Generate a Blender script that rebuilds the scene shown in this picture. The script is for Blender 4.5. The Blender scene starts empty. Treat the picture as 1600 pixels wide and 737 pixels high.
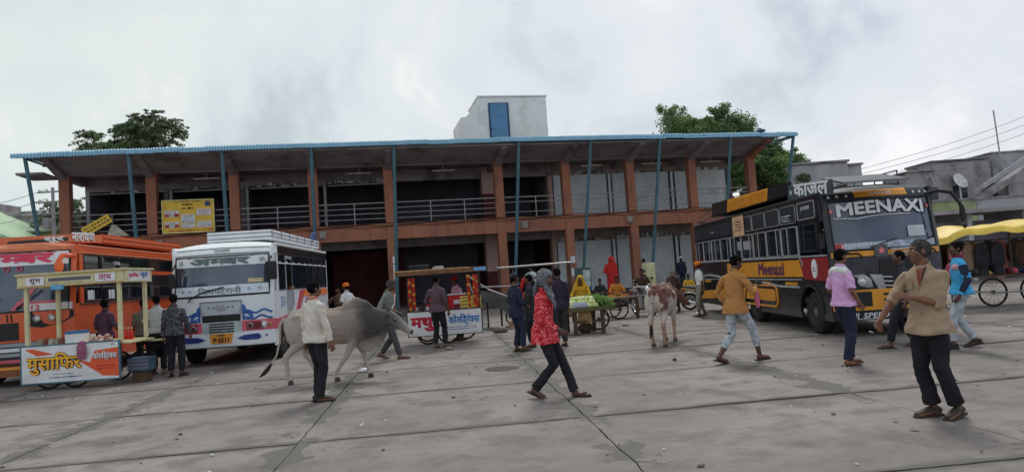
import bpy, bmesh, math, random
import numpy as np
from mathutils import Vector, Matrix, Euler, noise
random.seed(7); np.random.seed(7)
R = math.radians
sc = bpy.context.scene
col = sc.collection
# ------------------------------------------------------------------ camera
cd = bpy.data.cameras.new('camera'); cam = bpy.data.objects.new('camera', cd); col.objects.link(cam)
sc.camera = cam
cd.sensor_width = 36.0; cd.lens = 1084.29/1600*36.0; cd.clip_end = 1000; cd.clip_start = 0.1
_p, _r = .0554, -.0674
_f = Vector((0, math.cos(_p), math.sin(_p))); _rt = Vector((1, 0, 0)); _u = _rt.cross(_f)
_X = _rt*math.cos(_r)+_u*math.sin(_r); _Y = -_rt*math.sin(_r)+_u*math.cos(_r)
cam.matrix_world = Matrix(((_X.x,_Y.x,-_f.x,0),(_X.y,_Y.y,-_f.y,0),(_X.z,_Y.z,-_f.z,1.6),(0,0,0,1)))
# ------------------------------------------------------------------ sky, sun, exposure
SUN_EL, SUN_AZ = 52, 12            # degrees; azimuth measured from +Y towards +X
wd = bpy.data.worlds.new('World'); sc.world = wd; wd.use_nodes = True
nt = wd.node_tree; N = nt.nodes; L = nt.links
bg = N['Background']; bg.inputs[1].default_value = 0.1
sky = N.new('ShaderNodeTexSky'); sky.sky_type = 'NISHITA'; sky.sun_disc = False
sky.sun_elevation = R(SUN_EL); sky.sun_rotation = R(SUN_AZ); sky.air_density = 1.0; sky.dust_density = 3.0
tc = N.new('ShaderNodeTexCoord')
sep = N.new('ShaderNodeSeparateXYZ'); L.new(tc.outputs['Generated'], sep.inputs[0])
mp = N.new('ShaderNodeMapping'); mp.inputs['Scale'].default_value = (1.0, 1.0, 1.3); mp.inputs['Location'].default_value = (1.7, 6.2, 3.1); mp.inputs['Rotation'].default_value = (0, 0, .15)
L.new(tc.outputs['Generated'], mp.inputs[0])
n1 = N.new('ShaderNodeTexNoise'); n1.inputs['Scale'].default_value = 3.0; n1.inputs['Detail'].default_value = 7; n1.inputs['Roughness'].default_value = .56
n1.inputs['Distortion'].default_value = .35; L.new(mp.outputs[0], n1.inputs[0])
cr = N.new('ShaderNodeValToRGB'); L.new(n1.outputs[0], cr.inputs[0])
cr.color_ramp.elements[0].position = .41; cr.color_ramp.elements[0].color = (4.0, 4.45, 4.7, 1)
cr.color_ramp.elements[1].position = .70; cr.color_ramp.elements[1].color = (7.5, 7.5, 7.2, 1)
e = cr.color_ramp.elements.new(.50); e.color = (5.3, 5.75, 5.9, 1)
e = cr.color_ramp.elements.new(.60); e.color = (5.95, 6.2, 6.1, 1)
# broad drift of the cloud cover: cooler and lavender to the right, greenish white to the left
mr = N.new('ShaderNodeMapRange'); mr.inputs['From Min'].default_value = -.6; mr.inputs['From Max'].default_value = .7
L.new(sep.outputs[0], mr.inputs[0])
tint = N.new('ShaderNodeMixRGB'); L.new(mr.outputs[0], tint.inputs[0])
tint.inputs[1].default_value = (.965, .995, .97, 1); tint.inputs[2].default_value = (.95, .94, 1.02, 1)
mul = N.new('ShaderNodeMixRGB'); mul.blend_type = 'MULTIPLY'; mul.inputs[0].default_value = 1
L.new(cr.outputs[0], mul.inputs[1]); L.new(tint.outputs[0], mul.inputs[2])
mix = N.new('ShaderNodeMixRGB'); mix.inputs[0].default_value = .92
L.new(sky.outputs[0], mix.inputs[1]); L.new(mul.outputs[0], mix.inputs[2]); L.new(mix.outputs[0], bg.inputs[0])
sd = bpy.data.lights.new('sun', 'SUN'); sd.energy = 1.2; sd.angle = R(14); sd.color = (1, .96, .9)
so = bpy.data.objects.new('sun', sd); col.objects.link(so)
_az, _el = R(SUN_AZ), R(SUN_EL)
_d = Vector((math.sin(_az)*math.cos(_el), math.cos(_az)*math.cos(_el), math.sin(_el)))
so.rotation_euler = _d.to_track_quat('Z', 'Y').to_euler(); so.location = (0, 0, 40)
sc.view_settings.view_transform = 'Standard'; sc.view_settings.look = 'None'
sc.view_settings.exposure = 0.46; sc.view_settings.gamma = 1.0
# ------------------------------------------------------------------ materials
MATS = {}
def mat(name, c, rough=.7, metal=0., var=.18, scale=6., bump=0., bscale=40., c2=None, dirt=None, alpha=1., spec=.4, coat=0., stretch=None):
    """procedural surface: base colour broken up by two noises, optional second colour / dirt, fine bump"""
    if name in MATS: return MATS[name]
    m = bpy.data.materials.new(name); m.use_nodes = True; MATS[name] = m
    t = m.node_tree; n = t.nodes; l = t.links; b = n['Principled BSDF']
    b.inputs['Roughness'].default_value = rough; b.inputs['Metallic'].default_value = metal
    b.inputs['Specular IOR Level'].default_value = spec; b.inputs['Coat Weight'].default_value = coat
    co = n.new('ShaderNodeTexCoord'); src = co.outputs['Object']
    if stretch:
        mm = n.new('ShaderNodeMapping'); mm.inputs['Scale'].default_value = stretch; l.new(src, mm.inputs[0]); src = mm.outputs[0]
    a = n.new('ShaderNodeTexNoise'); a.inputs['Scale'].default_value = scale; a.inputs['Detail'].default_value = 5; l.new(src, a.inputs[0])
    r = n.new('ShaderNodeValToRGB'); l.new(a.outputs[0], r.inputs[0])
    c = tuple(c); d2 = c2 if c2 else tuple(min(1, x*(1+var)) for x in c)
    r.color_ramp.elements[0].position = .36; r.color_ramp.elements[0].color = tuple(x*(1-var) for x in c)+(1,)
    r.color_ramp.elements[1].position = .66; r.color_ramp.elements[1].color = tuple(d2)+(1,)
    out = r.outputs[0]
    if dirt:
        dc, lo, hi, ds = dirt
        g = n.new('ShaderNodeTexNoise'); g.inputs['Scale'].default_value = ds; g.inputs['Detail'].default_value = 8; g.inputs['Roughness'].default_value = .65
        l.new(src, g.inputs[0])
        q = n.new('ShaderNodeMapRange'); q.inputs['From Min'].default_value = lo; q.inputs['From Max'].default_value = hi; l.new(g.outputs[0], q.inputs[0])
        x = n.new('ShaderNodeMixRGB'); l.new(q.outputs[0], x.inputs[0]); l.new(out, x.inputs[1]); x.inputs[2].default_value = tuple(dc)+(1,)
        out = x.outputs[0]
    l.new(out, b.inputs['Base Color'])
    if bump:
        g = n.new('ShaderNodeTexNoise'); g.inputs['Scale'].default_value = bscale; g.inputs['Detail'].default_value = 4; l.new(src, g.inputs[0])
        k = n.new('ShaderNodeBump'); k.inputs['Strength'].default_value = bump; k.inputs['Distance'].default_value = .02
        l.new(g.outputs[0], k.inputs['Height']); l.new(k.outputs[0], b.inputs['Normal'])
    if alpha < 1: b.inputs['Alpha'].default_value = alpha
    return m
def srgb(r, g, b):
    f = lambda x: ((x/255+.055)/1.055)**2.4 if x > 10 else x/255/12.92
    return (f(r), f(g), f(b))
# ------------------------------------------------------------------ mesh helpers
class MB:
    def __init__(s): s.v = []; s.f = []; s.mi = []; s.cur = 0
    def add(s, vs, fs):
        o = len(s.v); s.v += [tuple(v) for v in vs]; s.f += [tuple(i+o for i in f) for f in fs]; s.mi += [s.cur]*len(fs); return s
    def box(s, x0, x1, y0, y1, z0, z1, M=None):
        vs = [Vector((x, y, z)) for x in (x0, x1) for y in (y0, y1) for z in (z0, z1)]
        if M is not None: vs = [M @ v for v in vs]
        return s.add(vs, [(0,1,3,2),(4,6,7,5),(0,4,5,1),(2,3,7,6),(0,2,6,4),(1,5,7,3)])
    def prism(s, poly, y0, y1, M=None, axis='y'):
        """poly in (x,z) extruded along y (axis y), (x,y) along z (axis z), (y,z) along x (axis x)"""
        n = len(poly)
        def P(a, b, t): return Vector({'y': (a, t, b), 'z': (a, b, t), 'x': (t, a, b)}[axis])
        vs = [P(a, b, y0) for a, b in poly]+[P(a, b, y1) for a, b in poly]
        if M is not None: vs = [M @ v for v in vs]
        fs = [tuple(range(n))[::-1], tuple(range(n, 2*n))]+[(i, (i+1) % n, n+(i+1) % n, n+i) for i in range(n)]
        return s.add(vs, fs)
    def tube(s, pts, rad, n=8, cap=True, ell=None, side=None):
        pts = [Vector(p) for p in pts]
        if not hasattr(rad, '__len__'): rad = [rad]*len(pts)
        K = len(pts); rings = []
        t0 = (pts[1]-pts[0]).normalized()
        ref = Vector(side) if side is not None else (Vector((0, 0, 1)) if abs(t0.z) < .9 else Vector((1, 0, 0)))
        nx = (ref - t0*ref.dot(t0)).normalized()
        for i, p in enumerate(pts):
            t = (pts[min(i+1, K-1)]-pts[max(i-1, 0)])
            t = t.normalized() if t.length > 1e-7 else t0
            nx = (nx - t*nx.dot(t))
            nx = nx.normalized() if nx.length > 1e-6 else t.orthogonal().normalized()
            ny = t.cross(nx); r = rad[i]; ra, rb = (r if hasattr(r, '__len__') else (r, r))
            rings.append([p+nx*ra*math.cos(2*math.pi*k/n)+ny*rb*math.sin(2*math.pi*k/n) for k in range(n)])
        vs = [v for r_ in rings for v in r_]
        fs = [(i*n+k, i*n+(k+1) % n, (i+1)*n+(k+1) % n, (i+1)*n+k) for i in range(K-1) for k in range(n)]
        if cap: fs += [tuple(range(n))[::-1], tuple((K-1)*n+k for k in range(n))]
        return s.add(vs, fs)
    def ring(s, c, rad, t, n=20, m=6, M=None, axis='x'):
        """torus"""
        vs = []; fs = []
        for i in range(n):
            a = 2*math.pi*i/n
            for j in range(m):
                b = 2*math.pi*j/m; rr = rad+t*math.cos(b); w = t*math.sin(b)
                p = {'x': (w, rr*math.cos(a), rr*math.sin(a)), 'y': (rr*math.cos(a), w, rr*math.sin(a)), 'z': (rr*math.cos(a), rr*math.sin(a), w)}[axis]
                p = Vector(p)+Vector(c); vs.append(M @ p if M is not None else p)
                fs.append((i*m+j, ((i+1) % n)*m+j, ((i+1) % n)*m+(j+1) % m, i*m+(j+1) % m))
        return s.add(vs, fs)
    def lathe(s, prof, c=(0, 0, 0), n=16, M=None, axis='z'):
        vs = []; K = len(prof)
        for r, h in prof:
            for k in range(n):
                a = 2*math.pi*k/n; x, y = r*math.cos(a), r*math.sin(a)
                p = {'z': (x, y, h), 'x': (h, x, y), 'y': (x, h, y)}[axis]
                p = Vector(p)+Vector(c); vs.append(M @ p if M is not None else p)
        fs = [(i*n+k, i*n+(k+1) % n, (i+1)*n+(k+1) % n, (i+1)*n+k) for i in range(K-1) for k in range(n)]
        fs += [tuple(range(n))[::-1], tuple((K-1)*n+k for k in range(n))]
        return s.add(vs, fs)
    def ball(s, c, r, n=10, M=None, fn=None):
        r = r if hasattr(r, '__len__') else (r, r, r); vs = []; m = max(4, n//2+1); fs = []
        for i in range(m+1):
            th = math.pi*i/m
            for k in range(n):
                ph = 2*math.pi*k/n; d = Vector((math.sin(th)*math.cos(ph), math.sin(th)*math.sin(ph), math.cos(th)))
                q = fn(d) if fn else 1.
                p = Vector((d.x*r[0]*q, d.y*r[1]*q, d.z*r[2]*q))+Vector(c); vs.append(M @ p if M is not None else p)
        fs = [(i*n+k, (i+1)*n+k, (i+1)*n+(k+1) % n, i*n+(k+1) % n) for i in range(m) for k in range(n)]
        return s.add(vs, fs)
    def grid(s, fn, nu, nv):
        vs = [fn(i/nu, j/nv) for i in range(nu+1) for j in range(nv+1)]
        return s.add(vs, [(i*(nv+1)+j, (i+1)*(nv+1)+j, (i+1)*(nv+1)+j+1, i*(nv+1)+j+1) for i in range(nu) for j in range(nv)])
    def mesh(s, name, smooth=False, bevel=0, weld=False):
        me = bpy.data.meshes.new(name); me.from_pydata(s.v, [], s.f); me.update()
        if any(s.mi): me.polygons.foreach_set('material_index', s.mi)
        if bevel or weld or smooth:
            bm = bmesh.new(); bm.from_mesh(me)
            if smooth or weld: bmesh.ops.remove_doubles(bm, verts=bm.verts, dist=1e-5)
            bmesh.ops.recalc_face_normals(bm, faces=bm.faces)
            if bevel:
                ed = [e_ for e_ in bm.edges if len(e_.link_faces) == 2 and e_.calc_face_angle(0) > .5]
                bmesh.ops.bevel(bm, geom=ed, offset=bevel, segments=1, affect='EDGES')
            if smooth:
                for f in bm.faces: f.smooth = True
                for e_ in bm.edges:
                    if len(e_.link_faces) == 2 and e_.calc_face_angle(0) > R(50): e_.smooth = False
            bm.to_mesh(me); bm.free()
        else:
            bm = bmesh.new(); bm.from_mesh(me); bmesh.ops.recalc_face_normals(bm, faces=bm.faces); bm.to_mesh(me); bm.free()
        return me
def link(name, me, m, parent=None, loc=None, rot=None):
    o = bpy.data.objects.new(name, me); col.objects.link(o)
    ms = m if isinstance(m, (list, tuple)) else [m]
    if me is not None and len(me.materials) == 0:
        for q in ms: me.materials.append(q)
    if parent is not None: o.parent = parent
    if loc is not None: o.location = loc
    if rot is not None: o.rotation_euler = rot
    return o
def obj(name, mb, m, parent=None, smooth=False, bevel=0, **k):
    return link(name, mb.mesh(name, smooth, bevel), m, parent, **k)
def tag(o, label=None, cat=None, group=None, kind=None):
    if label: o['label'] = label
    if cat: o['category'] = cat
    if group: o['group'] = group
    if kind: o['kind'] = kind
    return o
def thing(name, label, cat, loc=(0, 0, 0), rz=0, group=None):
    o = bpy.data.objects.new(name, None); col.objects.link(o); o.empty_display_size = .2
    o.location = loc; o.rotation_euler = (0, 0, rz); return tag(o, label, cat, group)
def copy_tree(o, parent=None):
    c = o.copy(); col.objects.link(c); c.parent = parent
    for ch in list(o.children): copy_tree(ch, c)
    return c
def remesh(mb, vox, smooth=2, disp=None, name='mesh'):
    """fuse overlapping closed shapes into one continuous skin"""
    me = mb.mesh(name, weld=True)
    o = bpy.data.objects.new('tmp', me); col.objects.link(o)
    r = o.modifiers.new('r', 'REMESH'); r.mode = 'VOXEL'; r.voxel_size = vox; r.use_smooth_shade = True
    if smooth:
        s_ = o.modifiers.new('s', 'SMOOTH'); s_.factor = .5; s_.iterations = smooth
    dg = bpy.context.evaluated_depsgraph_get(); dg.update()
    out = bpy.data.meshes.new_from_object(o.evaluated_get(dg)); bpy.data.objects.remove(o); bpy.data.meshes.remove(me)
    n = len(out.vertices)
    if disp and n:
        co = np.empty(n*3); out.vertices.foreach_get('co', co); co = co.reshape(-1, 3)
        no = np.empty(n*3); out.vertex_normals.foreach_get('vector', no); no = no.reshape(-1, 3)
        out.vertices.foreach_set('co', (co+no*disp(co)[:, None]).ravel()); out.update()
    out.materials.clear(); return out
def wrinkle(amp, fx=14, fz=26, seed=0):
    """cheap fold field: warped sines over the garment"""
    rs = np.random.RandomState(seed); p = rs.rand(8)*6.28
    def f(c):
        x, y, z = c[:, 0], c[:, 1], c[:, 2]
        w = .06*np.sin(9*z+p[0]+5*x)+.05*np.sin(11*x+7*y+p[1])
        a = np.sin(fx*(x+y*.6+w)+fz*.45*z+p[2])*np.sin(fz*(z+w)+8*y+p[3])
        b = np.sin(fx*1.7*(y-x+w)+p[4]-fz*.6*z)*np.sin(fz*.7*z+p[5]+9*x)
        return amp*(.6*a+.5*b)
    return f
# ------------------------------------------------------------------ lettering (flat print on signs)
def lettering(name, runs, w, h, m, parent, M, bold=.0, depth=.004, z=0., fit=True):
    """runs: list of strings; one starting with '~' is a half letter (its stem is cut off). M places the text plane (x right, y up)"""
    parts = []; x = 0
    dg = None
    for r_ in runs:
        half = r_.startswith('~'); s_ = r_.lstrip('~')
        c = bpy.data.curves.new('t', 'FONT'); c.body = s_; c.resolution_u = 2; c.offset = 0 if bold > .014 else bold; c.fill_mode = 'FRONT'
        o = bpy.data.objects.new('t', c); col.objects.link(o)
        dg = bpy.context.evaluated_depsgraph_get(); dg.update()
        me = bpy.data.meshes.new_from_object(o.evaluated_get(dg)); bpy.data.objects.remove(o); bpy.data.curves.remove(c)
        bm = bmesh.new(); bm.from_mesh(me); bpy.data.meshes.remove(me)
        if not bm.verts: bm.free(); x += .3; continue
        x1 = max(v.co.x for v in bm.verts); x0 = min(v.co.x for v in bm.verts)
        if half:
            cut = x1-.17
            bmesh.ops.bisect_plane(bm, geom=bm.verts[:]+bm.edges[:]+bm.faces[:], plane_co=(cut, 0, 0), plane_no=(1, 0, 0), clear_outer=True)
            x1 = cut
        adv = x1-x0+(.0 if any('\u0900' <= ch <= '\u097f' for ch in s_) else .06)
        parts.append((bm, x-x0)); x += adv
    vs = []; fs = []
    for bm, dx in parts:
        bm.verts.index_update(); o_ = len(vs)
        vs += [(v.co.x+dx, v.co.y) for v in bm.verts]; fs += [tuple(v.index+o_ for v in f.verts) for f in bm.faces]; bm.free()
    if bold > .014:        # heavier strokes: shifted copies, each a hair in front of the last
        k_ = bold; base = [(a, b, 0) for a, b in vs]; nb = len(base); F0 = list(fs); vs = list(base); fs = list(F0)
        for q, (dx, dy) in enumerate(((k_, 0), (-k_, 0), (0, k_), (0, -k_), (k_*.7, k_*.7), (-k_*.7, -k_*.7), (k_*.7, -k_*.7), (-k_*.7, k_*.7))):
            o_ = len(vs); vs += [(a+dx, b+dy, .0004*(q+1)) for a, b, _ in base]; fs += [tuple(i+o_ for i in f) for f in F0]
    else: vs = [(a, b, 0) for a, b in vs]
    X0 = min(v[0] for v in vs); X1 = max(v[0] for v in vs); Y0 = min(v[1] for v in vs); Y1 = max(v[1] for v in vs)
    sx = w/(X1-X0); sy = h/(Y1-Y0)
    if not fit: sx = sy = min(sx, sy)
    vv = [M @ Vector(((a-(X0+X1)/2)*sx, (b-(Y0+Y1)/2)*sy, z+c_)) for a, b, c_ in vs]
    me = bpy.data.meshes.new(name); me.from_pydata(vv, [], fs); me.update()
    return link(name, me, m, parent)
def XF(o, xdir, ydir):
    """matrix with origin o, text x axis, text y axis"""
    x = Vector(xdir).normalized(); y = Vector(ydir); y = (y-x*y.dot(x)).normalized(); z = x.cross(y)
    return Matrix(((x.x, y.x, z.x, o[0]), (x.y, y.y, z.y, o[1]), (x.z, y.z, z.z, o[2]), (0, 0, 0, 1)))
def scribble(name, w, h, rows, m, parent, M, seed=1, z=0.002):
    """unreadable small print: rows of short irregular strokes"""
    rs = random.Random(seed); mb = MB()
    for r_ in range(rows):
        y = h/2-(r_+.5)*h/rows; x = -w/2+rs.random()*w*.06; end = w/2-rs.random()*w*.15
        while x < end:
            l_ = h/rows*rs.uniform(.3, .9); t = h/rows*rs.uniform(.12, .28)
            mb.add([M @ Vector((x, y-t, z)), M @ Vector((x+l_, y-t*.7, z)), M @ Vector((x+l_, y+t*.8, z)), M @ Vector((x, y+t, z))], [(0, 1, 2, 3)])
            x += l_+h/rows*rs.uniform(.15, .35)
    o = obj(name, mb, m, parent)
    if len(mb.f) > 1: o['kind'] = 'stuff'
    return o
# ================================================================== SETTING: yard of cast concrete slabs
GA = .112                                   # the slab grid is turned by this angle
gc, gs = math.cos(GA), math.sin(GA)
GX0, GY0, GSX, GSY = 1.53, 7.55, 3.07, 2.75
def G2W(a, b): return (gc*a-gs*b, gs*a+gc*b)
def ground_mat():
    m = bpy.data.materials.new('yard_concrete'); m.use_nodes = True
    t = m.node_tree; n = t.nodes; l = t.links; b = n['Principled BSDF']
    b.inputs['Roughness'].default_value = .82; b.inputs['Specular IOR Level'].default_value = .12
    g = n.new('ShaderNodeNewGeometry')
    mp_ = n.new('ShaderNodeMapping'); mp_.vector_type = 'TEXTURE'; mp_.inputs['Rotation'].default_value = (0, 0, GA); l.new(g.outputs['Position'], mp_.inputs[0])
    def noise_(s, d, rough=.6, src=mp_.outputs[0]):
        q = n.new('ShaderNodeTexNoise'); q.inputs['Scale'].default_value = s; q.inputs['Detail'].default_value = d; q.inputs['Roughness'].default_value = rough; l.new(src, q.inputs[0]); return q.outputs[0]
    def math_(op, a, b_, c=None, clamp=False):
        q = n.new('ShaderNodeMath'); q.operation = op; q.use_clamp = clamp
        for i, x in enumerate((a, b_, c)):
            if x is None: continue
            if isinstance(x, (int, float)): q.inputs[i].default_value = x
            else: l.new(x, q.inputs[i])
        return q.outputs[0]
    def ramp(src, lo, hi):
        q = n.new('ShaderNodeMapRange'); q.interpolation_type = 'SMOOTHSTEP'; q.inputs['From Min'].default_value = lo; q.inputs['From Max'].default_value = hi; l.new(src, q.inputs[0]); return q.outputs[0]
    def mixc(f, a, b_):
        q = n.new('ShaderNodeMixRGB')
        l.new(f, q.inputs[0])
        for i, x in ((1, a), (2, b_)):
            if isinstance(x, tuple): q.inputs[i].default_value = x+(1,)
            else: l.new(x, q.inputs[i])
        return q.outputs[0]
    sx = n.new('ShaderNodeSeparateXYZ'); l.new(mp_.outputs[0], sx.inputs[0])
    def jd(c, o, s):
        a = math_('DIVIDE', math_('SUBTRACT', c, o), s); a = math_('ABSOLUTE', math_('SUBTRACT', math_('FRACT', math_('ADD', a, .5), 0), .5), 0)
        return math_('MULTIPLY', a, s)
    wob = math_('MULTIPLY', math_('SUBTRACT', noise_(1.6, 5), .5), .5)
    dx = math_('ABSOLUTE', math_('ADD', jd(sx.outputs[0], GX0, GSX), wob), 0)
    dy = math_('ABSOLUTE', math_('ADD', jd(sx.outputs[1], GY0, GSY), math_('MULTIPLY', wob, .45)), 0)
    big = noise_(.35, 6); mid = noise_(1.7, 8, .7); fine = noise_(28, 4, .7)
    c = mixc(ramp(big, .38, .64), (.218, .192, .178), (.295, .260, .242))
    c = mixc(ramp(mid, .44, .64), c, (.172, .150, .140))
    c = mixc(math_('MULTIPLY', ramp(fine, .52, .75), .25), c, (.12, .11, .105))
    sm = n.new('ShaderNodeMapping'); sm.inputs['Scale'].default_value = (.35, 3.2, 1); sm.inputs['Rotation'].default_value = (0, 0, .5); l.new(mp_.outputs[0], sm.inputs[0])
    c = mixc(math_('MULTIPLY', ramp(noise_(1.5, 7, .7, sm.outputs[0]), .52, .66), .30), c, (.14, .122, .112))
    c = mixc(math_('MULTIPLY', ramp(noise_(7, 6, .75), .55, .68), .30), c, (.33, .295, .27))
    # washed-out mortar and damp grime along the joints, in patches
    st = noise_(.55, 7, .65)
    wob2 = math_('MULTIPLY', math_('SUBTRACT', noise_(2.3, 4), .5), 1.1)
    dx2 = math_('ABSOLUTE', math_('ADD', jd(sx.outputs[0], GX0, GSX), wob2), 0)
    m1 = math_('MULTIPLY', math_('SUBTRACT', 1., ramp(dx2, .16, .20)), ramp(st, .44, .47))
    m1 = math_('MULTIPLY', m1, math_('SUBTRACT', 1., ramp(jd(sx.outputs[0], GX0, GSX), .30, .50)))
    m2 = math_('MULTIPLY', math_('SUBTRACT', 1., ramp(dy, .05, .13)), ramp(noise_(.9, 6, .7), .36, .50))
    c = mixc(math_('MULTIPLY', math_('MAXIMUM', m1, m2), .85), c, (.125, .122, .105))
    # oily spots
    c = mixc(math_('MULTIPLY', ramp(noise_(.42, 6, .65), .56, .70), .42), c, (.11, .10, .098))
    sp = n.new('ShaderNodeTexVoronoi'); sp.inputs['Scale'].default_value = 1.3; l.new(mp_.outputs[0], sp.inputs[0])
    c = mixc(math_('MULTIPLY', math_('SUBTRACT', 1., ramp(sp.outputs['Distance'], .015, .05)), .55), c, (.09, .08, .075))
    l.new(c, b.inputs['Base Color'])
    k = n.new('ShaderNodeBump'); k.inputs['Strength'].default_value = .35; k.inputs['Distance'].default_value = .02
    l.new(math_('ADD', math_('MULTIPLY', noise_(60, 5, .7), .5), noise_(4, 5)), k.inputs['Height']); l.new(k.outputs[0], b.inputs['Normal'])
    rr = n.new('ShaderNodeMapRange'); rr.inputs['To Min'].default_value = .9; rr.inputs['To Max'].default_value = .62; l.new(mid, rr.inputs[0]); l.new(rr.outputs[0], b.inputs['Roughness'])
    return m
M_YARD = ground_mat()
M_SOIL = mat('joint_dirt', (.060, .054, .048), rough=.95, var=.4, scale=3, bump=.6)
gm = MB()
gm.grid(lambda a, b: Vector((-260+520*a, -30+460*b, -.022)), 8, 8)
ground = tag(obj('ground', gm, M_SOIL), kind='structure')
yard = MB()
# farther yard, beyond the slabs one can pick out
def G(a, b, z): x, y = G2W(a, b); return Vector((x, y, z))
NI, NJ = (-8, 7), (-3, 6)                  # slab index ranges
j1 = GY0+GSY*(NJ[1]); X0_, X1_ = GX0+GSX*NI[0], GX0+GSX*NI[1]; y0_ = GY0+GSY*NJ[0]
for a0, a1, b0, b1 in ((-120, 120, j1+.01, 200), (-120, X0_-.01, y0_, j1-.02), (X1_+.01, 120, y0_, j1-.02), (-120, 120, -20, y0_-.02)):
    yard.add([G(a0, b0, 0), G(a1, b0, 0), G(a1, b1, 0), G(a0, b1, 0)], [(0, 1, 2, 3)])
o = obj('yard_paving', yard, M_YARD, ground)
rs = random.Random(4)
def slab(i, j):
    """one cast slab: wavering, chipped edges, thickness, slight tilt"""
    x0, x1 = GX0+GSX*i, GX0+GSX*(i+1); y0, y1 = GY0+GSY*j, GY0+GSY*(j+1)
    near = j < 4
    n_ = 26 if near else 10
    pts = []
    gap = lambda: (.014 if near else .018)
    def edge(ax, ay, bx, by, inx, iny):
        gv = gap()*(.35 if iny == 0 else 1)
        for k in range(n_):
            t = k/n_; x = ax+(bx-ax)*t; y = ay+(by-ay)*t
            w = noise.noise(Vector((x*2.1, y*2.1, 3)))*.03+noise.noise(Vector((x*7, y*7, 9)))*.012
            ch = max(0, noise.noise(Vector((x*.9+inx*5, y*.9+iny*7, 1.7)))-.15)*.07+max(0, noise.noise(Vector((x*4+inx, y*4+iny, 5)))-.3)*.06
            g_ = gv+ch*(.5 if iny == 0 else 1)+.002
            # wander belongs to the joint (shared by both slabs), chips to this slab
            pts.append((x+(w if iny == 0 else 0)+inx*g_, y+(w if inx == 0 else 0)+iny*g_))
    edge(x0, y0, x1, y0, 0, 1); edge(x1, y0, x1, y1, -1, 0); edge(x1, y1, x0, y1, 0, -1); edge(x0, y1, x0, y0, 1, 0)
    mb = MB(); z = rs.uniform(-.007, .0); tx, ty = rs.uniform(-.002, .002), rs.uniform(-.002, .002)
    N_ = len(pts); cx, cy = (x0+x1)/2, (y0+y1)/2
    top = [G(a, b, z+(a-cx)*tx+(b-cy)*ty) for a, b in pts]
    ins = [G(cx+(a-cx)*.985, cy+(b-cy)*.985, z+(a-cx)*tx+(b-cy)*ty+.004) for a, b in pts]
    bot = [Vector((v.x, v.y, -.03)) for v in top]
    mb.add(ins+top+bot, [tuple(range(N_))]+[(k, (k+1) % N_, N_+(k+1) % N_, N_+k)[::-1] for k in range(N_)]+[(N_+k, N_+(k+1) % N_, 2*N_+(k+1) % N_, 2*N_+k)[::-1] for k in range(N_)])
    obj('concrete_slab', mb, M_YARD, ground)
for j in range(*NJ):
    for i in range(*NI): slab(i, j)
# litter: small paper and plastic scraps, pebbles
lm = MB(); rs = random.Random(11)
for k in range(620):
    x = rs.uniform(-12, 12); y = rs.uniform(5, 26); s_ = rs.uniform(.006, .028)*(1.6 if rs.random() < .06 else 1)
    M = Matrix.Translation((x, y, .008)) @ Euler((rs.uniform(-.3, .3), rs.uniform(-.3, .3), rs.random()*6)).to_matrix().to_4x4()
    lm.cur = rs.choice((0, 0, 1, 1, 2))
    if rs.random() < .5: lm.ball((0, 0, 0), (s_, s_*.8, s_*.5), 5, M)
    else: lm.add([M @ Vector(v) for v in ((-s_, -s_*.6, 0), (s_, -s_*.7, .004), (s_*.8, s_*.6, .012), (-s_*.9, s_*.7, .003))], [(0, 1, 2, 3)])
tag(obj('litter', lm, [mat('scrap_grey', (.16, .14, .12)), mat('scrap_paper', (.55, .53, .5)), mat('scrap_brown', (.16, .09, .06))]),
    'scattered paper scraps and pebbles lying on the concrete yard', 'litter', kind='stuff')
mb = MB(); mb.lathe([(.30, -.02), (.30, .006), (.285, .012), (.0, .012)], n=24); 
for k in range(5): mb.box(-.24+.11*k, -.20+.11*k, -.16, .16, .012, .018)
tag(obj('manhole_cover', mb, mat('old_iron', (.07, .055, .05), rough=.8, bump=.5), loc=(-.32, 12.05, 0)), 'rusty round manhole cover set in the concrete yard', 'manhole cover')
mb = MB(); mb.ball((0, 0, 0), (.035, .03, .03), 8); tag(obj('stone', mb, M_SOIL, loc=(2.55, 11.6, .02)), 'small dark stone behind the striding man in ochre shirt', 'stone')

# ================================================================== TERMINAL BUILDING
bld = thing('terminal_building', 'long two storey bus stand building with brown columns under a blue sheet roof', 'building', (0, 35.69, 0), .2181)
TERRA = mat('brown_paint', srgb(164, 108, 86), rough=.8, var=.12, scale=1.1, dirt=(srgb(118, 84, 74), .47, .70, 2.2), bump=.15, stretch=(1, 1, .3))
TERRA2 = mat('brown_paint_side', srgb(150, 92, 74), rough=.8, var=.1, scale=1.5, dirt=(srgb(95, 66, 58), .52, .72, 1.4))
CONC = mat('bare_concrete', srgb(150, 138, 130), rough=.9, var=.14, scale=1.2, dirt=(srgb(96, 88, 84), .5, .74, .8), bump=.2)
SOFF = mat('soffit_concrete', srgb(142, 134, 136), rough=.95, var=.12, scale=.8, dirt=(srgb(84, 76, 76), .48, .7, .6))
DARK = mat('shop_wall', srgb(112, 106, 118), rough=.9, var=.2, scale=.8)
MAROON = mat('maroon_wall', srgb(84, 38, 36), rough=.85, var=.18, scale=1.1, dirt=(srgb(50, 26, 26), .5, .75, 1.))
PINKW = mat('pinkish_wall', srgb(178, 148, 140), rough=.85, var=.1)
SHUT = mat('shutter_steel', srgb(206, 212, 216), rough=.5, metal=.0, var=.06, scale=2, dirt=(srgb(160, 158, 154), .55, .8, 1.5))
STEEL = mat('rail_steel', srgb(150, 150, 152), rough=.4, metal=.5, var=.2, scale=9, dirt=(srgb(100, 80, 70), .6, .75, 6))
BLACKP = mat('black_paint', (.015, .015, .017), rough=.5, var=.3)
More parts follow.
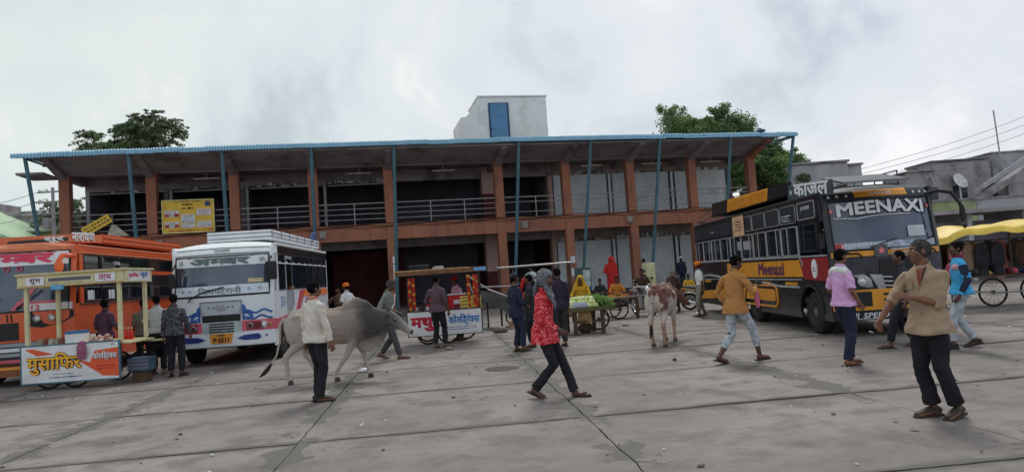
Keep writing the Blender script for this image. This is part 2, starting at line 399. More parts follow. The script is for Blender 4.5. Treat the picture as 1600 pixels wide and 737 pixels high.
POLEB = mat('pole_blue', srgb(74, 112, 126), rough=.55, var=.15, scale=3, dirt=(srgb(80, 78, 76), .55, .75, 4))
SHEETB = mat('roof_sheet_blue', srgb(124, 174, 202), rough=.4, var=.14, scale=2.5, dirt=(srgb(120, 132, 138), .55, .8, 2.5), spec=.5)
WHITE = mat('whitewash', srgb(226, 226, 224), rough=.85, var=.05, scale=1.2, dirt=(srgb(190, 188, 182), .5, .8, 1.6))
PLINTH = mat('plinth_grey', srgb(92, 84, 81), rough=.9, var=.25, scale=2, dirt=(srgb(56, 50, 47), .5, .7, 1.8), bump=.3)
US = [-20.63+3.6265*i for i in range(5)]+[-.49+3.6265*i for i in range(5)]
ZT, ZB, ZF, ZC = 4.55, 3.755, .3, 7.50
def B(name, mb, m, **k): return obj(name, mb, m, bld, **k)
# plinth and steps
mb = MB(); mb.box(-21.2, 14.6, -1.1, 8, -.03, ZF); B('plinth', mb, PLINTH)
for k, (o_, z_) in enumerate(((1.45, .15),)):
    mb = MB(); mb.box(-21.2, 14.6, -o_, -1.103, -.03, z_); B('step', mb, PLINTH)
mb = MB(); mb.box(1.2, 14.6, -8.2, -1.453, -.03, .27); B('platform', mb, PLINTH)
mb = MB(); mb.box(1.2, 14.6, -8.203, -8.0, .10, .30); B('platform_edge', mb, PLINTH)
# columns
for i, u in enumerate(US):
    w = .22
    mb = MB(); mb.box(u-w, u+w, 0, .45, ZF, ZB); B('column', mb, TERRA, bevel=.012)
    mb = MB(); mb.box(u-w, u+w, 0, .45, ZT, ZC); B('column', mb, TERRA, bevel=.012)
# long brown beam at first floor, one length per bay, butted at the columns
for i in range(len(US)+1):
    a = -21.05 if i == 0 else US[i-1]+.223; b = 14.35 if i == len(US) else US[i]-.223
    mb = MB(); mb.box(a, b, .02, .38, ZB, ZT); B('beam', mb, TERRA, bevel=.01)
for u in US: mb = MB(); mb.box(u-.22, u+.22, 0, .45, ZB+.003, ZT-.003); B('beam_joint', mb, TERRA)
mb = MB(); mb.box(-21.05, 14.35, .40, 8, 4.35, ZT-.02); B('floor_slab', mb, SOFF)
# upper lintel beam, roof slab, chajja
mb = MB(); mb.box(-20.9, 14.3, .03, .42, 7.42, 7.62); B('roof_beam', mb, SOFF)
mb = MB(); mb.box(-20.9, 14.3, -.003, 8, 7.62, 7.80); B('roof_slab', mb, SOFF)
mb = MB(); mb.prism([(-2.06, 7.90), (-2.06, 7.97), (-.006, 7.61), (-.006, 7.46)], -20.85, 14.25, axis='x'); B('sunshade_slab', mb, SOFF)
mb = MB(); mb.box(-22.0, -20.92, -1.3, .4, 7.30, 7.40); B('sunshade_slab', mb, SOFF)
for u in US:
    mb = MB(); mb.prism([(-1.9, 7.86), (-1.9, 7.80), (-.004, 7.18), (-.004, 7.45)], u-.15, u+.15, axis='x'); B('canopy_bracket', mb, TERRA if u > 13 else SOFF)
for i in range(len(US)):           # cross beams under both ceilings
    u = US[i]
    mb = MB(); mb.box(u-.14, u+.14, .46, 2.48, 4.0, 4.348); B('cross_beam', mb, SOFF)
    mb = MB(); mb.box(u-.14, u+.14, .46, 2.48, 7.25, 7.615); B('cross_beam', mb, SOFF)
# back of the building
mb = MB(); mb.box(-20.6, 14.2, 7.5, 7.7, ZF, 4.34); B('rear_wall', mb, DARK)
mb = MB(); mb.box(-20.6, 13.9, 7.5, 7.7, ZT, 7.6); B('rear_wall', mb, DARK)
V = 2.5
# partitions between shops
for u in [-20.55]+US[1:]+[14.1]:
    mb = MB(); mb.box(u-.10, u+.10, V+.1, 7.49, ZF, 4.34); B('partition_wall', mb, MAROON if u < 4 else DARK)
    mb = MB(); mb.box(u-.10, u+.10, V+.1, 7.49, ZT, 7.6); B('partition_wall', mb, DARK)
def shutter(a, b, z0, z1, name='rolling_shutter'):
    """a rolling shutter: one corrugated sheet of slats between two guide rails"""
    mb = MB(); n_ = int((z1-z0)/.085); prof = []
    for k in range(n_+1):
        z = z0+(z1-z0)*k/n_; prof += [(V+.02, z), (V+.045, z+.03)]
    prof = [(p[0], min(p[1], z1)) for p in prof]; K = len(prof)
    vs = [Vector((x, p[0], p[1])) for x in (a, b) for p in prof]
    mb.add(vs, [(k, k+1, K+k+1, K+k) for k in range(K-1)])
    s_ = B(name, mb, SHUT)
    for q in (a-.07, b): mb = MB(); mb.box(q, q+.07, V-.03, V+.08, z0, z1); obj('guide_rail', mb, BLACKP, s_)
    mb = MB(); mb.box(a, b, V-.01, V+.07, z0, z0+.09); obj('bottom_bar', mb, BLACKP, s_)
    return s_
# right part: closed shutters (upper and lower)
for z0, z1 in ((ZF+.02, 3.22), (ZT+.02, 6.98)):
    shutter(3.12, 6.30, z0, z1); shutter(6.62, 10.12, z0, z1); shutter(10.50, 13.80, z0, z1)
    for u in (6.46, 10.31):
        mb = MB(); mb.box(u-.08, u+.08, V-.02, V+.12, z0, z1); B('shop_pier', mb, SHUT)
    top = 4.34 if z0 < 1 else 7.6
    mb = MB(); mb.box(3.05, 13.95, V-.02, V+.14, z1+.002, top); B('lintel_wall', mb, CONC)
# left part: open shops with steel frame rails above; pale posts
mb = MB(); mb.box(-20.62, 3.04, V, V+.14, 6.98, 7.6); B('lintel_wall', mb, SOFF)
mb = MB(); mb.box(-20.62, 3.04, V, V+.14, 3.45, 4.34); B('lintel_wall', mb, SOFF)
for u in (-20.5, -16.75, -13.15, -9.3, -5.75):
    mb = MB(); mb.box(u-.07, u+.07, V-.05, V+.06, ZT, 6.98); B('shop_post', mb, mat('post_grey', srgb(150, 152, 152), rough=.6))
for a, b in zip((-20.4, -16.6, -13.0, -9.15), (-16.85, -13.25, -9.4, -5.9)):
    mb = MB(); mb.tube([(a, V-.06, 6.86), (b, V-.06, 6.90)], .035, 6); B('pipe', mb, STEEL)
# pillar of the stair bay, pink above and maroon below on each floor
for zz, top in ((ZF, 4.34), (ZT, 7.6)):
    zm = zz+1.55
    mb = MB(); mb.box(-.95, -.05, V-.12, V+.5, zz, zm); B('stair_wall', mb, MAROON)
    mb = MB(); mb.box(-.95, -.05, V-.12, V+.5, zm+.002, top); B('stair_wall', mb, PINKW)
mb = MB(); mb.box(2.82, 3.04, V-.05, V+.5, ZF, 4.34); mb.box(2.82, 3.04, V-.05, V+.5, ZT, 7.6); B('door_jamb', mb, PINKW)
mb = MB(); mb.box(-9.2, -5.2, 5.0, 5.1, ZF, 3.4); B('inner_wall', mb, MAROON)
# stuffed plastic sacks and rags on the ledge above the shops
rs = random.Random(5)
TORN = mat('torn_sheeting', srgb(206, 206, 202), rough=.6, var=.2, scale=5)
TORN2 = mat('grey_sheeting', srgb(110, 108, 106), rough=.8, var=.3, scale=5)
def scraps(a, b, z, n_, seed, hmax=.2):
    r_ = random.Random(seed); mb = MB()
    for k in range(n_):
        u = r_.uniform(a, b); w = r_.uniform(.10, .45); h = r_.uniform(.04, hmax); mb.cur = 0 if r_.random() < .5 else 1
        prev = None; M = 6; vs = []
        for q in range(M+1):
            x = u-w/2+w*q/M; hh = h*(.25+.75*abs(math.sin(q*1.3+k)))*r_.uniform(.6, 1.2)
            vs += [Vector((x, V-.05-.05*math.sin(q*2+k), z-.02)), Vector((x+r_.uniform(-.03, .03), V-.09-.05*math.sin(q+k), z+hh))]
        mb.add(vs, [(2*q, 2*q+1, 2*q+3, 2*q+2) for q in range(M)])
    return mb
for (a, b, z, n_, h) in ((-16.4, -13.3, 6.95, 9, .22), (-13, -9.4, 6.95, 24, .3), (-9, -6, 6.98, 26, .32), (-20, -16.9, 6.9, 7, .2), (2.9, 6.2, 7.02, 16, .26), (6.8, 10, 7.0, 12, .2), (10.6, 13.4, 7.0, 10, .25),
                      (3.2, 6.2, 3.26, 20, .3), (6.6, 10, 3.26, 34, .34), (10.6, 13.6, 3.26, 14, .25)):
    o = B('ragged_sheeting', scraps(a, b, z, n_, int(a*7+z*3+200), h), [TORN, TORN2]); o['kind'] = 'stuff'
# railings of the upper gallery
for i in range(len(US)-1):
    a, b = US[i]+.22, US[i+1]-.22
    for z in (4.82, 5.08, 5.34, 5.60):
        if z == 5.08 and i > 4: continue
        mb = MB(); mb.tube([(a, .15, z), (b, .15, z)], .022 if z < 5.5 else .03, 6); B('railing_bar', mb, STEEL)
    nps = 2 if b-a > 4 else 1
    for k in range(nps):
        u = a+(b-a)*(k+1)/(nps+1)+.1; mb = MB(); mb.tube([(u, .15, ZT), (u, .15, 5.6)], .03, 6); B('railing_post', mb, STEEL)
# end railing on the left and right sides
for u in (-20.63, 14.02):
    for z in (5.0, 5.3, 5.6):
        mb = MB(); mb.tube([(u, .45, z), (u, 2.4, z)], .022, 6); B('railing_bar', mb, STEEL)
# inclined blue poles carrying the sheet roof
PU = [-21.26, -17.27, -13.46, -9.61, -5.87, .18, 3.89, 7.61, 11.59, 15.30]
def roof_z(u): return 8.06+.13*(1-(u/18)**2)
PB = [-21.0, -17.38, -13.6, -9.8, -6.04, -.16, 3.40, 7.26, 11.43, 14.87]
for i, u in enumerate(PU):
    mb = MB(); mb.tube([(PB[i], -.30, -.01), (u, -2.16, roof_z(u)-.12)], .085, 8)
    B('roof_pole', mb, POLEB, smooth=True)
    mb = MB(); mb.tube([(u, -2.15, roof_z(u)-.16), (u, 1.2, roof_z(u)-.10)], .05, 6); B('rafter', mb, POLEB)
mb = MB(); n_ = 30
pts = [(-21.6+37.1*k/n_, -2.12, roof_z(-21.6+37.1*k/n_)-.07) for k in range(n_+1)]
mb.tube(pts, .06, 6); B('purlin', mb, POLEB)
pts = [(-21.6+37.1*k/n_, .4, roof_z(-21.6+37.1*k/n_)-.03) for k in range(n_+1)]
mb = MB(); mb.tube(pts, .05, 6); B('purlin', mb, POLEB)
# sheet roof: separate corrugated sheets, front edge bent down
sheet_me = None
def roof_sheet(u0, w, dz):
    mb = MB(); nc = 9; rows = [(-2.32, -.17), (-2.29, .02), (-2.1, .075), (1.6, .20)]
    na = nc*4
    fn = []
    for r_, (v, z) in enumerate(rows):
        for k in range(na+1):
            a = k/na; x = u0+w*a
            fn.append(Vector((x, v+(.028*math.sin(a*nc*2*math.pi) if r_ == 0 else 0), roof_z(x)+z+dz+(.030*math.sin(a*nc*2*math.pi)) )))
    mb.add(fn, [(r_*(na+1)+k, r_*(na+1)+k+1, (r_+1)*(na+1)+k+1, (r_+1)*(na+1)+k) for r_ in range(3) for k in range(na)])
    B('roof_sheet', mb, SHEETB, smooth=True)
ns = 34; W_ = 37.2/ns
for k in range(ns): roof_sheet(-21.75+W_*k, W_*1.03, .012*(k % 2)+rs.uniform(-.012, .012))
# arched end truss on the right
mb = MB(); pts = []
for k in range(13):
    t = k/12; pts.append((13.9+1.5*t, -2.15, roof_z(14)-.55+.42*math.sin(t*1.57)))
mb.tube(pts, .035, 6)
mb.tube([(14.3, -2.15, roof_z(14)-.3), (14.35, -2.15, roof_z(14)-.05)], .025, 5)
mb.tube([(13.9, -2.15, roof_z(14)-.55), (13.75, .3, roof_z(14)-.25)], .035, 6); B('end_truss', mb, POLEB)
mb = MB(); pts = []
for k in range(9):
    t = k/8; pts.append((-21.4+1.6*t, -2.15+.9*t, roof_z(20)-.05-.35*t*t))
mb.tube(pts, .03, 6); B('end_truss', mb, POLEB)
mb = MB(); mb.ball((13.5, -2.0, 8.33), (.28, .2, .09), 8, fn=lambda d: 1+.2*noise.noise(d*3)); mb.box(13.4, 13.55, -2.0, -1.9, 8.36, 8.47); B('patch_rag', mb, mat('rag_blue', srgb(60, 90, 110)))
# room over the stair on the roof, with the stepped stair parapet and blue door
rm = thing('stair_head_room', 'white stair room with blue door on top of the long building', 'rooftop room', (0, 0, 0)); rm.parent = None
rm.location = bld.location; rm.rotation_euler = bld.rotation_euler
mb = MB(); mb.box(-.46, 3.62, 4.5, 8.0, 7.82, 12.03); obj('wall', mb, WHITE, rm, bevel=.02)
mb = MB(); mb.box(-.52, 3.68, 4.44, 8.06, 12.035, 12.11); obj('roof', mb, WHITE, rm)
mb = MB(); mb.prism([(-1.55, 7.82), (-1.55, 10.86), (-1.28, 10.88), (-.463, 11.62), (-.463, 7.82)], 4.55, 8.0, axis='y'); obj('stair_parapet', mb, WHITE, rm)
DOORB = mat('door_blue', srgb(84, 128, 166), rough=.5, var=.08, scale=2)
mb = MB(); mb.box(.08, 1.30, 4.44, 4.498, 9.2, 11.68); dr = obj('door_frame', mb, mat('frame_blue_dark', srgb(52, 84, 120), rough=.5), rm)
Md = Matrix.Translation((.17, 4.40, 0)) @ Matrix.Rotation(-.10, 4, 'Z')
mb = MB(); mb.box(0, .98, -.04, .0, 9.22, 11.60, Md)
for z in (9.4, 10.1, 10.8): mb.box(.08, .90, -.055, -.04, z, z+.03, Md)
dd = obj('door', mb, DOORB, rm, bevel=.006)
mb = MB(); mb.box(-.06, .02, -.10, -.04, 10.05, 10.2, Md); obj('handle', mb, BLACKP, dd)
# poster boards hung on the gallery railing
YEL = mat('banner_yellow', srgb(226, 188, 66), rough=.5, var=.10, scale=1.5)
def facade(name, label, cat, group=None):
    t = thing(name, label, cat, bld.location, 0, group); t.rotation_euler = bld.rotation_euler; return t
bn = facade('banner', 'yellow printed banner with photo panels hung on the gallery railing', 'banner')
mb = MB(); mb.grid(lambda a, b: Vector((-16.54+2.24*a, -.04-.012*math.sin(a*9)*math.sin(b*4), 4.57+1.53*b)), 14, 8); obj('sheet', mb, YEL, bn)
mb = MB()
mb.box(-16.55, -14.29, -.085, -.06, 6.07, 6.12); mb.box(-16.55, -14.29, -.085, -.06, 4.555, 4.60); mb.box(-16.56, -16.52, -.085, -.06, 4.555, 6.1); mb.box(-14.31, -14.27, -.085, -.06, 4.555, 6.1)
obj('border', mb, mat('cream_edge', srgb(222, 212, 150)), bn)
PINKP = mat('print_red', srgb(190, 70, 66), var=.3, scale=6); BLUEP = mat('print_blue', srgb(70, 84, 130), var=.3); WH = mat('print_white', srgb(222, 222, 226), rough=.5, var=.08, scale=5); DK = mat('print_dark', srgb(52, 40, 40), rough=.6, var=.3)
for k, (a, b, z0, z1) in enumerate(((-16.45, -15.82, 5.32, 5.62), (-16.45, -15.82, 4.82, 5.1), (-15.73, -15.13, 5.02, 5.42), (-15.73, -15.13, 4.80, 4.98), (-15.05, -14.42, 5.36, 5.66), (-15.05, -14.42, 4.80, 5.08))):
    mb = MB(); mb.box(a, b, -.078, -.064, z0, z1); p = obj('picture_panel', mb, WH, bn)
    x = XF(((a+b)/2, -.080, (z0+z1)/2), (1, 0, 0), (0, 0, 1))
    if k in (0, 1): 
        mb = MB(); mb.box(a+.01, a+.2, -.082, -.079, z0+.01, z0+.13); mb.box(b-.2, b-.01, -.082, -.079, z0+.01, z0+.15); obj('print', mb, PINKP, p)
    scribble('print', (b-a)*.9, (z1-z0)*.85, 3, [DK, DK, BLUEP, BLUEP, PINKP, DK][k], p, x, seed=k, z=.004)
X = XF((-15.42, -.066, 5.80), (1, 0, 0), (0, 0, 1))
scribble('print', .5, .36, 2, DK, bn, X, seed=21, z=.02); scribble('print', 2.0, .14, 1, PINKP, bn, XF((-15.4, -.066, 4.68), (1, 0, 0), (0, 0, 1)), seed=22, z=.02)
scribble('print', 1.5, .07, 1, DK, bn, XF((-15.4, -.066, 6.03), (1, 0, 0), (0, 0, 1)), seed=23, z=.02)
mb = MB(); mb.lathe([(.13, 0), (.13, -.01)], (-14.55, -.085, 5.9), 14, axis='y'); obj('emblem', mb, BLUEP, bn)
b2 = facade('signboard', 'small tilted yellow signboard leaning on the gallery railing behind the orange bus', 'signboard')
mb = MB(); Mx = Matrix.Translation((-19.75, -.12, 4.6)) @ Matrix.Rotation(-.52, 4, 'Y'); mb.box(0, 1.3, 0, .03, 0, .42, Mx); obj('board', mb, YEL, b2)
scribble('print', 1.1, .3, 2, DK, b2, XF(Mx @ Vector((.65, -.01, .21)), Mx.to_3x3() @ Vector((1, 0, 0)), Mx.to_3x3() @ Vector((0, 0, 1))), seed=3, z=.004)
mb = MB(); mb.prism([(-18.9, 4.56), (-18.7, 5.05), (-18.55, 5.1), (-17.95, 4.56)], -.10, -.07); obj('sheet', mb, mat('board_back', srgb(176, 172, 160)), b2)

# cables, lamp brackets and meter boxes on the facade
for k in range(3):
    mb = MB(); pts = []
    for q in range(41):
        u = -20.3+34.2*q/40; pts.append((u, -.02-.01*k, 4.60-.07*k-.10*abs(math.sin(q*.785+k))))
    mb.tube(pts, .012, 4); B('cable', mb, BLACKP)
for u in (-16.9, -9.6, .5, 6.3): 
    mb = MB(); mb.box(u+.05, u+.35, -.10, -.004, 3.95, 4.3); B('meter_box', mb, mat('box_grey', srgb(140, 138, 132), rough=.6, var=.2), bevel=.01)
for u in (-14.8, -7.5, -3.2, 5.0, 8.6, 12.2):
    mb = MB(); mb.tube([(u, 1.2, 7.3), (u, 1.2, 7.62)], .015, 5); mb.tube([(u-.6, 1.2, 7.28), (u+.6, 1.2, 7.28)], .03, 6); B('tube_lamp', mb, WHITE)
# ================================================================== TREES
def foliage(name, clumps, n_leaf, size, m, parent, seed=0, droop=0.):
    """leaf-sized faces spread through clumps: (x,y,z,rx,ry,rz,weight)"""
    r_ = np.random.RandomState(seed); w = np.array([c[6] for c in clumps]); w = w/w.sum()
    idx = r_.choice(len(clumps), n_leaf, p=w); C = np.array([c[:6] for c in clumps])[idx]
    d = r_.normal(size=(n_leaf, 3)); d /= np.linalg.norm(d, axis=1)[:, None]
    rad = r_.rand(n_leaf)**.45*r_.uniform(.8, 1.12, n_leaf)
    P = C[:, :3]+d*C[:, 3:]*rad[:, None]
    a = r_.normal(size=(n_leaf, 3)); a[:, 2] -= droop; a /= np.linalg.norm(a, axis=1)[:, None]
    b = np.cross(a, r_.normal(size=(n_leaf, 3))); b /= np.linalg.norm(b, axis=1)[:, None]
    s = size*r_.uniform(.5, 1.4, n_leaf)[:, None]
    V_ = np.stack([P-a*s, P+b*s*.45, P+a*s, P-b*s*.45], 1).reshape(-1, 3)
    me = bpy.data.meshes.new(name); me.vertices.add(n_leaf*4); me.vertices.foreach_set('co', V_.ravel())
    me.loops.add(n_leaf*4); me.loops.foreach_set('vertex_index', np.arange(n_leaf*4))
    me.polygons.add(n_leaf); me.polygons.foreach_set('loop_start', np.arange(n_leaf)*4); me.update()
    return link(name, me, m, parent)
def leafmat(name, c, c2):
    m = mat(name, c, rough=.6, var=.3, scale=.9, c2=c2); 
    b = m.node_tree.nodes['Principled BSDF']; t_ = m.node_tree; tr = t_.nodes.new('ShaderNodeBsdfTranslucent'); mx = t_.nodes.new('ShaderNodeMixShader'); mx.inputs[0].default_value = .38
    t_.links.new(b.inputs['Base Color'].links[0].from_socket, tr.inputs[0]); t_.links.new(b.outputs[0], mx.inputs[1]); t_.links.new(tr.outputs[0], mx.inputs[2]); t_.links.new(mx.outputs[0], t_.nodes['Material Output'].inputs[0])
    return m
BARK = mat('bark', (.09, .07, .055), rough=.9, var=.3, scale=5, bump=.6)
def tree(label, loc, H, cr, n_leaf, size, lm_, seed, sparse=False, lean=0, n_cl=40, flat=.75):
    t = thing('tree', label, 'tree', loc, 0, 'trees behind the building'); r_ = random.Random(seed)
    mb = MB(); top = Vector((lean, 0, H-cr*1.1))
    mb.tube([(0, 0, 0), (lean*.3, 0, top.z*.4), top*.8+Vector((0, 0, .5)), top], [.38, .30, .24, .16], 8)
    obj('trunk', mb, BARK, t, smooth=True)
    cl = []; lb = MB()
    for k in range(n_cl):
        a = r_.random()*6.283; el = r_.uniform(-.35, 1.3); rr = cr*r_.uniform(.35, 1.0)
        p = Vector((lean+math.cos(a)*math.cos(el)*rr*1.1, math.sin(a)*math.cos(el)*rr, H-cr*1.0+math.sin(el)*rr*flat+cr*.12))
        st = Vector((lean*.9, 0, r_.uniform(H*.45, H-cr)))
        md = (st+p)/2+Vector((r_.uniform(-.4, .4), r_.uniform(-.3, .3), r_.uniform(.1, .6)))
        lb.tube([st, md, p], [.09, .05, .02], 5)
        if sparse:      # feathery arching twigs
            for q in range(7):
                a2 = a+r_.uniform(-1.1, 1.1); L_ = r_.uniform(.6, 1.6); e = p+Vector((math.cos(a2)*L_, math.sin(a2)*L_*.7, r_.uniform(-.35, .45)))
                m_ = (p+e)/2+Vector((0, 0, .3)); lb.tube([p, m_, e], [.018, .012, .005], 4)
                for s_ in range(7):
                    f = s_/6; pp = p.lerp(m_, f*2) if f < .5 else m_.lerp(e, f*2-1)
                    cl.append((pp.x, pp.y, pp.z-.03, .17, .17, .10, 1))
            cl.append((p.x, p.y, p.z, .5, .5, .35, 3))
        else:
            s_ = cr*r_.uniform(.16, .34); cl.append((p.x, p.y, p.z, s_*1.15, s_, s_*.75, s_*s_))
            for q in range(3):
                d = Vector((r_.gauss(0, 1), r_.gauss(0, 1), r_.gauss(0, 1))).normalized()*s_*1.1; s2 = s_*r_.uniform(.25, .45)
                cl.append((p.x+d.x, p.y+d.y, p.z+d.z, s2, s2, s2*.8, s2*s2*1.4))
    obj('limbs', lb, BARK, t)
    foliage('crown', cl, n_leaf, size, lm_, t, seed)
    return t
LF1 = leafmat('leaf_dark', (.12, .18, .095), (.22, .29, .15)); LF2 = leafmat('leaf_mid', (.10, .185, .065), (.22, .33, .12)); LF3 = leafmat('leaf_pale', (.13, .18, .1), (.2, .27, .14))
tree('feathery tree rising above the left end of the roof, denser of two', (-26.35, 50.5, 0), 14.6, 1.75, 30000, .085, LF1, 3, True, n_cl=30, flat=1.1)
tree('sparse low feathery tree at the left end of the roof', (-30.3, 51.5, 0), 14.1, 1.8, 15000, .085, LF1, 8, True, n_cl=20, flat=.95)
tree('broad dense green tree behind the right end of the roof', (13.9, 50.0, 0), 12.6, 4.3, 100000, .10, LF2, 5, n_cl=85, flat=.8)
tree('small loose crown poking above the roof beside the broad tree', (15.0, 47.5, 0), 12.0, 1.0, 9000, .09, LF1, 15, n_cl=14)
tree('bushy green tree filling the gap between building and grey block', (16.9, 45.8, 0), 9.2, 2.5, 60000, .095, LF2, 9, n_cl=60, flat=.95)
tree('low green tree seen under the left gallery end', (-27.5, 44, 0), 8.2, 1.8, 9000, .085, LF3, 21, True, n_cl=14)
# ================================================================== HOUSES AROUND
GREENW = mat('green_wall', srgb(150, 180, 138), rough=.85, var=.06, scale=.8, dirt=(srgb(120, 140, 110), .55, .8, 1.2))
OLIVEW = mat('olive_wall', srgb(158, 166, 128), rough=.85, var=.08, scale=.6, dirt=(srgb(110, 112, 92), .5, .78, .9))
GREYW = mat('cement_grey', srgb(170, 170, 176), rough=.9, var=.12, scale=.5, dirt=(srgb(98, 96, 100), .5, .75, .7), bump=.1)
GREYD = mat('cement_dark', srgb(156, 150, 154), rough=.92, var=.16, scale=.6, dirt=(srgb(72, 70, 74), .48, .74, .9), bump=.1)
WIN = mat('window_dark', (.03, .035, .04), rough=.2, var=.2)
def house(label, parts, loc=(0, 0, 0), rz=0, name='house'):
    t = thing(name, label, 'house', loc, rz)
    for nm, b, m in parts:
        mb = MB(); mb.box(*b); obj(nm, mb, m, t, bevel=.03)
    return t
h = thing('house', 'pale green gabled house end at the far left edge', 'house', (-34, 40, 0), .1)
mb = MB(); mb.prism([(-6, 0), (-6, 6.2), (-1.2, 8.3), (4.7, 5.6), (4.7, 0)], 0, 9); obj('wall', mb, GREENW, h)
mb = MB(); mb.prism([(-6.2, 6.12), (-6.2, 6.32), (-1.2, 8.5), (5.0, 5.66), (5.0, 5.46), (-1.2, 8.3)], -.25, 9.2); obj('roof', mb, mat('pale_edge', srgb(170, 196, 160)), h)
mb = MB(); mb.box(2.0, 3.2, -.04, 0, 2.2, 3.8); f_ = obj('window', mb, WIN, h)
h = house('long low olive house between the green gable and the left column', [('wall', (0, 9.5, 0, 8, 0, 6.35), OLIVEW), ('roof', (-.2, 9.7, -.3, 8.2, 6.36, 6.5), mat('slab_edge_olive', srgb(140, 146, 118))), ('balcony_slab', (.3, 8.5, -1.0, -.02, 4.9, 5.05), OLIVEW), ('balcony_wall', (.3, 8.5, -1.0, -.88, 5.06, 5.6), mat('cream_olive', srgb(186, 182, 140)))], (-33.5, 44.5, 0), .12)
for k in range(3): mb = MB(); mb.box(1.2+2.6*k, 2.2+2.6*k, -.05, 0, 2.6, 4.0); obj('window', mb, WIN, h)
h = house('dark grey flat roofed block on the left skyline', [('wall', (0, 6.0, 0, 6, 0, 8.1), GREYD), ('tank_room', (-2.8, .9, .2, 3, 0, 9.1), GREYD), ('parapet', (-.1, 6.1, -.1, 0, 8.11, 8.35), GREYD)], (-37.2, 48.5, 0), .05)
mb = MB(); mb.tube([(-1.0, 1, 9.1), (-1.0, 1, 10.3)], .03, 5); mb.tube([(-1.3, 1, 9.9), (-.7, 1, 9.9)], .015, 4); obj('antenna', mb, BLACKP, h)
# electric pole with fittings left of the building
ep = thing('electric_pole', 'electric pole with insulators and wires left of the building', 'utility pole', (-27.1, 41, 0))
mb = MB(); mb.tube([(0, 0, 0), (0, 0, 8.6)], .09, 8); obj('pole', mb, GREYD, ep)
mb = MB()
for z in (7.0, 7.7, 8.3): mb.box(-.9, .5, -.04, .04, z, z+.09)
obj('crossarm', mb, GREYD, ep)
for x in (-.8, -.35, .4):
    for z in (7.09, 7.79, 8.39): mb = MB(); mb.lathe([(.05, 0), (.07, .08), (.03, .16)], (x, 0, z), 8); obj('insulator', mb, WHITE, ep)
mb = MB(); mb.box(-.55, -.2, -.2, .15, 6.2, 6.8); obj('switch_box', mb, GREYD, ep)
for k, z in enumerate((7.25, 7.95, 8.5)):
    mb = MB(); pts = [(-.4-8.5*t, 2*t, z-.9*math.sin(t*3.14)*.5-t*.2) for t in [q/10 for q in range(11)]]; mb.tube(pts, .018, 4); obj('wire', mb, GREYD, ep)
# right hand side blocks
h = house('grey cement block house behind the black bus rack', [('wall', (0, 4.1, 0, 7, 0, 7.42), GREYW), ('wall', (4.11, 5.1, .3, 7, 0, 7.2), GREYW), ('roof', (-.1, 4.2, -.12, 7.1, 7.43, 7.58), GREYD), ('roof', (4.21, 5.2, .18, 7.1, 7.21, 7.35), GREYD)], (18.0, 45.0, 0), -.03)
for q in ((1.2, 1.7, 5.8, 6.3), (3.3, 3.9, 5.2, 6.0)): mb = MB(); mb.box(q[0], q[1], -.06, 0, q[2], q[3]); obj('window', mb, WIN, h)
h = house('dark grey stepped block with parapet room right of the black bus', [('wall', (0, 5.5, 0, 3, 0, 6.45), GREYD), ('roof', (-.1, 1.7, -.12, 3, 6.46, 6.56), GREYD), ('roof_room', (1.75, 5.5, .1, 3, 6.46, 7.0), GREYD), ('roof', (1.65, 5.6, .0, 3.1, 7.01, 7.15), mat('dark_parapet', srgb(98, 94, 98)))], (25.9, 45.0, 0), 0)
for k in range(3): mb = MB(); mb.box(1+1.9*k, 1.9+1.9*k, -.05, 0, 4.6, 5.4); obj('window', mb, WIN, h)
mb = MB(); mb.tube([(1.2, -.1, 6.0), (1.5, -.1, 6.2), (1.7, -.1, 5.6)], .03, 5); obj('pipe', mb, WHITE, h)
h = house('grey house with outside stair at the right edge', [('wall', (0, 9, 0, 7, 0, 5.3), GREYD), ('roof_room', (.4, 4, 1.8, 6, 5.31, 7.45), GREYW), ('roof', (.3, 4.2, 1.7, 6.2, 7.46, 7.56), GREYW)], (31.7, 44.0, 0), 0)
mb = MB(); mb.prism([(-2.6, 4.6), (-2.6, 4.9), (3.6, 8.4), (3.6, 8.1)], -.6, -.5); obj('stair_rail', mb, GREYW, h)
mb = MB(); mb.prism([(-2.2, 4.1), (-2.2, 4.45), (4.0, 7.9), (4.0, 7.45)], -.45, .3); obj('stair_flight', mb, GREYD, h)
mb = MB(); mb.tube([(.9, 1.6, 5.3), (.7, 1.6, 10.3)], .05, 6); obj('pole', mb, GREYW, h)
h = thing('boundary_wall', 'long faded green boundary wall behind the yellow tarpaulin stall', 'wall', (17.5, 36.0, 0), 0)
for k in range(5):
    mb = MB(); mb.box(3.35*k, 3.35*k+3.33, 0, .25, 0, 3.85); obj('wall_panel', mb, [OLIVEW, OLIVEW, GREYW, OLIVEW, GREYD][k], h)
mb = MB(); mb.box(-.1, 17.2, -.05, .3, 3.853, 3.95); obj('coping', mb, GREYD, h)
h = thing('shop_row', 'dim row of shops under the boundary wall at the right edge', 'shops', (12.5, 30, 0))
for k in range(6):
    mb = MB(); mb.box(2.4*k, 2.4*k+.2, 0, 2.5, 0, 2.9); obj('pier', mb, [GREYD, OLIVEW, GREYD, GREYW, GREYD, OLIVEW][k], h)
    mb = MB(); mb.box(2.4*k+.2, 2.4*k+2.4, .9, 1.0, 0, 2.6); obj('shutter', mb, [GREYW, DARK, GREYD, DARK, GREYW, DARK][k], h)
mb = MB(); mb.box(-.2, 14.8, -.5, 2.6, 2.9, 3.05); obj('awning_slab', mb, GREYD, h)
rs = random.Random(8)
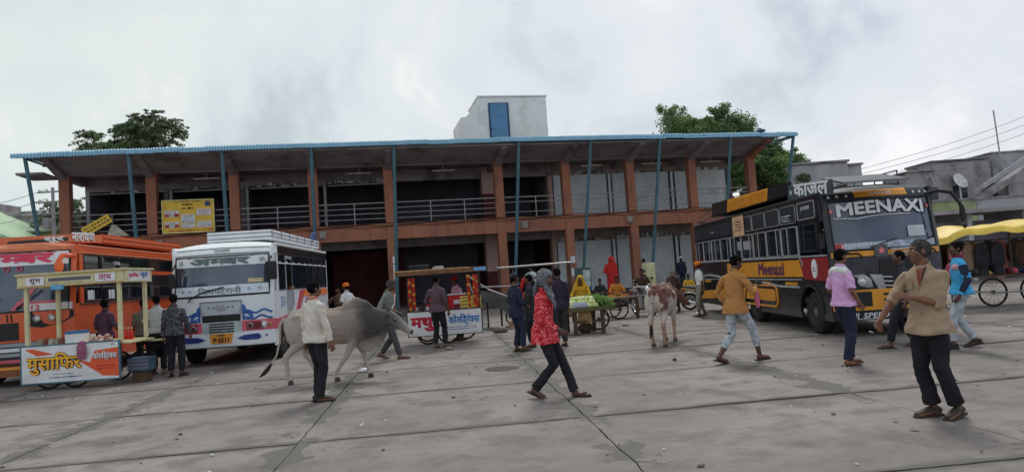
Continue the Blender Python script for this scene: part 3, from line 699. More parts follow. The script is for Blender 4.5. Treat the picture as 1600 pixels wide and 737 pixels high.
for k in range(26):
    x = rs.uniform(.2, 14); w = rs.uniform(.2, .5); hh = rs.uniform(.3, 1.0); z = rs.choice((0, 0, .6, 1.2)); 
    mb = MB(); mb.box(x, x+w, rs.uniform(-.2, .2), .5, z, z+hh); obj('goods', mb, mat('goods%d' % (k % 6), [srgb(150, 110, 100), srgb(90, 90, 110), srgb(170, 150, 90), srgb(120, 60, 60), srgb(180, 176, 170), srgb(60, 80, 70)][k % 6], var=.3), h, bevel=.03)
# satellite dishes
def dish(label, loc, r_, m, yaw, pole):
    t = thing('satellite_dish', label, 'satellite dish', loc, yaw, None)
    mb = MB(); prof = [(r_*k/6, -.18*r_*(1-(k/6)**2)-.0) for k in range(7)]
    Mx = Matrix.Translation((0, 0, pole)) @ Matrix.Rotation(R(68), 4, 'X')
    mb.lathe([(max(a, .001), b) for a, b in prof]+[(r_*1.02, .01), (r_, -.02)], n=20, M=Mx); obj('dish', mb, m, t, smooth=True)
    mb = MB(); mb.tube([(0, .08, 0), (0, .08, pole)], .05 if r_ > .4 else .03, 6); obj('mast', mb, m, t)
    mb = MB(); mb.tube([(0, -.1, pole-r_*.8), (0, -r_*.9, pole-.15)], .015, 4); mb.ball((0, -r_*.95, pole-.12), .05, 6); obj('feed_arm', mb, GREYW, t)
dish('white satellite dish on a mast on the grey block', (29.1, 44.6, 4.2), .52, mat('dish_white', srgb(206, 208, 210)), .3, 1.5)
dish('small dark blue satellite dish on the skyline above the black bus', (24.6, 45.2, 5.2), .26, mat('dish_blue', srgb(70, 74, 104)), 0, 1.1)
# wires across the right sky
for k, (z0, z1) in enumerate(((6.3, 10.6), (5.9, 10.0), (5.4, 9.0), (6.6, 11.2), (5.2, 8.3))):
    mb = MB(); mb.tube([(21.5+16*t, 43.5-2*t, z0+(z1-z0)*t-.5*math.sin(3.14*t)) for t in [q/12 for q in range(13)]], .013, 4)
    tag(obj('overhead_wire', mb, GREYD), ['second highest of the thin wires rising to the right edge', 'middle thin wire rising to the right edge', 'second lowest of the thin wires rising to the right edge', 'highest of the thin wires rising to the right edge', 'lowest of the thin wires rising to the right edge'][k], 'wire', 'overhead wires in the right sky')
# ================================================================== BUSES
TYRE = mat('tyre_rubber', (.022, .021, .02), rough=.9, var=.3, scale=9, bump=.4)
RIM = mat('wheel_rim', srgb(120, 116, 110), rough=.6, metal=.3, var=.3, scale=8, dirt=(srgb(80, 66, 54), .45, .7, 5))
CHROME = mat('chrome_trim', srgb(196, 198, 202), rough=.25, metal=.7, var=.15, scale=6)
RUBBER = mat('black_rubber', (.02, .02, .022), rough=.7)
UNDER = mat('underbody', (.03, .027, .025), rough=.95, var=.4)
SEAT = mat('seat_cloth', srgb(70, 60, 84), rough=.9, var=.2)
LAMP = mat('lamp_glass', srgb(214, 218, 222), rough=.12, metal=.4, var=.08, coat=.6)
AMBER = mat('amber_lens', srgb(232, 140, 40), rough=.25)
def glassmat(name, c, alpha, rough=.06):
    m = mat(name, c, rough=rough, var=.25, scale=1.2, spec=.8, alpha=alpha, coat=.5); return m
GLS = glassmat('bus_glass', (.02, .03, .045), .62)
GLW = glassmat('windscreen_glass', (.075, .10, .155), .84); GLW.node_tree.nodes['Principled BSDF'].inputs['Metallic'].default_value = .25
GLD = glassmat('tinted_glass', (.012, .018, .018), .9)
def drape(o, fn):
    me = o.data; n = len(me.vertices); co = np.empty(n*3); me.vertices.foreach_get('co', co); co = co.reshape(-1, 3)
    me.vertices.foreach_set('co', np.array([fn(*c) for c in co]).ravel()); me.update(); return o
class Bus:
    def __init__(s, name, label, loc, yaw, w, Lb, zs, m):
        """zs: dict(skirt, sill, wtop, roof, ws0, ws1, brow)"""
        s.t = thing(name, label, 'bus', loc, yaw); s.w = w; s.L = Lb; s.z = zs; s.m = m; s.bul = .20; s.rake = zs.get('rake', .16)
    def F(s, x, z):
        q = min(1, abs(2*x/s.w)); y = -s.bul*(1-q**3)
        if z > s.z['ws0']: y += (z-s.z['ws0'])*s.rake
        if z > s.z['ws1']: y += 2.2*(z-s.z['ws1'])**2
        return y
    def front(s, name, x0, x1, z0, z1, m, off=.0, nx=10, nz=3, parent=None, hole=None, thick=.03, taper=0.):
        """panel lying on the curved front, proud by off"""
        mb = MB()
        for a, b in ((0, 0), (thick, 1)):
            mb.grid(lambda i, j: Vector((((x0+(x1-x0)*i)*(1-taper*j)), s.F((x0+(x1-x0)*i), z0+(z1-z0)*j)-off+a, z0+(z1-z0)*j)), nx, nz)
        n1_ = (nx+1)*(nz+1); rim = [i*(nz+1) for i in range(nx+1)]+[nx*(nz+1)+j for j in range(1, nz+1)]+[i*(nz+1)+nz for i in range(nx-1, -1, -1)]+[j for j in range(nz-1, 0, -1)]
        mb.f += [(rim[k], rim[(k+1) % len(rim)], n1_+rim[(k+1) % len(rim)], n1_+rim[k]) for k in range(len(rim))]; mb.mi += [0]*len(rim)
        return obj(name, mb, m, parent or s.t, smooth=True)
    def ftube(s, name, pts, r_, m, off=.0, parent=None, close=False):
        if close: pts = pts+[pts[0]]
        P = []
        for (xa, za), (xb, zb) in zip(pts[:-1], pts[1:]):
            for k in range(6): t = k/6; x = xa+(xb-xa)*t; z = za+(zb-za)*t; P.append((x, s.F(x, z)-off, z))
        P.append((pts[-1][0], s.F(*pts[-1])-off, pts[-1][1]))
        mb = MB(); mb.tube(P, r_, 6); return obj(name, mb, m, parent or s.t, smooth=True)
    def ftext(s, runs, x, z, w, h, m, off=.012, bold=.012, arch=0, name='lettering', parent=None, skew=0):
        M = Matrix(((1, 0, 0, x), (0, 0, -1, 0), (0, 1, 0, z), (0, 0, 0, 1)))
        o = lettering(name, runs, w, h, m, parent or s.t, M, bold)
        return drape(o, lambda a, b, c: (a+skew*(c-z), s.F(a+skew*(c-z), c)-off+b, c+arch*(1-((a-x)/(w/2))**2)))
    def fshape(s, name, poly, m, off=.01, parent=None):
        mb = MB(); mb.add([Vector((x, s.F(x, z)-off, z)) for x, z in poly]+[Vector((x, s.F(x, z)-off+.02, z)) for x, z in poly],
                          [tuple(range(len(poly)))]+[(k, (k+1) % len(poly), len(poly)+(k+1) % len(poly), len(poly)+k) for k in range(len(poly))])
        return obj(name, mb, m, parent or s.t)
    def side(s, sg, name, y0, y1, z0, z1, m, off=.004, parent=None, th=.02, bevel=0):
        mb = MB(); x = sg*s.w/2; mb.box(min(x+sg*off, x-sg*th), max(x+sg*off, x-sg*th), y0, y1, z0, z1); return obj(name, mb, m, parent or s.t, bevel=bevel)
    def sshape(s, sg, name, poly, m, off=.008, parent=None):
        mb = MB(); x = sg*s.w/2; mb.prism(poly, x+sg*off, x-sg*.01, axis='x'); return obj(name, mb, m, parent or s.t)
    def stube(s, sg, name, pts, r_, m, off=.0, parent=None):
        mb = MB(); mb.tube([(sg*(s.w/2+off), y, z) for y, z in pts], r_, 6); return obj(name, mb, m, parent or s.t, smooth=True)
    def stext(s, sg, runs, y, z, w, h, m, bold=.012, off=.014, parent=None, dy=0, dz=0):
        x = sg*(s.w/2+off); d = (0, -1, dz) if sg < 0 else (0, 1, dz)
        return lettering('lettering', runs, w, h, m, parent or s.t, XF((x, y, z), d, (0, 0, 1)), bold)
    def shell(s, wheels, rw, colr, roofc, wsx=.0, arch=.12):
        z = s.z; w = s.w; t = s.t
        s.wsx = w/2-.10-wsx
        # lower sides with wheel arches
        for sg in (-1, 1):
            poly = [(0, z['skirt'])]
            for wy in wheels:
                R_ = rw+.11
                a0 = math.asin(max(-1, min(1, (z['skirt']-rw)/R_)))
                for k in range(13):
                    a = math.pi-a0-(math.pi-2*a0)*k/12; poly.append((wy+R_*math.cos(a), rw+R_*math.sin(a)))
            poly += [(s.L, z['skirt']), (s.L, z['sill']), (0, z['sill'])]
            mb = MB(); mb.prism(poly, sg*w/2, sg*(w/2-.04), axis='x'); obj('side_panel', mb, colr, t)
            for wy in wheels:       # arch lip
                mb = MB(); mb.tube([(sg*(w/2+.012), wy+(rw+.11)*math.cos(a), rw+(rw+.11)*math.sin(a)) for a in [math.pi*k/12 for k in range(13)]], .022, 6); obj('wheel_arch', mb, RUBBER, t, smooth=True)
        s.front('front_panel', -w/2, w/2, z['skirt']+.06, z['ws0'], colr, nx=18, nz=6)
        s.front('front_brow', -w/2, w/2, z['ws1'], z['roof']-.10, roofc, nx=18, nz=4)
        s.front('windscreen_pillar', -w/2, -s.wsx, z['ws0'], z['ws1'], colr, nx=3, nz=4)
        s.front('windscreen_pillar', s.wsx, w/2, z['ws0'], z['ws1'], colr, nx=3, nz=4)
        s.front('windscreen', -s.wsx, s.wsx, z['ws0'], z['ws1'], GLW, off=-.012, nx=16, nz=4, thick=.012)
        s.ftube('windscreen_rubber', [(-s.wsx, z['ws0']), (-s.wsx, z['ws1']), (s.wsx, z['ws1']), (s.wsx, z['ws0'])], .02, RUBBER, close=True)
        # roof
        zr = z['roof']; fy = lambda x: s.F(x, zr-.10)
        def rf(i, j):
            x = -w/2+w*i; q = abs(2*x/w); zz = zr-.10+.10*(1-q**3.5)
            y0 = fy(x); y = y0+(s.L-y0)*j; 
            if j == 0: zz = zr-.10
            if abs(j-1/14) < 1e-6: y = y0+.12; zz = zr-.10+.065*(1-q**3.5)
            if abs(j-2/14) < 1e-6: y = y0+.35
            return Vector((x, y, zz))
        mb = MB(); mb.grid(rf, 16, 14); obj('roof', mb, roofc, t, smooth=True)
        for sg in (-1, 1):
            mb = MB(); mb.box(min(sg*w/2, sg*(w/2-.05)), max(sg*w/2, sg*(w/2-.05)), .10, s.L, z['wtop'], zr-.10); obj('cant_rail', mb, roofc, t)
            mb = MB(); mb.tube([(sg*w/2, .2, zr-.10), (sg*w/2, s.L, zr-.10)], .022, 6); obj('gutter', mb, roofc, t)
        # rear
        mb = MB(); mb.box(-w/2+.001, w/2-.001, s.L-.05, s.L+.03, z['skirt'], z['sill']+.1); mb.box(-w/2+.001, w/2-.001, s.L-.05, s.L+.03, z['wtop']-.05, zr-.08)
        for sg in (-1, 1): mb.box(min(sg*w/2, sg*(w/2-.3)), max(sg*w/2, sg*(w/2-.3)), s.L-.05, s.L+.03, z['sill'], z['wtop'])
        mb.box(-.08, .08, s.L-.05, s.L+.03, z['sill'], z['wtop']); o = obj('rear_panel', mb, colr, t); o['kind'] = 'stuff'
        # floor, chassis, seats
        mb = MB(); mb.box(-w/2+.05, w/2-.05, .1, s.L-.06, z['skirt']+.30, z['skirt']+.42); obj('floor', mb, UNDER, t)
        mb = MB(); mb.box(-.45, .45, .2, s.L-.4, .38, z['skirt']+.29); 
        obj('chassis', mb, UNDER, t)
        for wy in wheels: mb = MB(); mb.tube([(-w/2+.15, wy, rw), (w/2-.15, wy, rw)], .08, 8); obj('axle', mb, UNDER, t)
        y = 1.9
        while y < s.L-.5:
            for sg in (-1, 1):
                mb = MB(); a, b = sorted((sg*(w/2-.12), sg*.22)); mb.box(a, b, y, y+.10, z['sill']-.5, z['sill']+.28)
                q = obj('seat', mb, SEAT, t, bevel=.02)
            y += .85
        mb = MB(); mb.box(-w/2+.2, w/2-.2, .25, .6, z['ws0']-.25, z['ws0']-.05); obj('dashboard', mb, UNDER, t, bevel=.03)
        mb = MB(); mb.ring((w*.24, .72, z['ws0']+.02), .2, .018, 18, 6, axis='y'); obj('steering_wheel', mb, RUBBER, t)
        # wheels
        for wy in wheels:
            for sg in (-1, 1): s.wheel(sg*(w/2-.17), wy, rw, sg)
        s.rw = rw
    def wheel(s, x, y, r_, sg):
        mb = MB(); mb.lathe([(r_*.56, -.11), (r_*.90, -.125), (r_*.985, -.10), (r_, -.05), (r_, .05), (r_*.985, .10), (r_*.90, .125), (r_*.56, .11)], n=28, axis='x')
        w_ = obj('wheel', mb, TYRE, s.t, smooth=True, loc=(x, y, r_))
        mb = MB(); mb.lathe([(r_*.57, .09), (r_*.55, .115), (r_*.48, .08), (r_*.30, .03), (r_*.24, .03), (r_*.22, .11), (r_*.10, .13), (.001, .13)], n=20, axis='x', M=Matrix.Scale(sg, 4, (1, 0, 0)))
        obj('rim', mb, RIM, w_, smooth=True)
        mb = MB()
        for k in range(8):
            a = k*math.pi/4; mb.lathe([(.014, .03), (.014, .055), (.001, .056)], (0, r_*.36*math.cos(a), r_*.36*math.sin(a)), 6, axis='x', M=Matrix.Scale(sg, 4, (1, 0, 0)))
        q = obj('wheel_nuts', mb, CHROME, w_); q['kind'] = 'stuff'
    def window(s, sg, y0, y1, z0, z1, fm, gm_, bar=None, th=.022, r_=.05):
        x = sg*(s.w/2+.004); mb = MB()
        loop = []
        for cy, cz, a0 in ((y1-r_, z1-r_, 0), (y0+r_, z1-r_, 90), (y0+r_, z0+r_, 180), (y1-r_, z0+r_, 270)):
            for k in range(4): a = R(a0+30*k); loop.append((x, cy+r_*math.cos(a), cz+r_*math.sin(a)))
        mb.tube(loop+[loop[0], loop[1]], th/2, 5, cap=False)
        if bar: 
            for b_ in bar: yy = y0+(y1-y0)*b_; mb.tube([(x, yy, z0), (x, yy, z1)], th/2, 5)
        f_ = obj('window', mb, fm, s.t)
        mb = MB(); mb.box(min(x-sg*.02, x-sg*.03), max(x-sg*.02, x-sg*.03), y0, y1, z0, z1); obj('pane', mb, gm_, f_)
        return f_
    def pillars(s, sg, ys, z0, z1, m, wd_=.06):
        for y in ys: s.side(sg, 'pillar', y-wd_/2, y+wd_/2, z0, z1, m, off=.001, th=.04)
    def headlamp(s, x, z, r_, m=None):
        y = s.F(x, z); mb = MB(); mb.lathe([(r_*1.15, 0), (r_*1.15, -.03), (r_*.98, -.035), (r_*.9, -.005)], (x, y+.0, z), 16, axis='y'); h = obj('headlight', mb, CHROME, s.t, smooth=True)
        mb = MB(); mb.ball((x, y-.0, z), (r_*.9, .035, r_*.9), 12); obj('lens', mb, m or LAMP, h, smooth=True)
def star(cx, cz, r_, n=5, rot=0):
    return [(cx+(r_ if k % 2 == 0 else r_*.42)*math.sin(rot+math.pi*k/n), cz+(r_ if k % 2 == 0 else r_*.42)*math.cos(rot+math.pi*k/n)) for k in range(2*n)]
# ------------------------------------------------------------------ black and orange bus
BLK = mat('bus_black', srgb(28, 30, 37), rough=.3, var=.2, scale=1.5, dirt=(srgb(70, 67, 66), .56, .85, 1.8), coat=.3, bump=.02, bscale=3)
BLK2 = mat('bus_black_roof', srgb(46, 50, 56), rough=.45, var=.2, scale=2)
ORG = mat('bus_amber', srgb(226, 152, 46), rough=.4, var=.08, scale=2, dirt=(srgb(150, 104, 52), .58, .8, 3), coat=.3)
RED = mat('bus_red', srgb(150, 40, 48), rough=.4, var=.1, coat=.3)
SILV = mat('silver_paint', srgb(166, 168, 172), rough=.4, var=.15, scale=5)
WLET = mat('white_letter', srgb(226, 230, 236), rough=.5, var=.06)
PURP = mat('purple_letter', srgb(104, 52, 92), rough=.5, var=.1)
b = Bus('bus', 'black bus with amber band and roof rack parked on the right', (7.02, 13.18, 0), 0, 2.12, 9.5,
        dict(skirt=.30, sill=1.56, wtop=2.22, roof=2.86, ws0=1.62, ws1=2.56, rake=.14), BLK)
b.shell((.92, 4.40), .43, BLK, BLK2)
sg = -1
b.side(-1, 'window_band', .3, b.L, 2.225, 2.30, BLK); b.side(-1, 'window_band', .3, b.L, 2.66, 2.76, BLK)
ys = [.32]+[1.30+1.02*k for k in range(9)]
for k in range(9):
    y0, y1 = 1.36+.905*k, 1.36+.905*k+.84
    b.window(-1, y0, y1, 1.60, 2.20, SILV, GLS, bar=[.30 if k % 2 else .62], th=.026)
    b.window(-1, y0, y1, 2.29, 2.66, SILV if k < 4 else BLK2, GLD, th=.016)
b.pillars(-1, [1.33+.905*k-.0 for k in range(10)], 1.56, 2.70, BLK, .055)
b.window(-1, .42, 1.24, 1.66, 2.20, BLK2, GLS, bar=[.72], th=.03); b.window(-1, .42, 1.24, 2.32, 2.66, SILV, GLD)
b.pillars(-1, [.33], 1.56, 2.74, BLK, .16)
b.pillars(1, [.33]+[1.33+1.35*k for k in range(7)], 1.56, 2.76, BLK, .10)
for k in range(6): b.window(1, 1.40+1.35*k, 2.62+1.35*k, 1.60, 2.20, SILV, GLS, bar=[.5])
b.stext(-1, ['JAY', 'SHREE'], .80, 2.53, .42, .09, WLET, off=.03); 
scribble('print', .5, .16, 3, WLET, b.t, XF((-1.085, 1.82, 2.40), (0, -1, 0), (0, 0, 1)), seed=4, z=.004); scribble('print', .3, .06, 1, WLET, b.t, XF((-1.085, 7.4, 2.44), (0, -1, 0), (0, 0, 1)), seed=5)
mb = MB(); mb.box(-1.10, -1.085, 4.55, 5.42, 2.20, 2.72); pb = obj('pasted_board', mb, mat('tan_board', srgb(206, 164, 128), rough=.8, var=.12, scale=3), b.t); scribble('print', .6, .3, 4, DK, pb, XF((-1.101, 4.98, 2.46), (0, -1, 0), (0, 0, 1)), seed=6)
# amber name band, red nose patch, trim
b.sshape(-1, 'amber_band', [(1.12, 1.15), (6.3, 1.12), (6.3, 1.50), (1.35, 1.50)], ORG)
b.sshape(-1, 'red_patch', [(.02, 1.06), (1.16, 1.10), (1.38, 1.53), (.02, 1.53)], RED, off=.012)
mb = MB(); mb.lathe([(.19, .0), (.19, .018), (.001, .018)], n=20, axis='x', M=Matrix.Translation((-1.07, .62, 1.31)) @ Matrix.Scale(-1, 4, (1, 0, 0)) @ Matrix.Scale(.62, 4, (0, 1, 0))); em = obj('emblem', mb, WLET, b.t)
scribble('print', .16, .1, 2, RED, em, XF((-1.09, .62, 1.30), (0, -1, 0), (0, 0, 1)), seed=8)
b.stext(-1, ['Meenaxi'], 3.0, 1.325, 1.60, .30, PURP, bold=.028, off=.016)
b.stube(-1, 'trim', [(0.05, 1.56), (9.4, 1.58)], .016, SILV, .01); b.stube(-1, 'trim', [(1.3, 1.09), (9.4, 1.05)], .014, SILV, .01)
b.stube(-1, 'trim', [(1.30, 2.2), (1.30, 1.62), (1.28, 1.50), (1.18, 1.44), (1.22, 1.36)], .016, SILV, .012)
b.stube(-1, 'trim', [(1.45, .93), (2.4, .93), (4.0, 1.03)], .024, SILV, .012)
b.stube(-1, 'trim', [(6.4, 1.02), (7.2, 1.14), (8.2, 1.18), (9.3, 1.10)], .03, SILV, .012)
for y0 in (1.55, 3.1, 4.7, 6.4, 8.0): b.side(-1, 'step_rail', y0, y0+.62, .97, 1.03, ORG, off=.02)
rr = lambda y0, y1, z0, z1, r_: [(y0+r_-r_*math.cos(a), z1-r_+r_*math.sin(a)) for a in [R(15*k) for k in range(7)]]+[(y1, z1), (y1, z0)]+[(y0+r_-r_*math.cos(a), z0+r_-r_*math.sin(a)) for a in [R(90-15*k) for k in range(7)]]
b.sshape(-1, 'locker_door', rr(2.85, 5.6, .58, .86, .10), ORG)
b.stube(-1, 'locker_trim', [(5.6, .94)]+[(2.70+.14-.14*math.cos(a), .80+.14*math.sin(a)) for a in [R(90-15*k) for k in range(7)]]+[(2.70, .60)]+[(2.84-.14*math.cos(a), .60-.14*math.sin(a)) for a in [R(15*k) for k in range(7)]]+[(5.6, .46)], .026, ORG, .015)
b.sshape(-1, 'lower_band', [(5.7, .58), (9.42, .42), (9.42, .66), (5.7, .84)], ORG)
b.stube(-1, 'locker_trim', [(6.4-.14*math.cos(a), .70+.24*math.sin(a)) for a in [R(-90+20*k) for k in range(19)]], .02, ORG, .015)
# front
b.front('amber_brow', -.48, .52, 2.62, 2.755, ORG, off=.006, nx=8); b.ftext(['SHIV', 'OM'], .0, 2.68, .42, .05, WLET, bold=.01)
for x in (-.92, -.78, -.62, .66, .80, .94): b.fshape('star', star(x, 2.66, .035), WLET, off=.012)
b.ftext(['MEENAXI'], -.02, 2.385, 1.64, .25, WLET, bold=.035, off=.016, arch=.04)
ob = lettering('letter_shade', ['MEENAXI'], 1.68, .27, DK, b.t, Matrix(((1, 0, 0, -.0), (0, 0, -1, 0), (0, 1, 0, 2.375), (0, 0, 0, 1))), .05); drape(ob, lambda a, b_, c: (a, b.F(a, c)-.008+b_*.5, c+.04*(1-(a/.84)**2)))
b.ftube('windscreen_trim', [(-.9, 2.24), (-.5, 2.21), (-.2, 2.25), (.1, 2.26), (.5, 2.25)], .010, WLET, .012)
b.fshape('star', star(-.93, 2.38, .06), mat('pink_print', srgb(214, 120, 130)), off=.014); b.fshape('star', star(.90, 2.38, .05), MATS['pink_print'], off=.014)
b.front('windscreen_band', -.94, .94, 1.64, 1.76, mat('pale_print', srgb(170, 180, 200), rough=.4, var=.3, scale=9), off=.006, thick=.01)
b.ftext(['JAY', ' SHREE ', 'MAHAKAL'], -.38, 1.70, .95, .085, WLET, bold=.02); b.front('sticker', -.94, -.80, 1.645, 1.755, MATS['print_red'], off=.014, thick=.01)
b.front('paper_notice', .40, .74, 1.82, 2.02, mat('notice_paper', srgb(196, 200, 208), rough=.6, var=.1), off=.012, thick=.01)
b.front('amber_strip', -1.02, 1.02, 1.50, 1.60, ORG, off=.012)
for x in (-.72, .72): b.ftube('grab_handle', [(x-.16, 1.50), (x-.10, 1.56), (x+.12, 1.56), (x+.18, 1.50)], .016, RUBBER, .05)
b.front('number_board', -.30, -.06, 1.47, 1.70, mat('board_dark', srgb(84, 88, 96)), off=.05, thick=.03); b.fshape('star', star(-.18, 1.585, .075), mat('star_pink', srgb(232, 130, 130)), off=.062)
for z in (1.53, 1.60, 1.47): b.ftube('chrome_bar', [(.0, z), (.72, z+.01)], .014, CHROME, .03)
b.front('grille_opening', -.22, .52, 1.16, 1.42, RUBBER, off=.02)
for x in (-.62, .86): b.front('body_mesh', x-.28, x+.20, 1.17, 1.46, mat('dull_black', srgb(62, 62, 72), rough=.6), off=.012)
b.front('grille', -.20, .62, .80, 1.14, RUBBER, off=.014)
for k in range(4): b.ftube('grille_bar', [(-.20, .86+.08*k), (.20, .83+.08*k), (.62, .86+.08*k)], .017, CHROME, .035)
b.fshape('grille_wing', [(-.42, 1.16), (-.20, 1.14), (-.14, .84), (-.24, .80)], SILV, off=.03)
for sx in (-1, 1):
    cx = -.68 if sx < 0 else .82
    b.fshape('lamp_housing', [(cx-.30, .92), (cx-.28, 1.15), (cx+.16, 1.17), (cx+.28, 1.08), (cx+.30, .92)], SILV, off=.018)
    b.headlamp(cx-.10, 1.03, .085); b.headlamp(cx+.13, 1.03, .085)
b.front('bumper', -1.06, 1.06, .50, .88, ORG, off=.05, thick=.10, nx=18)
for cx in (-.60, .84): b.front('fog_recess', cx-.17, cx+.17, .57, .84, RUBBER, off=.056)
for k in range(3): b.front('bumper_slot', -.22, .55, .56+.10*k, .60+.10*k, RUBBER, off=.056)
b.front('lip', -1.04, 1.04, .32, .485, RUBBER, off=.055, thick=.10, nx=18)
b.ftext(['SPEED'], -.38, .405, .46, .10, WLET, off=.066, bold=.02, skew=.25); b.fshape('star', star(-.09, .405, .05), WLET, off=.066); b.ftext(['HI'], -.75, .405, .12, .10, WLET, off=.066, bold=.02, skew=.25)
scribble('print', .5, .035, 1, WLET, b.t, XF((-.5, -.25, .345), (1, 0, 0), (0, 0, 1)), seed=9)
mb = MB(); mb.tube([(.86, .0, 2.60), (1.02, -.14, 2.64), (1.22, -.24, 2.58), (1.33, -.30, 2.36), (1.35, -.30, 2.22)], [.034, .036, .034, .03, .022], 8); ma = obj('mirror_arm', mb, RUBBER, b.t, smooth=True)
mb = MB(); mb.ball((1.36, -.30, 2.18), (.055, .045, .17), 10); obj('mirror', mb, RUBBER, ma, smooth=True)
mb = MB(); mb.ball((1.38, -.30, 1.94), (.035, .04, .05), 8); obj('lower_mirror', mb, RUBBER, ma, smooth=True)
mb = MB(); mb.tube([(-1.06, .2, 1.9), (-1.16, .0, 1.92)], .02, 6); ma = obj('mirror_arm', mb, RUBBER, b.t); mb = MB(); mb.box(-1.22, -1.12, -.04, .0, 1.68, 1.98); obj('mirror', mb, RUBBER, ma, bevel=.015)
for x in (-.35, .45): b.ftube('wiper', [(x, 1.66), (x+.5, 1.80)], .010, RUBBER, .03)
# roof rack: side boards black / amber / black, name board in front
mb = MB(); mb.box(-.98, .98, 1.0, 7.6, 2.90, 2.94); rk = obj('roof_rack', mb, BLK2, b.t)
for nm, y0, y1, m_ in (('rack_board', 6.05, 7.55, BLK), ('rack_board', 3.0, 6.04, ORG), ('rack_board', 1.72, 2.99, BLK)):
    mb = MB(); mb.prism([(y0+.0, 2.92), (y1, 2.92), (y1-.12, 3.20+.02*(y1-3)), (y0-.12, 3.20+.02*(y0-3))], -1.02, -.98, axis='x'); q = obj(nm, mb, m_, rk)
    if m_ is ORG:
        for k in range(4): mb = MB(); mb.box(-1.035, -1.02, y0+.05, y1-.15, 2.96+.06*k, 2.985+.06*k); obj('ridge', mb, ORG, rk)
NAMEB = mat('name_board', srgb(66, 76, 86), rough=.5, var=.1)
mb = MB(); mb.prism([(-.35, 2.70), (1.70, 2.80), (1.62, 3.10), (-.35, 2.97)], -1.05, -1.01, axis='x'); nb = obj('name_board', mb, NAMEB, rk)
lettering('lettering', ['काजल'], 1.60, .26, WLET, nb, XF((-1.056, .55, 2.895), (0, -1, -.07), (0, 0, 1)), .035)
mb = MB(); mb.add([Vector((-1.056, 1.5+a, 2.93+c)) for a, c in star(0, 0, .07)], [tuple(range(10))]); obj('star', mb, WLET, nb)
mb = MB(); mb.prism([(-.75, 2.82), (.15, 3.03), (.2, 3.06), (-.70, 2.86)], -1.0, .2, axis='x'); obj('rack_visor', mb, BLK2, rk)
for k in range(8):
    mb = MB(); mb.tube([(.95, 1.0+.9*k, 2.92), (.95, 1.0+.9*k, 3.2)], .015, 5); obj('rack_post', mb, BLK2, rk)
mb = MB(); mb.tube([(.95, 1.0, 3.2), (.95, 7.5, 3.2)], .015, 5); obj('rack_rail', mb, BLK2, rk)
mb = MB(); mb.tube([(-1.0, 7.5, 2.92), (-1.0, 9.3, 2.86), (-.9, 9.3, 3.02), (-.98, 7.6, 3.12)], .015, 5); obj('rack_rail', mb, BLK2, rk)
# ------------------------------------------------------------------ white bus
WHT = mat('bus_white', srgb(222, 228, 236), rough=.35, var=.04, scale=1.5, dirt=(srgb(170, 168, 164), .60, .85, 2.2), coat=.3)
WHR = mat('bus_white_roof', srgb(236, 240, 242), rough=.5, var=.04)
GREYB = mat('bus_grey', srgb(150, 156, 166), rough=.45, var=.1)
PINK = mat('bus_pink', srgb(206, 92, 110), rough=.4, var=.1, coat=.3); BLUE = mat('bus_blue', srgb(40, 92, 168), rough=.4, var=.15, coat=.3); NAVYB = mat('bus_navy', srgb(34, 56, 128), rough=.35)
GLET = mat('grey_letter', srgb(96, 112, 116), rough=.5, var=.15); PLATE = mat('plate_amber', srgb(226, 150, 56), rough=.5, var=.08); BLET = mat('blue_letter', srgb(90, 140, 190), rough=.5)
b = Bus('bus', 'white bus with blue grille swirls and pink lamp band facing the yard', (-6.66, 15.86, 0), R(4.2), 2.28, 6.2,
        dict(skirt=.36, sill=1.60, wtop=2.48, roof=2.80, ws0=1.56, ws1=2.46, rake=.13), WHT)
b.shell((.86, 4.3), .40, WHT, WHR)
b.pillars(1, [.33], 1.6, 2.5, WHT, .16); b.pillars(1, [1.02, 1.74, 2.7, 3.6, 4.5, 5.4, 6.1], 1.6, 2.5, BLK, .06)
b.window(1, .45, .98, 1.62, 2.46, BLK, GLS); 
for k, y0 in enumerate((1.78, 2.74, 3.64, 4.54, 5.44)): b.window(1, y0, y0+(.88 if k < 4 else .6), 1.62, 2.46, BLK, GLS, bar=[.5])
mb = MB(); mb.box(1.10, 1.145, 1.06, 1.72, .62, 2.44); dr = obj('door', mb, GREYB, b.t, bevel=.02)
mb = MB(); mb.box(1.146, 1.152, 1.14, 1.64, 1.60, 2.36); obj('pane', mb, GLD, dr); mb = MB(); mb.tube([(1.17, 1.68, 1.2), (1.17, 1.68, 1.7)], .014, 5); obj('handle', mb, CHROME, dr)
b.side(1, 'window_band', .4, 6.2, 2.46, 2.66, BLK, off=.006)
mb = MB(); mb.tube([(1.155, .3, 2.24), (1.155, 6.1, 2.26)], .012, 5); obj('curtain_rail', mb, WLET, b.t)
for k in range(9): mb = MB(); mb.ball((1.165, .5+.65*k, 2.25+.01*(k % 2)), (.02, .035, .035), 6); obj('hook', mb, WLET, b.t)
b.pillars(-1, [.33]+[1.0+1.0*k for k in range(6)], 1.6, 2.5, WHT, .12)
for k in range(5): b.window(-1, 1.06+k, 1.94+k, 1.62, 2.46, SILV, GLS, bar=[.5])
b.stext(1, ['2511'], .72, 1.34, .42, .24, BLET, bold=.01)
b.sshape(1, 'pink_stripe', [(1.85, .98), (2.3, .98), (3.1, 1.58), (2.5, 1.58)], PINK); b.sshape(1, 'amber_stripe', [(2.75, 1.40), (6.1, 1.38), (6.1, 1.58), (2.95, 1.58)], mat('bus_orange_stripe', srgb(226, 120, 60)))
b.sshape(1, 'purple_stripe', [(2.4, .98), (2.9, .98), (3.9, 1.38), (3.3, 1.38)], mat('bus_purple', srgb(130, 90, 140)))
b.sshape(1, 'pink_band', [(0, .74), (6.2, .80), (6.2, .92), (1.0, 1.0), (0, .96)], PINK)
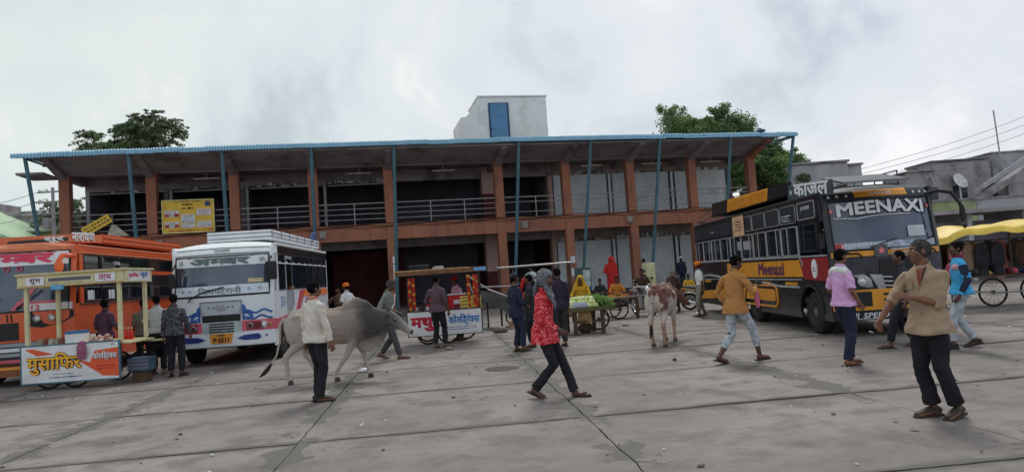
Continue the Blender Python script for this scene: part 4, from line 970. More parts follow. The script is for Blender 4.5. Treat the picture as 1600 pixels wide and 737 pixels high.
# front
b.front('pink_band', -1.14, -.44, .74, .98, PINK, off=.008, nx=8); b.front('pink_band', .44, 1.14, .74, .98, PINK, off=.008, nx=8)
for sx in (-1, 1):
    b.front('lamp_recess', sx*.72-.18, sx*.72+.18, .77, .94, mat('lamp_red', srgb(110, 30, 40), rough=.3), off=.014); b.headlamp(sx*.90, .86, .075); b.headlamp(sx*.62, .86, .055, mat('lamp_dark', srgb(70, 40, 50), rough=.2))
    b.headlamp(sx*1.03, .86, .04, AMBER)
    b.fshape('fog_lens', [(sx*.34, .60), (sx*.50, .66), (sx*.80, .675), (sx*.86, .60), (sx*.80, .54), (sx*.50, .545)], NAVYB, off=.062)
    for k in range(2):
        z = 1.17-.13*k; P = [(sx*(.48+.60*q/12), z+.035*math.sin(q*.9+k)) for q in range(13)]
        b.ftube('blue_wave', P, .022, BLUE, .004)
    b.fshape('blue_swirl', [(sx*.46, 1.00), (sx*.46, 1.36), (sx*.52, 1.32), (sx*.56, 1.20), (sx*.66, 1.16), (sx*.70, 1.06), (sx*.62, .99)], BLUE, off=.010)
    b.fshape('white_curl', [(sx*.52, 1.03), (sx*.50, 1.12), (sx*.57, 1.12), (sx*.62, 1.06)], WLET, off=.014)
    b.front('bumper_dot', sx*.96-.02, sx*.96+.02, .60, .64, RUBBER, off=.06, nx=2)
b.front('hatch', -.40, .40, 1.14, 1.42, mat('hatch_grey', srgb(186, 192, 200), rough=.4, var=.06), off=.014); b.ftube('hatch_trim', [(-.42, 1.12), (-.46, 1.44), (.46, 1.44), (.42, 1.12)], .016, GREYB, .018)
mb = MB(); mb.ring((-.05, b.F(0, 1.30)-.03, 1.30), .05, .013, 16, 6, axis='y'); mb2 = mb; em = obj('emblem', mb, CHROME, b.t); mb = MB(); mb.ring((.05, b.F(0, 1.30)-.03, 1.30), .05, .013, 16, 6, axis='y'); obj('emblem', mb, CHROME, b.t)
for x in (-.26, -.16, .16, .26): b.fshape('star', star(x, 1.31, .025), GLET, off=.03)
b.front('grille_opening', -.42, .42, .985, 1.135, RUBBER, off=.02)
b.front('grille_frame', -.42, .42, .72, .98, mat('grille_pale', srgb(176, 190, 192), rough=.4), off=.016)
for k in range(4): b.front('grille_slot', -.27, .27, .745+.058*k, .775+.058*k, RUBBER, off=.024)
b.front('bumper', -1.14, 1.14, .44, .72, WHT, off=.05, thick=.1, nx=18)
b.fshape('number_plate', [(-.26, .72), (.26, .72), (.22, .50), (-.22, .50)], PLATE, off=.066); b.ftext(['MP', ' 09'], 0, .685, .16, .05, DK, off=.072, bold=.02); b.ftext(['P·2511'], 0, .58, .34, .11, DK, off=.072, bold=.035)
b.front('header_band', -1.02, 1.02, 2.24, 2.45, WLET, off=.006, thick=.01); b.ftext(['अ', '~म', 'बर'], -.02, 2.345, 1.34, .165, GLET, off=.018, bold=.045)
b.ftext(['नारायण'], 0.02, 2.58, .36, .07, GLET, off=.014, bold=.01)
def swas(cx, cz, s_):
    mb = MB()
    for a in range(4):
        c, d = math.cos(a*math.pi/2), math.sin(a*math.pi/2)
        for (x0, x1, z0, z1) in ((0, .012, 0, s_), (0, s_*.8, s_-.012, s_)):
            vs = [(x0, z0), (x1, z0), (x1, z1), (x0, z1)]; vs = [(x*c+z*d, -x*d+z*c) for x, z in vs]; mb.add([Vector((cx+x, b.F(cx+x, cz+z)-.018-.001*(z0 > 0), cz+z)) for x, z in vs], [(0, 1, 2, 3)])
        q = s_*.5; mb.add([Vector((cx+(q+u)*c+(q*0.9+v)*d, b.F(cx, cz)-.020, cz-(q+u)*d+(q*.9+v)*c)) for u, v in ((-.006, -.006), (.006, -.006), (.006, .006), (-.006, .006))], [(0, 1, 2, 3)])
    obj('auspicious_sign', mb, GLET, b.t)['kind'] = 'stuff'
swas(-.90, 2.345, .055); swas(.90, 2.345, .055)
b.front('sill_band', -1.03, 1.03, 1.59, 1.80, mat('band_print', srgb(214, 224, 236), rough=.45, var=.12, scale=14), off=.006, thick=.01)
b.ftext(['िजय', ' पटरानी'], -.02, 1.69, .96, .16, GLET, off=.018, bold=.006)
for x in (-.85, -.68, .62, .85): b.fshape('flower_print', star(x, 1.70, .05, 6), mat('faint_print', srgb(150, 170, 196)), off=.014)
b.front('destination_card', .60, .92, 1.83, 1.92, mat('card_cream', srgb(206, 192, 150), var=.2, scale=14), off=.012, thick=.01)
b.ftube('brow_line', [(-1.05, 2.50), (-.5, 2.51), (0, 2.515), (.5, 2.51), (1.05, 2.50)], .012, GLET, .008); b.ftube('brow_line', [(-1.05, 2.63), (0, 2.65), (1.05, 2.63)], .010, GLET, .008)
b.ftube('wiper', [(-.72, 1.46), (-.66, 1.54), (-.40, 1.66), (.08, 1.76)], .014, RUBBER, .035)
for x in (-.06, .06): mb = MB(); mb.ball((x, .02, 1.88), (.035, .03, .06), 8); obj('dashboard_figure', mb, WLET, b.t)
mb = MB(); mb.tube([(1.08, .08, 2.40), (1.16, -.20, 2.36)], .022, 6); ma = obj('mirror_arm', mb, RUBBER, b.t); mb = MB(); mb.box(1.02, 1.28, -.26, -.20, 1.86, 2.28); obj('mirror', mb, RUBBER, ma, bevel=.03)
mb = MB(); mb.tube([(-1.06, .10, 2.35), (-1.02, -.22, 2.2)], .02, 6); ma = obj('mirror_arm', mb, RUBBER, b.t); mb = MB(); mb.box(-1.12, -.96, -.27, -.22, 1.80, 2.12); obj('mirror', mb, RUBBER, ma, bevel=.02)
mb = MB(); mb.box(-.50, .98, .55, 6.0, 2.83, 2.87); rk = obj('roof_rack', mb, WHR, b.t)
for q in ((-.50, .98, .55, .58, 2.872, 3.06), (.95, .98, .585, 6.0, 2.872, 3.06), (-.50, -.47, .585, 6.0, 2.872, 3.06)): mb = MB(); mb.box(*q); obj('rack_board', mb, WHR, rk, bevel=.006)
for z in (2.90, 3.0):
    mb = MB(); mb.tube([(-.5, .54, z), (.99, .54, z), (.99, 6.0, z)], .014, 5); obj('rack_rail', mb, GREYB, rk)
for k in range(7): mb = MB(); mb.tube([(.995, .6+.85*k, 2.87), (.995, .6+.85*k, 3.06)], .012, 5); obj('rack_post', mb, GREYB, rk)
mb = MB(); mb.lathe([(.09, 0), (.10, .12), (.07, .2), (.03, .24)], (1.0, 5.2, 3.06), 8); obj('kettle', mb, BLUEP, rk)
# ------------------------------------------------------------------ orange bus
ORB = mat('bus_orange', srgb(216, 92, 46), rough=.35, var=.07, scale=1.2, dirt=(srgb(150, 70, 44), .58, .8, 2), coat=.3)
ORR = mat('bus_orange_roof', srgb(206, 116, 76), rough=.5, var=.12)
PLET = mat('pink_letter', srgb(216, 60, 96), rough=.5, var=.06)
b = Bus('bus', 'orange bus cut by the left edge behind the snack cart', (-10.32, 14.35, 0), R(7), 2.28, 7.0,
        dict(skirt=.34, sill=1.62, wtop=2.66, roof=2.94, ws0=1.52, ws1=2.74, rake=.12), ORB)
b.shell((.95, 5.1), .42, ORB, ORR)
b.side(1, 'waist_panel', .0, 7.0, 1.96, 2.30, BLK, off=.002)
b.pillars(1, [.33], 1.62, 2.84, ORB, .16); b.pillars(1, [1.2, 2.1, 3.0, 3.9, 4.8, 5.7, 6.6], 1.62, 2.7, BLK, .08)
for k in range(7):
    y0 = .43 if k == 0 else .34+.9*k+.0
    b.window(1, y0, .34+.9*(k+1)-.06, 2.32, 2.64, BLK, GLD); b.window(1, y0, .34+.9*(k+1)-.06, 1.66, 1.95, BLK, GLS, bar=[.5])
for k in (0, 2): mb = MB(); mb.box(1.145, 1.15, .55+.9*k*.55, .85+.9*k*.55, 1.68, 1.88); obj('curtain', mb, WHT, b.t)
b.side(1, 'orange_strip', 3.9, 7.0, 2.24, 2.34, ORB, off=.02); b.side(1, 'roof_strip', .1, 7.0, 2.72, 2.84, ORB, off=.012)
b.stube(1, 'trim', [(.2, 2.69), (6.9, 2.68)], .016, ORR, .014); b.stube(1, 'trim', [(.2, 1.60), (6.9, 1.60)], .014, RUBBER, .01)
b.sshape(1, 'dark_figure', [(1.2, .9), (1.35, 1.15), (1.3, 1.35), (1.42, 1.45), (1.55, 1.3), (1.6, 1.0), (1.8, .85), (1.5, .8)], mat('brown_print', srgb(140, 58, 38)))
b.stext(1, ['1506'], 2.0, 2.50, .35, .08, WLET, bold=.02)
b.pillars(-1, [.33]+[1.1+1.1*k for k in range(6)], 1.62, 2.7, ORB, .12)
b.front('header_band', -1.02, 1.02, 2.46, 2.73, WLET, off=.008, thick=.01); b.ftext(['अ', '~म', 'बर'], .02, 2.60, 1.5, .20, PLET, off=.02, bold=.05)
b.ftube('header_line', [(-1, 2.705), (.8, 2.715)], .008, PLET, .016)
for x in (-.1, .15): mb = MB(); mb.ring((x, b.F(x, 2.40)-.012, 2.40), .05, .010, 12, 5, axis='y'); obj('ring_print', mb, PLET, b.t)
b.front('pink_sweep', .10, .90, 1.62, 1.72, PINK, off=.012, thick=.01); b.fshape('pink_sweep', [(.0, 1.55), (.1, 1.55), (.5, 2.0), (.4, 2.0)], PINK, off=.014)
b.front('white_panel', .30, 1.10, 1.52, 1.66, WLET, off=.016, thick=.01); b.ftext(['12'], .48, 1.59, .16, .11, PLET, off=.03, bold=.02)
b.fshape('lamp_cluster', [(.30, 1.22), (.32, 1.50), (1.12, 1.50), (1.12, 1.36), (.95, 1.25), (.6, 1.17)], RUBBER, off=.016); b.headlamp(.50, 1.36, .06); b.headlamp(.76, 1.36, .06)
b.front('grille_opening', -.9, .15, .95, 1.30, RUBBER, off=.012)
for x in (-.05, .03): b.ftube('vent', [(x, 1.32), (x-.02, 1.48)], .012, RUBBER, .01)
b.ftube('emblem', [(-.30, 1.42), (-.24, 1.45), (-.18, 1.42), (-.24, 1.39)], .015, CHROME, .012, close=True)
for k in range(3): b.front('bumper_bar', -1.14, 1.14, .62+.10*k, .69+.10*k, [GREYB, WHT, GREYB][k], off=.06, thick=.05, nx=16)
b.front('bumper', -1.14, 1.14, .56, .90, BLK, off=.03, nx=16); b.front('stripe', -1.12, 1.12, .50, .56, PINK, off=.05, nx=16)
b.front('lower_bumper', -1.1, 1.1, .22, .495, mat('brown_bumper', srgb(136, 84, 52)), off=.03, thick=.06, nx=16); b.front('number_plate', -.5, .95, .36, .42, PLATE, off=.04, thick=.02, nx=10)
b.ftext(['MP09', ' 1506'], .1, .45, .9, .06, DK, off=.04, bold=.03)
b.ftube('wiper', [(.12, 1.58), (.6, 1.94)], .014, RUBBER, .04); b.ftube('wiper', [(-.8, 1.60), (-.2, 1.8)], .014, RUBBER, .04)
mb = MB(); mb.tube([(1.10, .12, 2.62), (1.02, -.20, 2.62), (.98, -.26, 2.50)], .05, 8); ma = obj('mirror_arm', mb, ORB, b.t, smooth=True); mb = MB(); mb.ball((.98, -.26, 2.40), (.10, .06, .14), 10); obj('mirror', mb, ORB, ma, smooth=True)
mb = MB(); mb.box(-.9, 1.02, 1.2, 6.6, 2.95, 2.98); rk = obj('roof_rack', mb, ORB, b.t)
mb = MB(); mb.prism([(.05, 2.92), (1.5, 2.96), (1.5, 3.15), (.05, 3.06)], 1.03, 1.06, axis='x'); q = obj('name_board', mb, ORR, rk)
mb = MB(); mb.prism([(1.51, 2.96), (6.6, 2.96), (6.6, 3.19), (1.51, 3.17)], 1.03, 1.06, axis='x'); obj('rack_board', mb, ORB, rk)
mb = MB(); mb.box(-.9, 1.02, 1.0, 1.05, 2.98, 3.16); fb = obj('name_board', mb, ORR, rk)
lettering('lettering', ['नारायण'], 1.02, .20, WLET, q, XF((1.07, .62, 3.04), (0, 1, .05), (0, 0, 1)), .03)
mb = MB(); mb.prism([(-.2, 2.94), (1.02, 2.94), (1.02, 3.02), (-.2, 2.99)], .12, .15, axis='y'); q2 = obj('name_board', mb, BLK2, rk); lettering('lettering', ['सूर'], .42, .13, WLET, q2, XF((.72, .11, 2.98), (1, 0, 0), (0, 0, 1)), .03)
for z in (3.0, 3.1): mb = MB(); mb.tube([(1.07, 1.55, z), (1.07, 6.6, z+.02)], .012, 5); obj('rack_rail', mb, ORR, rk)
# ================================================================== PEOPLE
SK = mat('skin_brown', srgb(122, 82, 64), rough=.55, var=.12, scale=9); SKD = mat('skin_dark', srgb(92, 62, 52), rough=.5, var=.12, scale=9)
HAIR = mat('hair_black', (.008, .007, .007), spec=.05, rough=.95, var=.4, scale=30, bump=.5); HAIRG = mat('hair_grizzled', (.06, .056, .058), spec=.05, rough=.95, var=.5, scale=40, bump=.6)
EYEW = mat('eye_white', (.5, .47, .44), rough=.3); EYED = mat('eye_dark', (.015, .01, .01), rough=.2); LIP = mat('lips', srgb(96, 52, 48), rough=.5)
SOLE = mat('sandal_sole', (.03, .025, .022), rough=.8); STRAP = mat('sandal_brown', srgb(84, 50, 40), rough=.7, var=.2)
def ik(a, b, l1, l2, pole):
    d = b-a; L_ = min(d.length, (l1+l2)*.998); u = d.normalized(); b2 = a+u*L_
    x = (l1*l1-l2*l2+L_*L_)/(2*L_); h = math.sqrt(max(0, l1*l1-x*x)); p = Vector(pole); p = p-u*p.dot(u)
    p = p.normalized() if p.length > 1e-6 else u.orthogonal().normalized()
    return a+u*x+p*h, b2
def patterned(name, c, c2, scale=30, lo=.46, hi=.52, rough=.8, c3=None):
    m = bpy.data.materials.new(name); m.use_nodes = True; t = m.node_tree; n = t.nodes; l = t.links; b = n['Principled BSDF']; b.inputs['Roughness'].default_value = rough
    b.inputs['Specular IOR Level'].default_value = .2
    co = n.new('ShaderNodeTexCoord'); a = n.new('ShaderNodeTexNoise'); a.inputs['Scale'].default_value = scale; a.inputs['Detail'].default_value = 2; a.inputs['Distortion'].default_value = 1.5; l.new(co.outputs['Object'], a.inputs[0])
    r = n.new('ShaderNodeValToRGB'); r.color_ramp.elements[0].position = lo; r.color_ramp.elements[1].position = hi
    r.color_ramp.elements[0].color = tuple(c)+(1,); r.color_ramp.elements[1].color = tuple(c2)+(1,)
    if c3: e = r.color_ramp.elements.new(min(.99, hi+.12)); e.color = tuple(c3)+(1,)
    l.new(a.outputs[0], r.inputs[0]); l.new(r.outputs[0], b.inputs['Base Color']); return m
def checked(name, c, c2, scale=60, rough=.85):
    m = bpy.data.materials.new(name); m.use_nodes = True; t = m.node_tree; n = t.nodes; l = t.links; b = n['Principled BSDF']; b.inputs['Roughness'].default_value = rough
    co = n.new('ShaderNodeTexCoord'); mix = None
    w1 = n.new('ShaderNodeTexWave'); w1.inputs['Scale'].default_value = scale/4; w1.bands_direction = 'DIAGONAL'; l.new(co.outputs['Object'], w1.inputs[0])
    w2 = n.new('ShaderNodeTexWave'); w2.inputs['Scale'].default_value = scale/5; w2.bands_direction = 'Z'; l.new(co.outputs['Object'], w2.inputs[0])
    a = n.new('ShaderNodeMath'); a.operation = 'MAXIMUM'; l.new(w1.outputs['Fac'], a.inputs[0]); l.new(w2.outputs['Fac'], a.inputs[1])
    r = n.new('ShaderNodeValToRGB'); r.color_ramp.elements[0].position = .75; r.color_ramp.elements[1].position = .9; r.color_ramp.elements[0].color = tuple(c)+(1,); r.color_ramp.elements[1].color = tuple(c2)+(1,)
    l.new(a.outputs[0], r.inputs[0]); l.new(r.outputs[0], b.inputs['Base Color']); return m
def cloth(name, c, var=.10, scale=4, rough=.85): 
    return mat(name, c, rough=rough, var=var, scale=scale, bump=.15, bscale=60, spec=.2)
def head_parts(mb, M):
    """skull, jaw, brow, nose, lips, ears; local frame: face to +y, origin mid head"""
    mb.ball((0, -.012, .028), (.073, .092, .086), 16, M); mb.ball((0, .020, -.030), (.060, .068, .078), 14, M); mb.ball((0, .060, -.088), (.026, .024, .022), 8, M)
    T = lambda p: M @ Vector(p)
    mb.tube([T((-.040, .070, .024)), T((0, .083, .026)), T((.040, .070, .024))], .012, 6)
    mb.tube([T((0, .084, .018)), T((0, .098, -.008)), T((0, .108, -.026))], [.008, .011, .014], 6); mb.ball((0, .098, -.030), (.019, .012, .010), 6, M)
    mb.tube([T((-.022, .080, -.056)), T((0, .090, -.055)), T((.022, .080, -.056))], .008, 6); mb.tube([T((-.018, .079, -.066)), T((0, .088, -.067)), T((.018, .079, -.066))], .008, 6)
    for s_ in (-1, 1):
        mb.ball((s_*.046, .050, -.022), (.022, .028, .024), 8, M); mb.ball((s_*.074, -.008, -.006), (.009, .019, .031), 8, M)
def hair_cap(M, style, seed=0, vol=1.0):
    rs_ = random.Random(seed); o_ = Vector((seed*1.7, 3, 1))
    def fn(d):
        # hairline: high at the forehead, low at the nape, in front of the ears at mid height
        lim = .62*max(0, d.y)-.10 if d.y > 0 else max(-.62, -.10+1.3*d.y)
        k = d.z-lim
        k = max(0, min(1, k*4+.3)); nz = noise.noise(d*5+o_)*.07+noise.noise(d*14+o_)*.045
        return .93+k*(.105+nz)*vol
    mb = MB(); mb.ball((0, -.012, .016), (.078, .097, .101), 30, M, fn); return mb
def hand(mb, W, d, n, curl=.5, k=1., thumb=1, fr=.0085):
    """W wrist, d along the forearm, n palm normal; five unequal bent fingers and a thumb off the side of the palm"""
    d = d.normalized(); n = (n-d*n.dot(d)).normalized(); s_ = d.cross(n)*thumb
    mb.tube([W-d*.02, W+d*.03*k, W+d*.085*k], [(.017, .024), (.015, .036), (.012, .040)], 10, side=n)
    for q, (off, ln) in enumerate(((-.030, .068), (-.010, .080), (.010, .085), (.030, .076))):
        b_ = W+d*.080*k+s_*off*k; a1 = curl*(.6+.12*q*.5); a2 = curl*1.5+.1
        p1 = b_+(d*math.cos(a1)+n*math.sin(a1)+s_*off*1.2)*ln*.45*k; p2 = p1+(d*math.cos(a2)+n*math.sin(a2))*ln*.32*k; a3 = a2+curl*.9; p3 = p2+(d*math.cos(a3)+n*math.sin(a3))*ln*.26*k
        mb.tube([b_-d*.015, p1, p2, p3], [fr*1.1, fr, fr*.95, fr*.8], 6)
    t0 = W+d*.022*k+s_*.028*k; t1 = t0+(s_*.6+d*.75+n*.35)*.040*k; t2 = t1+(d*.8+s_*.15+n*.45)*.030*k
    mb.tube([t0-s_*.01, t1, t2], [fr*1.4, fr*1.15, fr*.9], 6)
def person(label, loc, yaw, H=1.70, skin=None, shirt=None, pants=None, hair='short', hairmat=None, sleeve='long', hem=.80, lean=0., lean_s=0., twist=0., pz=.92,
           feet=((-.10, 0, 0, 0), (.10, 0, 0, 0)), hands=None, head=(0, 0, 0), shoe='sandal', shoemat=None, pleg=.0, cuff=.10, vox=.011, seed=0, group=None, extras=None,
           pfl=1., belly=0., tucked=False, collar=True, curl=(.5, .5), knees=(0, 1, 0), face=True, floor=0., elbows=((-.6, -1, -.3), (.6, -1, -.3)), moustache=True, kneesep=.25):
    skin = skin or SK; t = thing('person', label, 'person', (loc[0], loc[1], floor), yaw, group); k = H/1.735; S = Matrix.Scale(k, 4)
    def place(o): return o
    pz = min(math.sqrt(max(.1, .838**2-(f_[1]*(.85 if f_[1] < 0 else 1)-.0)**2))+.085+f_[2]+(.07*f_[3] if f_[3] > 0 else 0)+.02 for f_ in feet)
    # upper body frame
    U = Matrix.Translation((0, 0, pz)) @ Matrix.Rotation(-lean, 4, 'X') @ Matrix.Rotation(lean_s, 4, 'Y') @ Matrix.Rotation(twist, 4, 'Z')
    up = lambda x, y, z: U @ Vector((x, y, z-.92))
    P = lambda x, y, z: Vector((x, y, z+pz-.92))
    neck = up(0, -.005, 1.47); Hm = Matrix.Translation(neck) @ Euler((-lean*.5+head[0], head[1], head[2]), 'XYZ').to_matrix().to_4x4() @ Matrix.Translation((0, .018, .125))
    sh = [up(-.168, -.012, 1.352), up(.168, -.012, 1.352)]
    hp = [P(-.088, 0, .90), P(.088, 0, .90)]
    ua, fa = .285, .255
    if hands is None: hands = ((-.24, .05, .80), (.24, .05, .80))
    arms = []
    for i in (0, 1):
        w_ = Vector(hands[i]); el, w2 = ik(sh[i], w_, ua, fa, elbows[i]); arms.append((sh[i], el, w2))
    legs = []
    for i in (0, 1):
        fx, fy, fz, pitch = feet[i][:4]; ty = feet[i][4] if len(feet[i]) > 4 else 0
        # ankle behind/above the sole, raised with heel lift
        F_ = Matrix.Translation((fx, fy, fz)) @ Matrix.Rotation(-ty, 4, 'Z') @ Matrix.Translation((0, .13, 0)) @ Matrix.Rotation(-pitch, 4, 'X') @ Matrix.Translation((0, -.13, 0))
        an = F_ @ Vector((0, 0, .085)); kn, an2 = ik(hp[i], an, .43, .42, (knees[0]+(-1, 1)[i]*kneesep*.0, knees[1], knees[2])); legs.append((hp[i], kn, an2, F_))
    # ---- body: one continuous skin
    mb = MB(); head_parts(mb, Hm)
    mb.tube([up(0, -.02, 1.36), up(0, -.008, 1.43), neck, Hm @ Vector((0, -.015, -.07))], [.07, .060, .052, .054], 12)
    tr = [(.86, .13, .09), (.95, .125, .085), (1.08, .115, .08+belly*.5), (1.22, .13, .088), (1.34, .135, .085), (1.42, .09, .06)]
    mb.tube([up(0, 0, z) for z, _, _ in tr], [(b_, a) for z, a, b_ in tr], 14, side=U.to_3x3() @ Vector((0, 1, 0)))
    for i, (a, e, w_) in enumerate(arms):
        mb.tube([a, a.lerp(e, .35), e], [.046, .043, .036], 9); mb.ball(e, .037, 8); mb.tube([e, e.lerp(w_, .3), w_], [.037, .038, .025], 9)
        d = (w_-e); inw = U.to_3x3() @ Vector((1 if i == 0 else -1, .25, 0)); hand(mb, w_, d, inw, curl[i], 1., 1 if i == 0 else -1, max(.0085, vox*.8))
    for i, (h, kn, an, F_) in enumerate(legs):
        mb.tube([h, h.lerp(kn, .5), kn], [.085, .070, .050], 10); mb.ball(kn, .05, 8); mb.tube([kn, kn.lerp(an, .3), an], [.050, .054, .034], 10)
        mb.tube([F_ @ Vector((0, -.045, .045)), F_ @ Vector((0, .0, .055)), F_ @ Vector((0, .08, .038)), F_ @ Vector((0, .16, .026)), F_ @ Vector((0, .195, .022))], [(.032, .036), (.034, .045), (.042, .032), (.046, .020), (.036, .014)], 10, side=F_.to_3x3() @ Vector((1, 0, 0)))
        mb.tube([an, F_ @ Vector((0, .01, .06))], [.034, .036], 8)
    for i_ in range(len(mb.v)): mb.v[i_] = tuple(Vector(mb.v[i_])*k)
    me = remesh(mb, vox*k, 1); body = link('body', me, skin, t)
    def put(name, mbx, m, vx=None, disp=None, smooth=True, parent=None, sm=2):
        for i_ in range(len(mbx.v)): mbx.v[i_] = tuple(Vector(mbx.v[i_])*k)
        if vx: return link(name, remesh(mbx, vx*k, sm, disp), m, parent or t)
        return obj(name, mbx, m, parent or t, smooth=smooth)
    # ---- trousers
    if pants:
        mb = MB(); hz = [(.80, .150, .115), (.88, .164, .120), (.95, .160, .118), (1.02, .142, .105)]
        mb.tube([P(0, 0, z) for z, _, _ in hz], [(b_, a) for z, a, b_ in hz], 14, side=(0, 1, 0))
        for i, (h, kn, an, F_) in enumerate(legs):
            e_ = an.lerp(kn, cuff); mb.ball(h+Vector((0, 0, -.03)), (.088, .100, .10), 10)
            mb.tube([h, h.lerp(kn, .4), kn, kn.lerp(e_, .45), e_], [(.090*pfl, .100*pfl), (.090*pfl, .094*pfl), .070*pfl, .068*pfl, (.062+pleg)], 12); mb.ball(kn, .069*pfl, 10)
        put('trousers', mb, pants, max(vox, .010), wrinkle(.0065, 18, 34, seed))
    # ---- shirt
    if shirt:
        mb = MB(); b0 = hem
        rg = [(b0, .172, .128+belly*.5), (.92, .170, .126+belly*.8), (1.03, .158, .120+belly), (1.14, .158, .122+belly*.6), (1.26, .170, .122), (1.335, .176, .110), (1.385, .148, .094), (1.428, .095, .076), (1.455, .068, .064)]
        if tucked: rg = [(.985, .152, .115)]+[(z, a*1.02, b_) for z, a, b_ in rg if z > 1.0]
        rg = [r_ for r_ in rg if r_[0] >= b0]
        sd_ = min(.05, .10*max(abs(f_[1]) for f_ in feet))+(.04 if abs(twist) > .2 else 0)
        if b0 < .92 and not tucked: rg[0] = (b0, .200, .150+belly*.4+sd_); rg.insert(1, (b0+.05, .198, .148+belly*.5+sd_*.8))
        if b0 < .92: rg = [(z, a, b_) if z > .95 else (z, a+.020*(z < .93), max(b_, .148+sd_*.5)) for z, a, b_ in rg]
        mb.tube([(up(0, 0, z) if z > 1.0 else P(0, 0, z)) for z, _, _ in rg], [(b_, a) for z, a, b_ in rg], 18, side=U.to_3x3() @ Vector((0, 1, 0)))
        for i, (a, e, w_) in enumerate(arms):
            mb.ball(a+Vector((0, 0, -.006)), (.056, .058, .056), 10)
            if sleeve == 'long': mb.tube([a, a.lerp(e, .5), e, e.lerp(w_, .5), e.lerp(w_, .93)], [.056, .056, .052, .047, .038], 12); mb.ball(e, .052, 10)
            elif sleeve == 'rolled': mb.tube([a, a.lerp(e, .5), e, e.lerp(w_, .12)], [.056, .058, .056, .053], 12); mb.ball(e, .054, 10)
            elif sleeve == 'half': mb.tube([a, a.lerp(e, .45), a.lerp(e, .88)], [.056, .062, .064], 12)
        put('shirt', mb, shirt, max(vox, .009), wrinkle(.012, 17, 30, seed+3))
        if collar:
            mb = MB(); 
            for s_ in (-1, 1):
                mb.tube([up(s_*.01, -.068, 1.472), up(s_*.052, -.045, 1.474), up(s_*.066, .005, 1.462), up(s_*.045, .05, 1.442), up(s_*.012, .078, 1.412)], [(.018, .007)]*4+[(.026, .006)], 8, side=(0, 0, 1))
            put('collar', mb, shirt, None)['kind'] = 'stuff'
    # ---- hair and face
    if hair:
        m_ = MB(); m_ = hair_cap(Hm, hair, seed+2); put('hair', m_, hairmat or HAIR, None)
    if face:
        for s_ in (-1, 1):
            mb = MB(); mb.ball((s_*.031, .0735, .008), (.0135, .011, .0085), 10, Hm); ey = put('eye', mb, EYEW, None)
            mb = MB(); mb.ball((s_*.031, .0830, .008), (.0062, .003, .0062), 8, Hm); put('iris', mb, EYED, None, parent=ey)
            mb = MB(); mb.tube([Hm @ Vector((s_*.012, .092, .030)), Hm @ Vector((s_*.030, .089, .036)), Hm @ Vector((s_*.050, .070, .030))], [.003, .0045, .002], 5); put('eyebrow', mb, hairmat or HAIR, None)
        if moustache: mb = MB(); mb.tube([Hm @ Vector((-.030, .080, -.050)), Hm @ Vector((0, .096, -.042)), Hm @ Vector((.030, .080, -.050))], [.003, .0065, .003], 6); put('moustache', mb, hairmat or HAIR, None)
        mb = MB(); mb.tube([Hm @ Vector((-.020, .085, -.061)), Hm @ Vector((0, .0955, -.0605)), Hm @ Vector((.020, .085, -.061))], [.002, .0045, .002], 6); put('lips', mb, LIP, None)
    # ---- footwear
    for i, (h, kn, an, F_) in enumerate(legs):
        mb = MB(); out = [(-.034, -.085), (.034, -.085), (.043, -.03), (.044, .07), (.052, .14), (.040, .20), (.0, .222), (-.040, .20), (-.052, .14), (-.044, .07), (-.043, -.03)]
        mb.prism(out, .0, .018 if shoe != 'shoe' else .022, F_, axis='z')
        if shoe in ('sandal',):
            f_ = put('sandal', mb, SOLE, None, smooth=False)
            mb = MB(); 
            for y_ in (.11, .14): mb.tube([F_ @ Vector((-.052, y_, .012)), F_ @ Vector((-.035, y_, .055)), F_ @ Vector((0, y_+.01, .064)), F_ @ Vector((.035, y_, .055)), F_ @ Vector((.052, y_, .012))], [(.012, .004)]*5, 6, side=F_.to_3x3() @ Vector((0, 1, 0)))
            q = put('strap', mb, shoemat or STRAP, None, parent=f_, smooth=False); q['kind'] = 'stuff'
        elif shoe == 'shoe':
            f_ = put('shoe', mb, shoemat or SOLE, None, smooth=False)
            mb = MB(); mb.tube([F_ @ Vector((0, -.075, .045)), F_ @ Vector((0, -.03, .065)), F_ @ Vector((0, .05, .062)), F_ @ Vector((0, .13, .045)), F_ @ Vector((0, .20, .032))], [(.028, .028), (.036, .042), (.040, .036), (.042, .024), (.032, .015)], 12, side=F_.to_3x3() @ Vector((1, 0, 0)))
            put('upper', mb, STRAP if shoemat is None else shoemat, .010, parent=f_)

    if extras: extras(dict(t=t, k=k, put=put, up=up, P=P, Hm=Hm, arms=arms, legs=legs, U=U, neck=neck))
    return t
# clothes
BLKC = cloth('black_trouser_cloth', (.020, .020, .026), .3); NAVYC = cloth('navy_cloth', (.022, .028, .055), .2); DENIM = cloth('navy_denim', srgb(40, 46, 66), .2, 6)
CREAM = cloth('cream_shirt_cloth', srgb(208, 200, 190), .06); BEIGE = cloth('dusty_beige_cloth', srgb(160, 139, 118), .16, 5); PINKC = cloth('pink_shirt_cloth', srgb(214, 168, 214), .06); OCHRE = cloth('ochre_cloth', srgb(176, 126, 76), .10)
GREYJ = patterned('washed_jeans', srgb(150, 158, 168), srgb(186, 192, 200), 7, .4, .6); BLUEJ = cloth('sky_blue_cloth', srgb(74, 168, 222), .08)
REDP = patterned('red_print_cloth', srgb(176, 28, 44), srgb(232, 96, 104), 26, .47, .60, c3=srgb(236, 170, 172)); GREYP = patterned('grey_print_cloth', srgb(52, 54, 60), srgb(108, 110, 116), 24, .50, .60)
CHECK = checked('check_scarf_cloth', srgb(112, 118, 124), srgb(76, 82, 88), 40); WHITEC = cloth('white_cloth', srgb(216, 218, 220), .05); GREYC = cloth('grey_green_cloth', srgb(122, 126, 120), .12); PLUM = cloth('plum_cloth', srgb(84, 62, 84), .12)
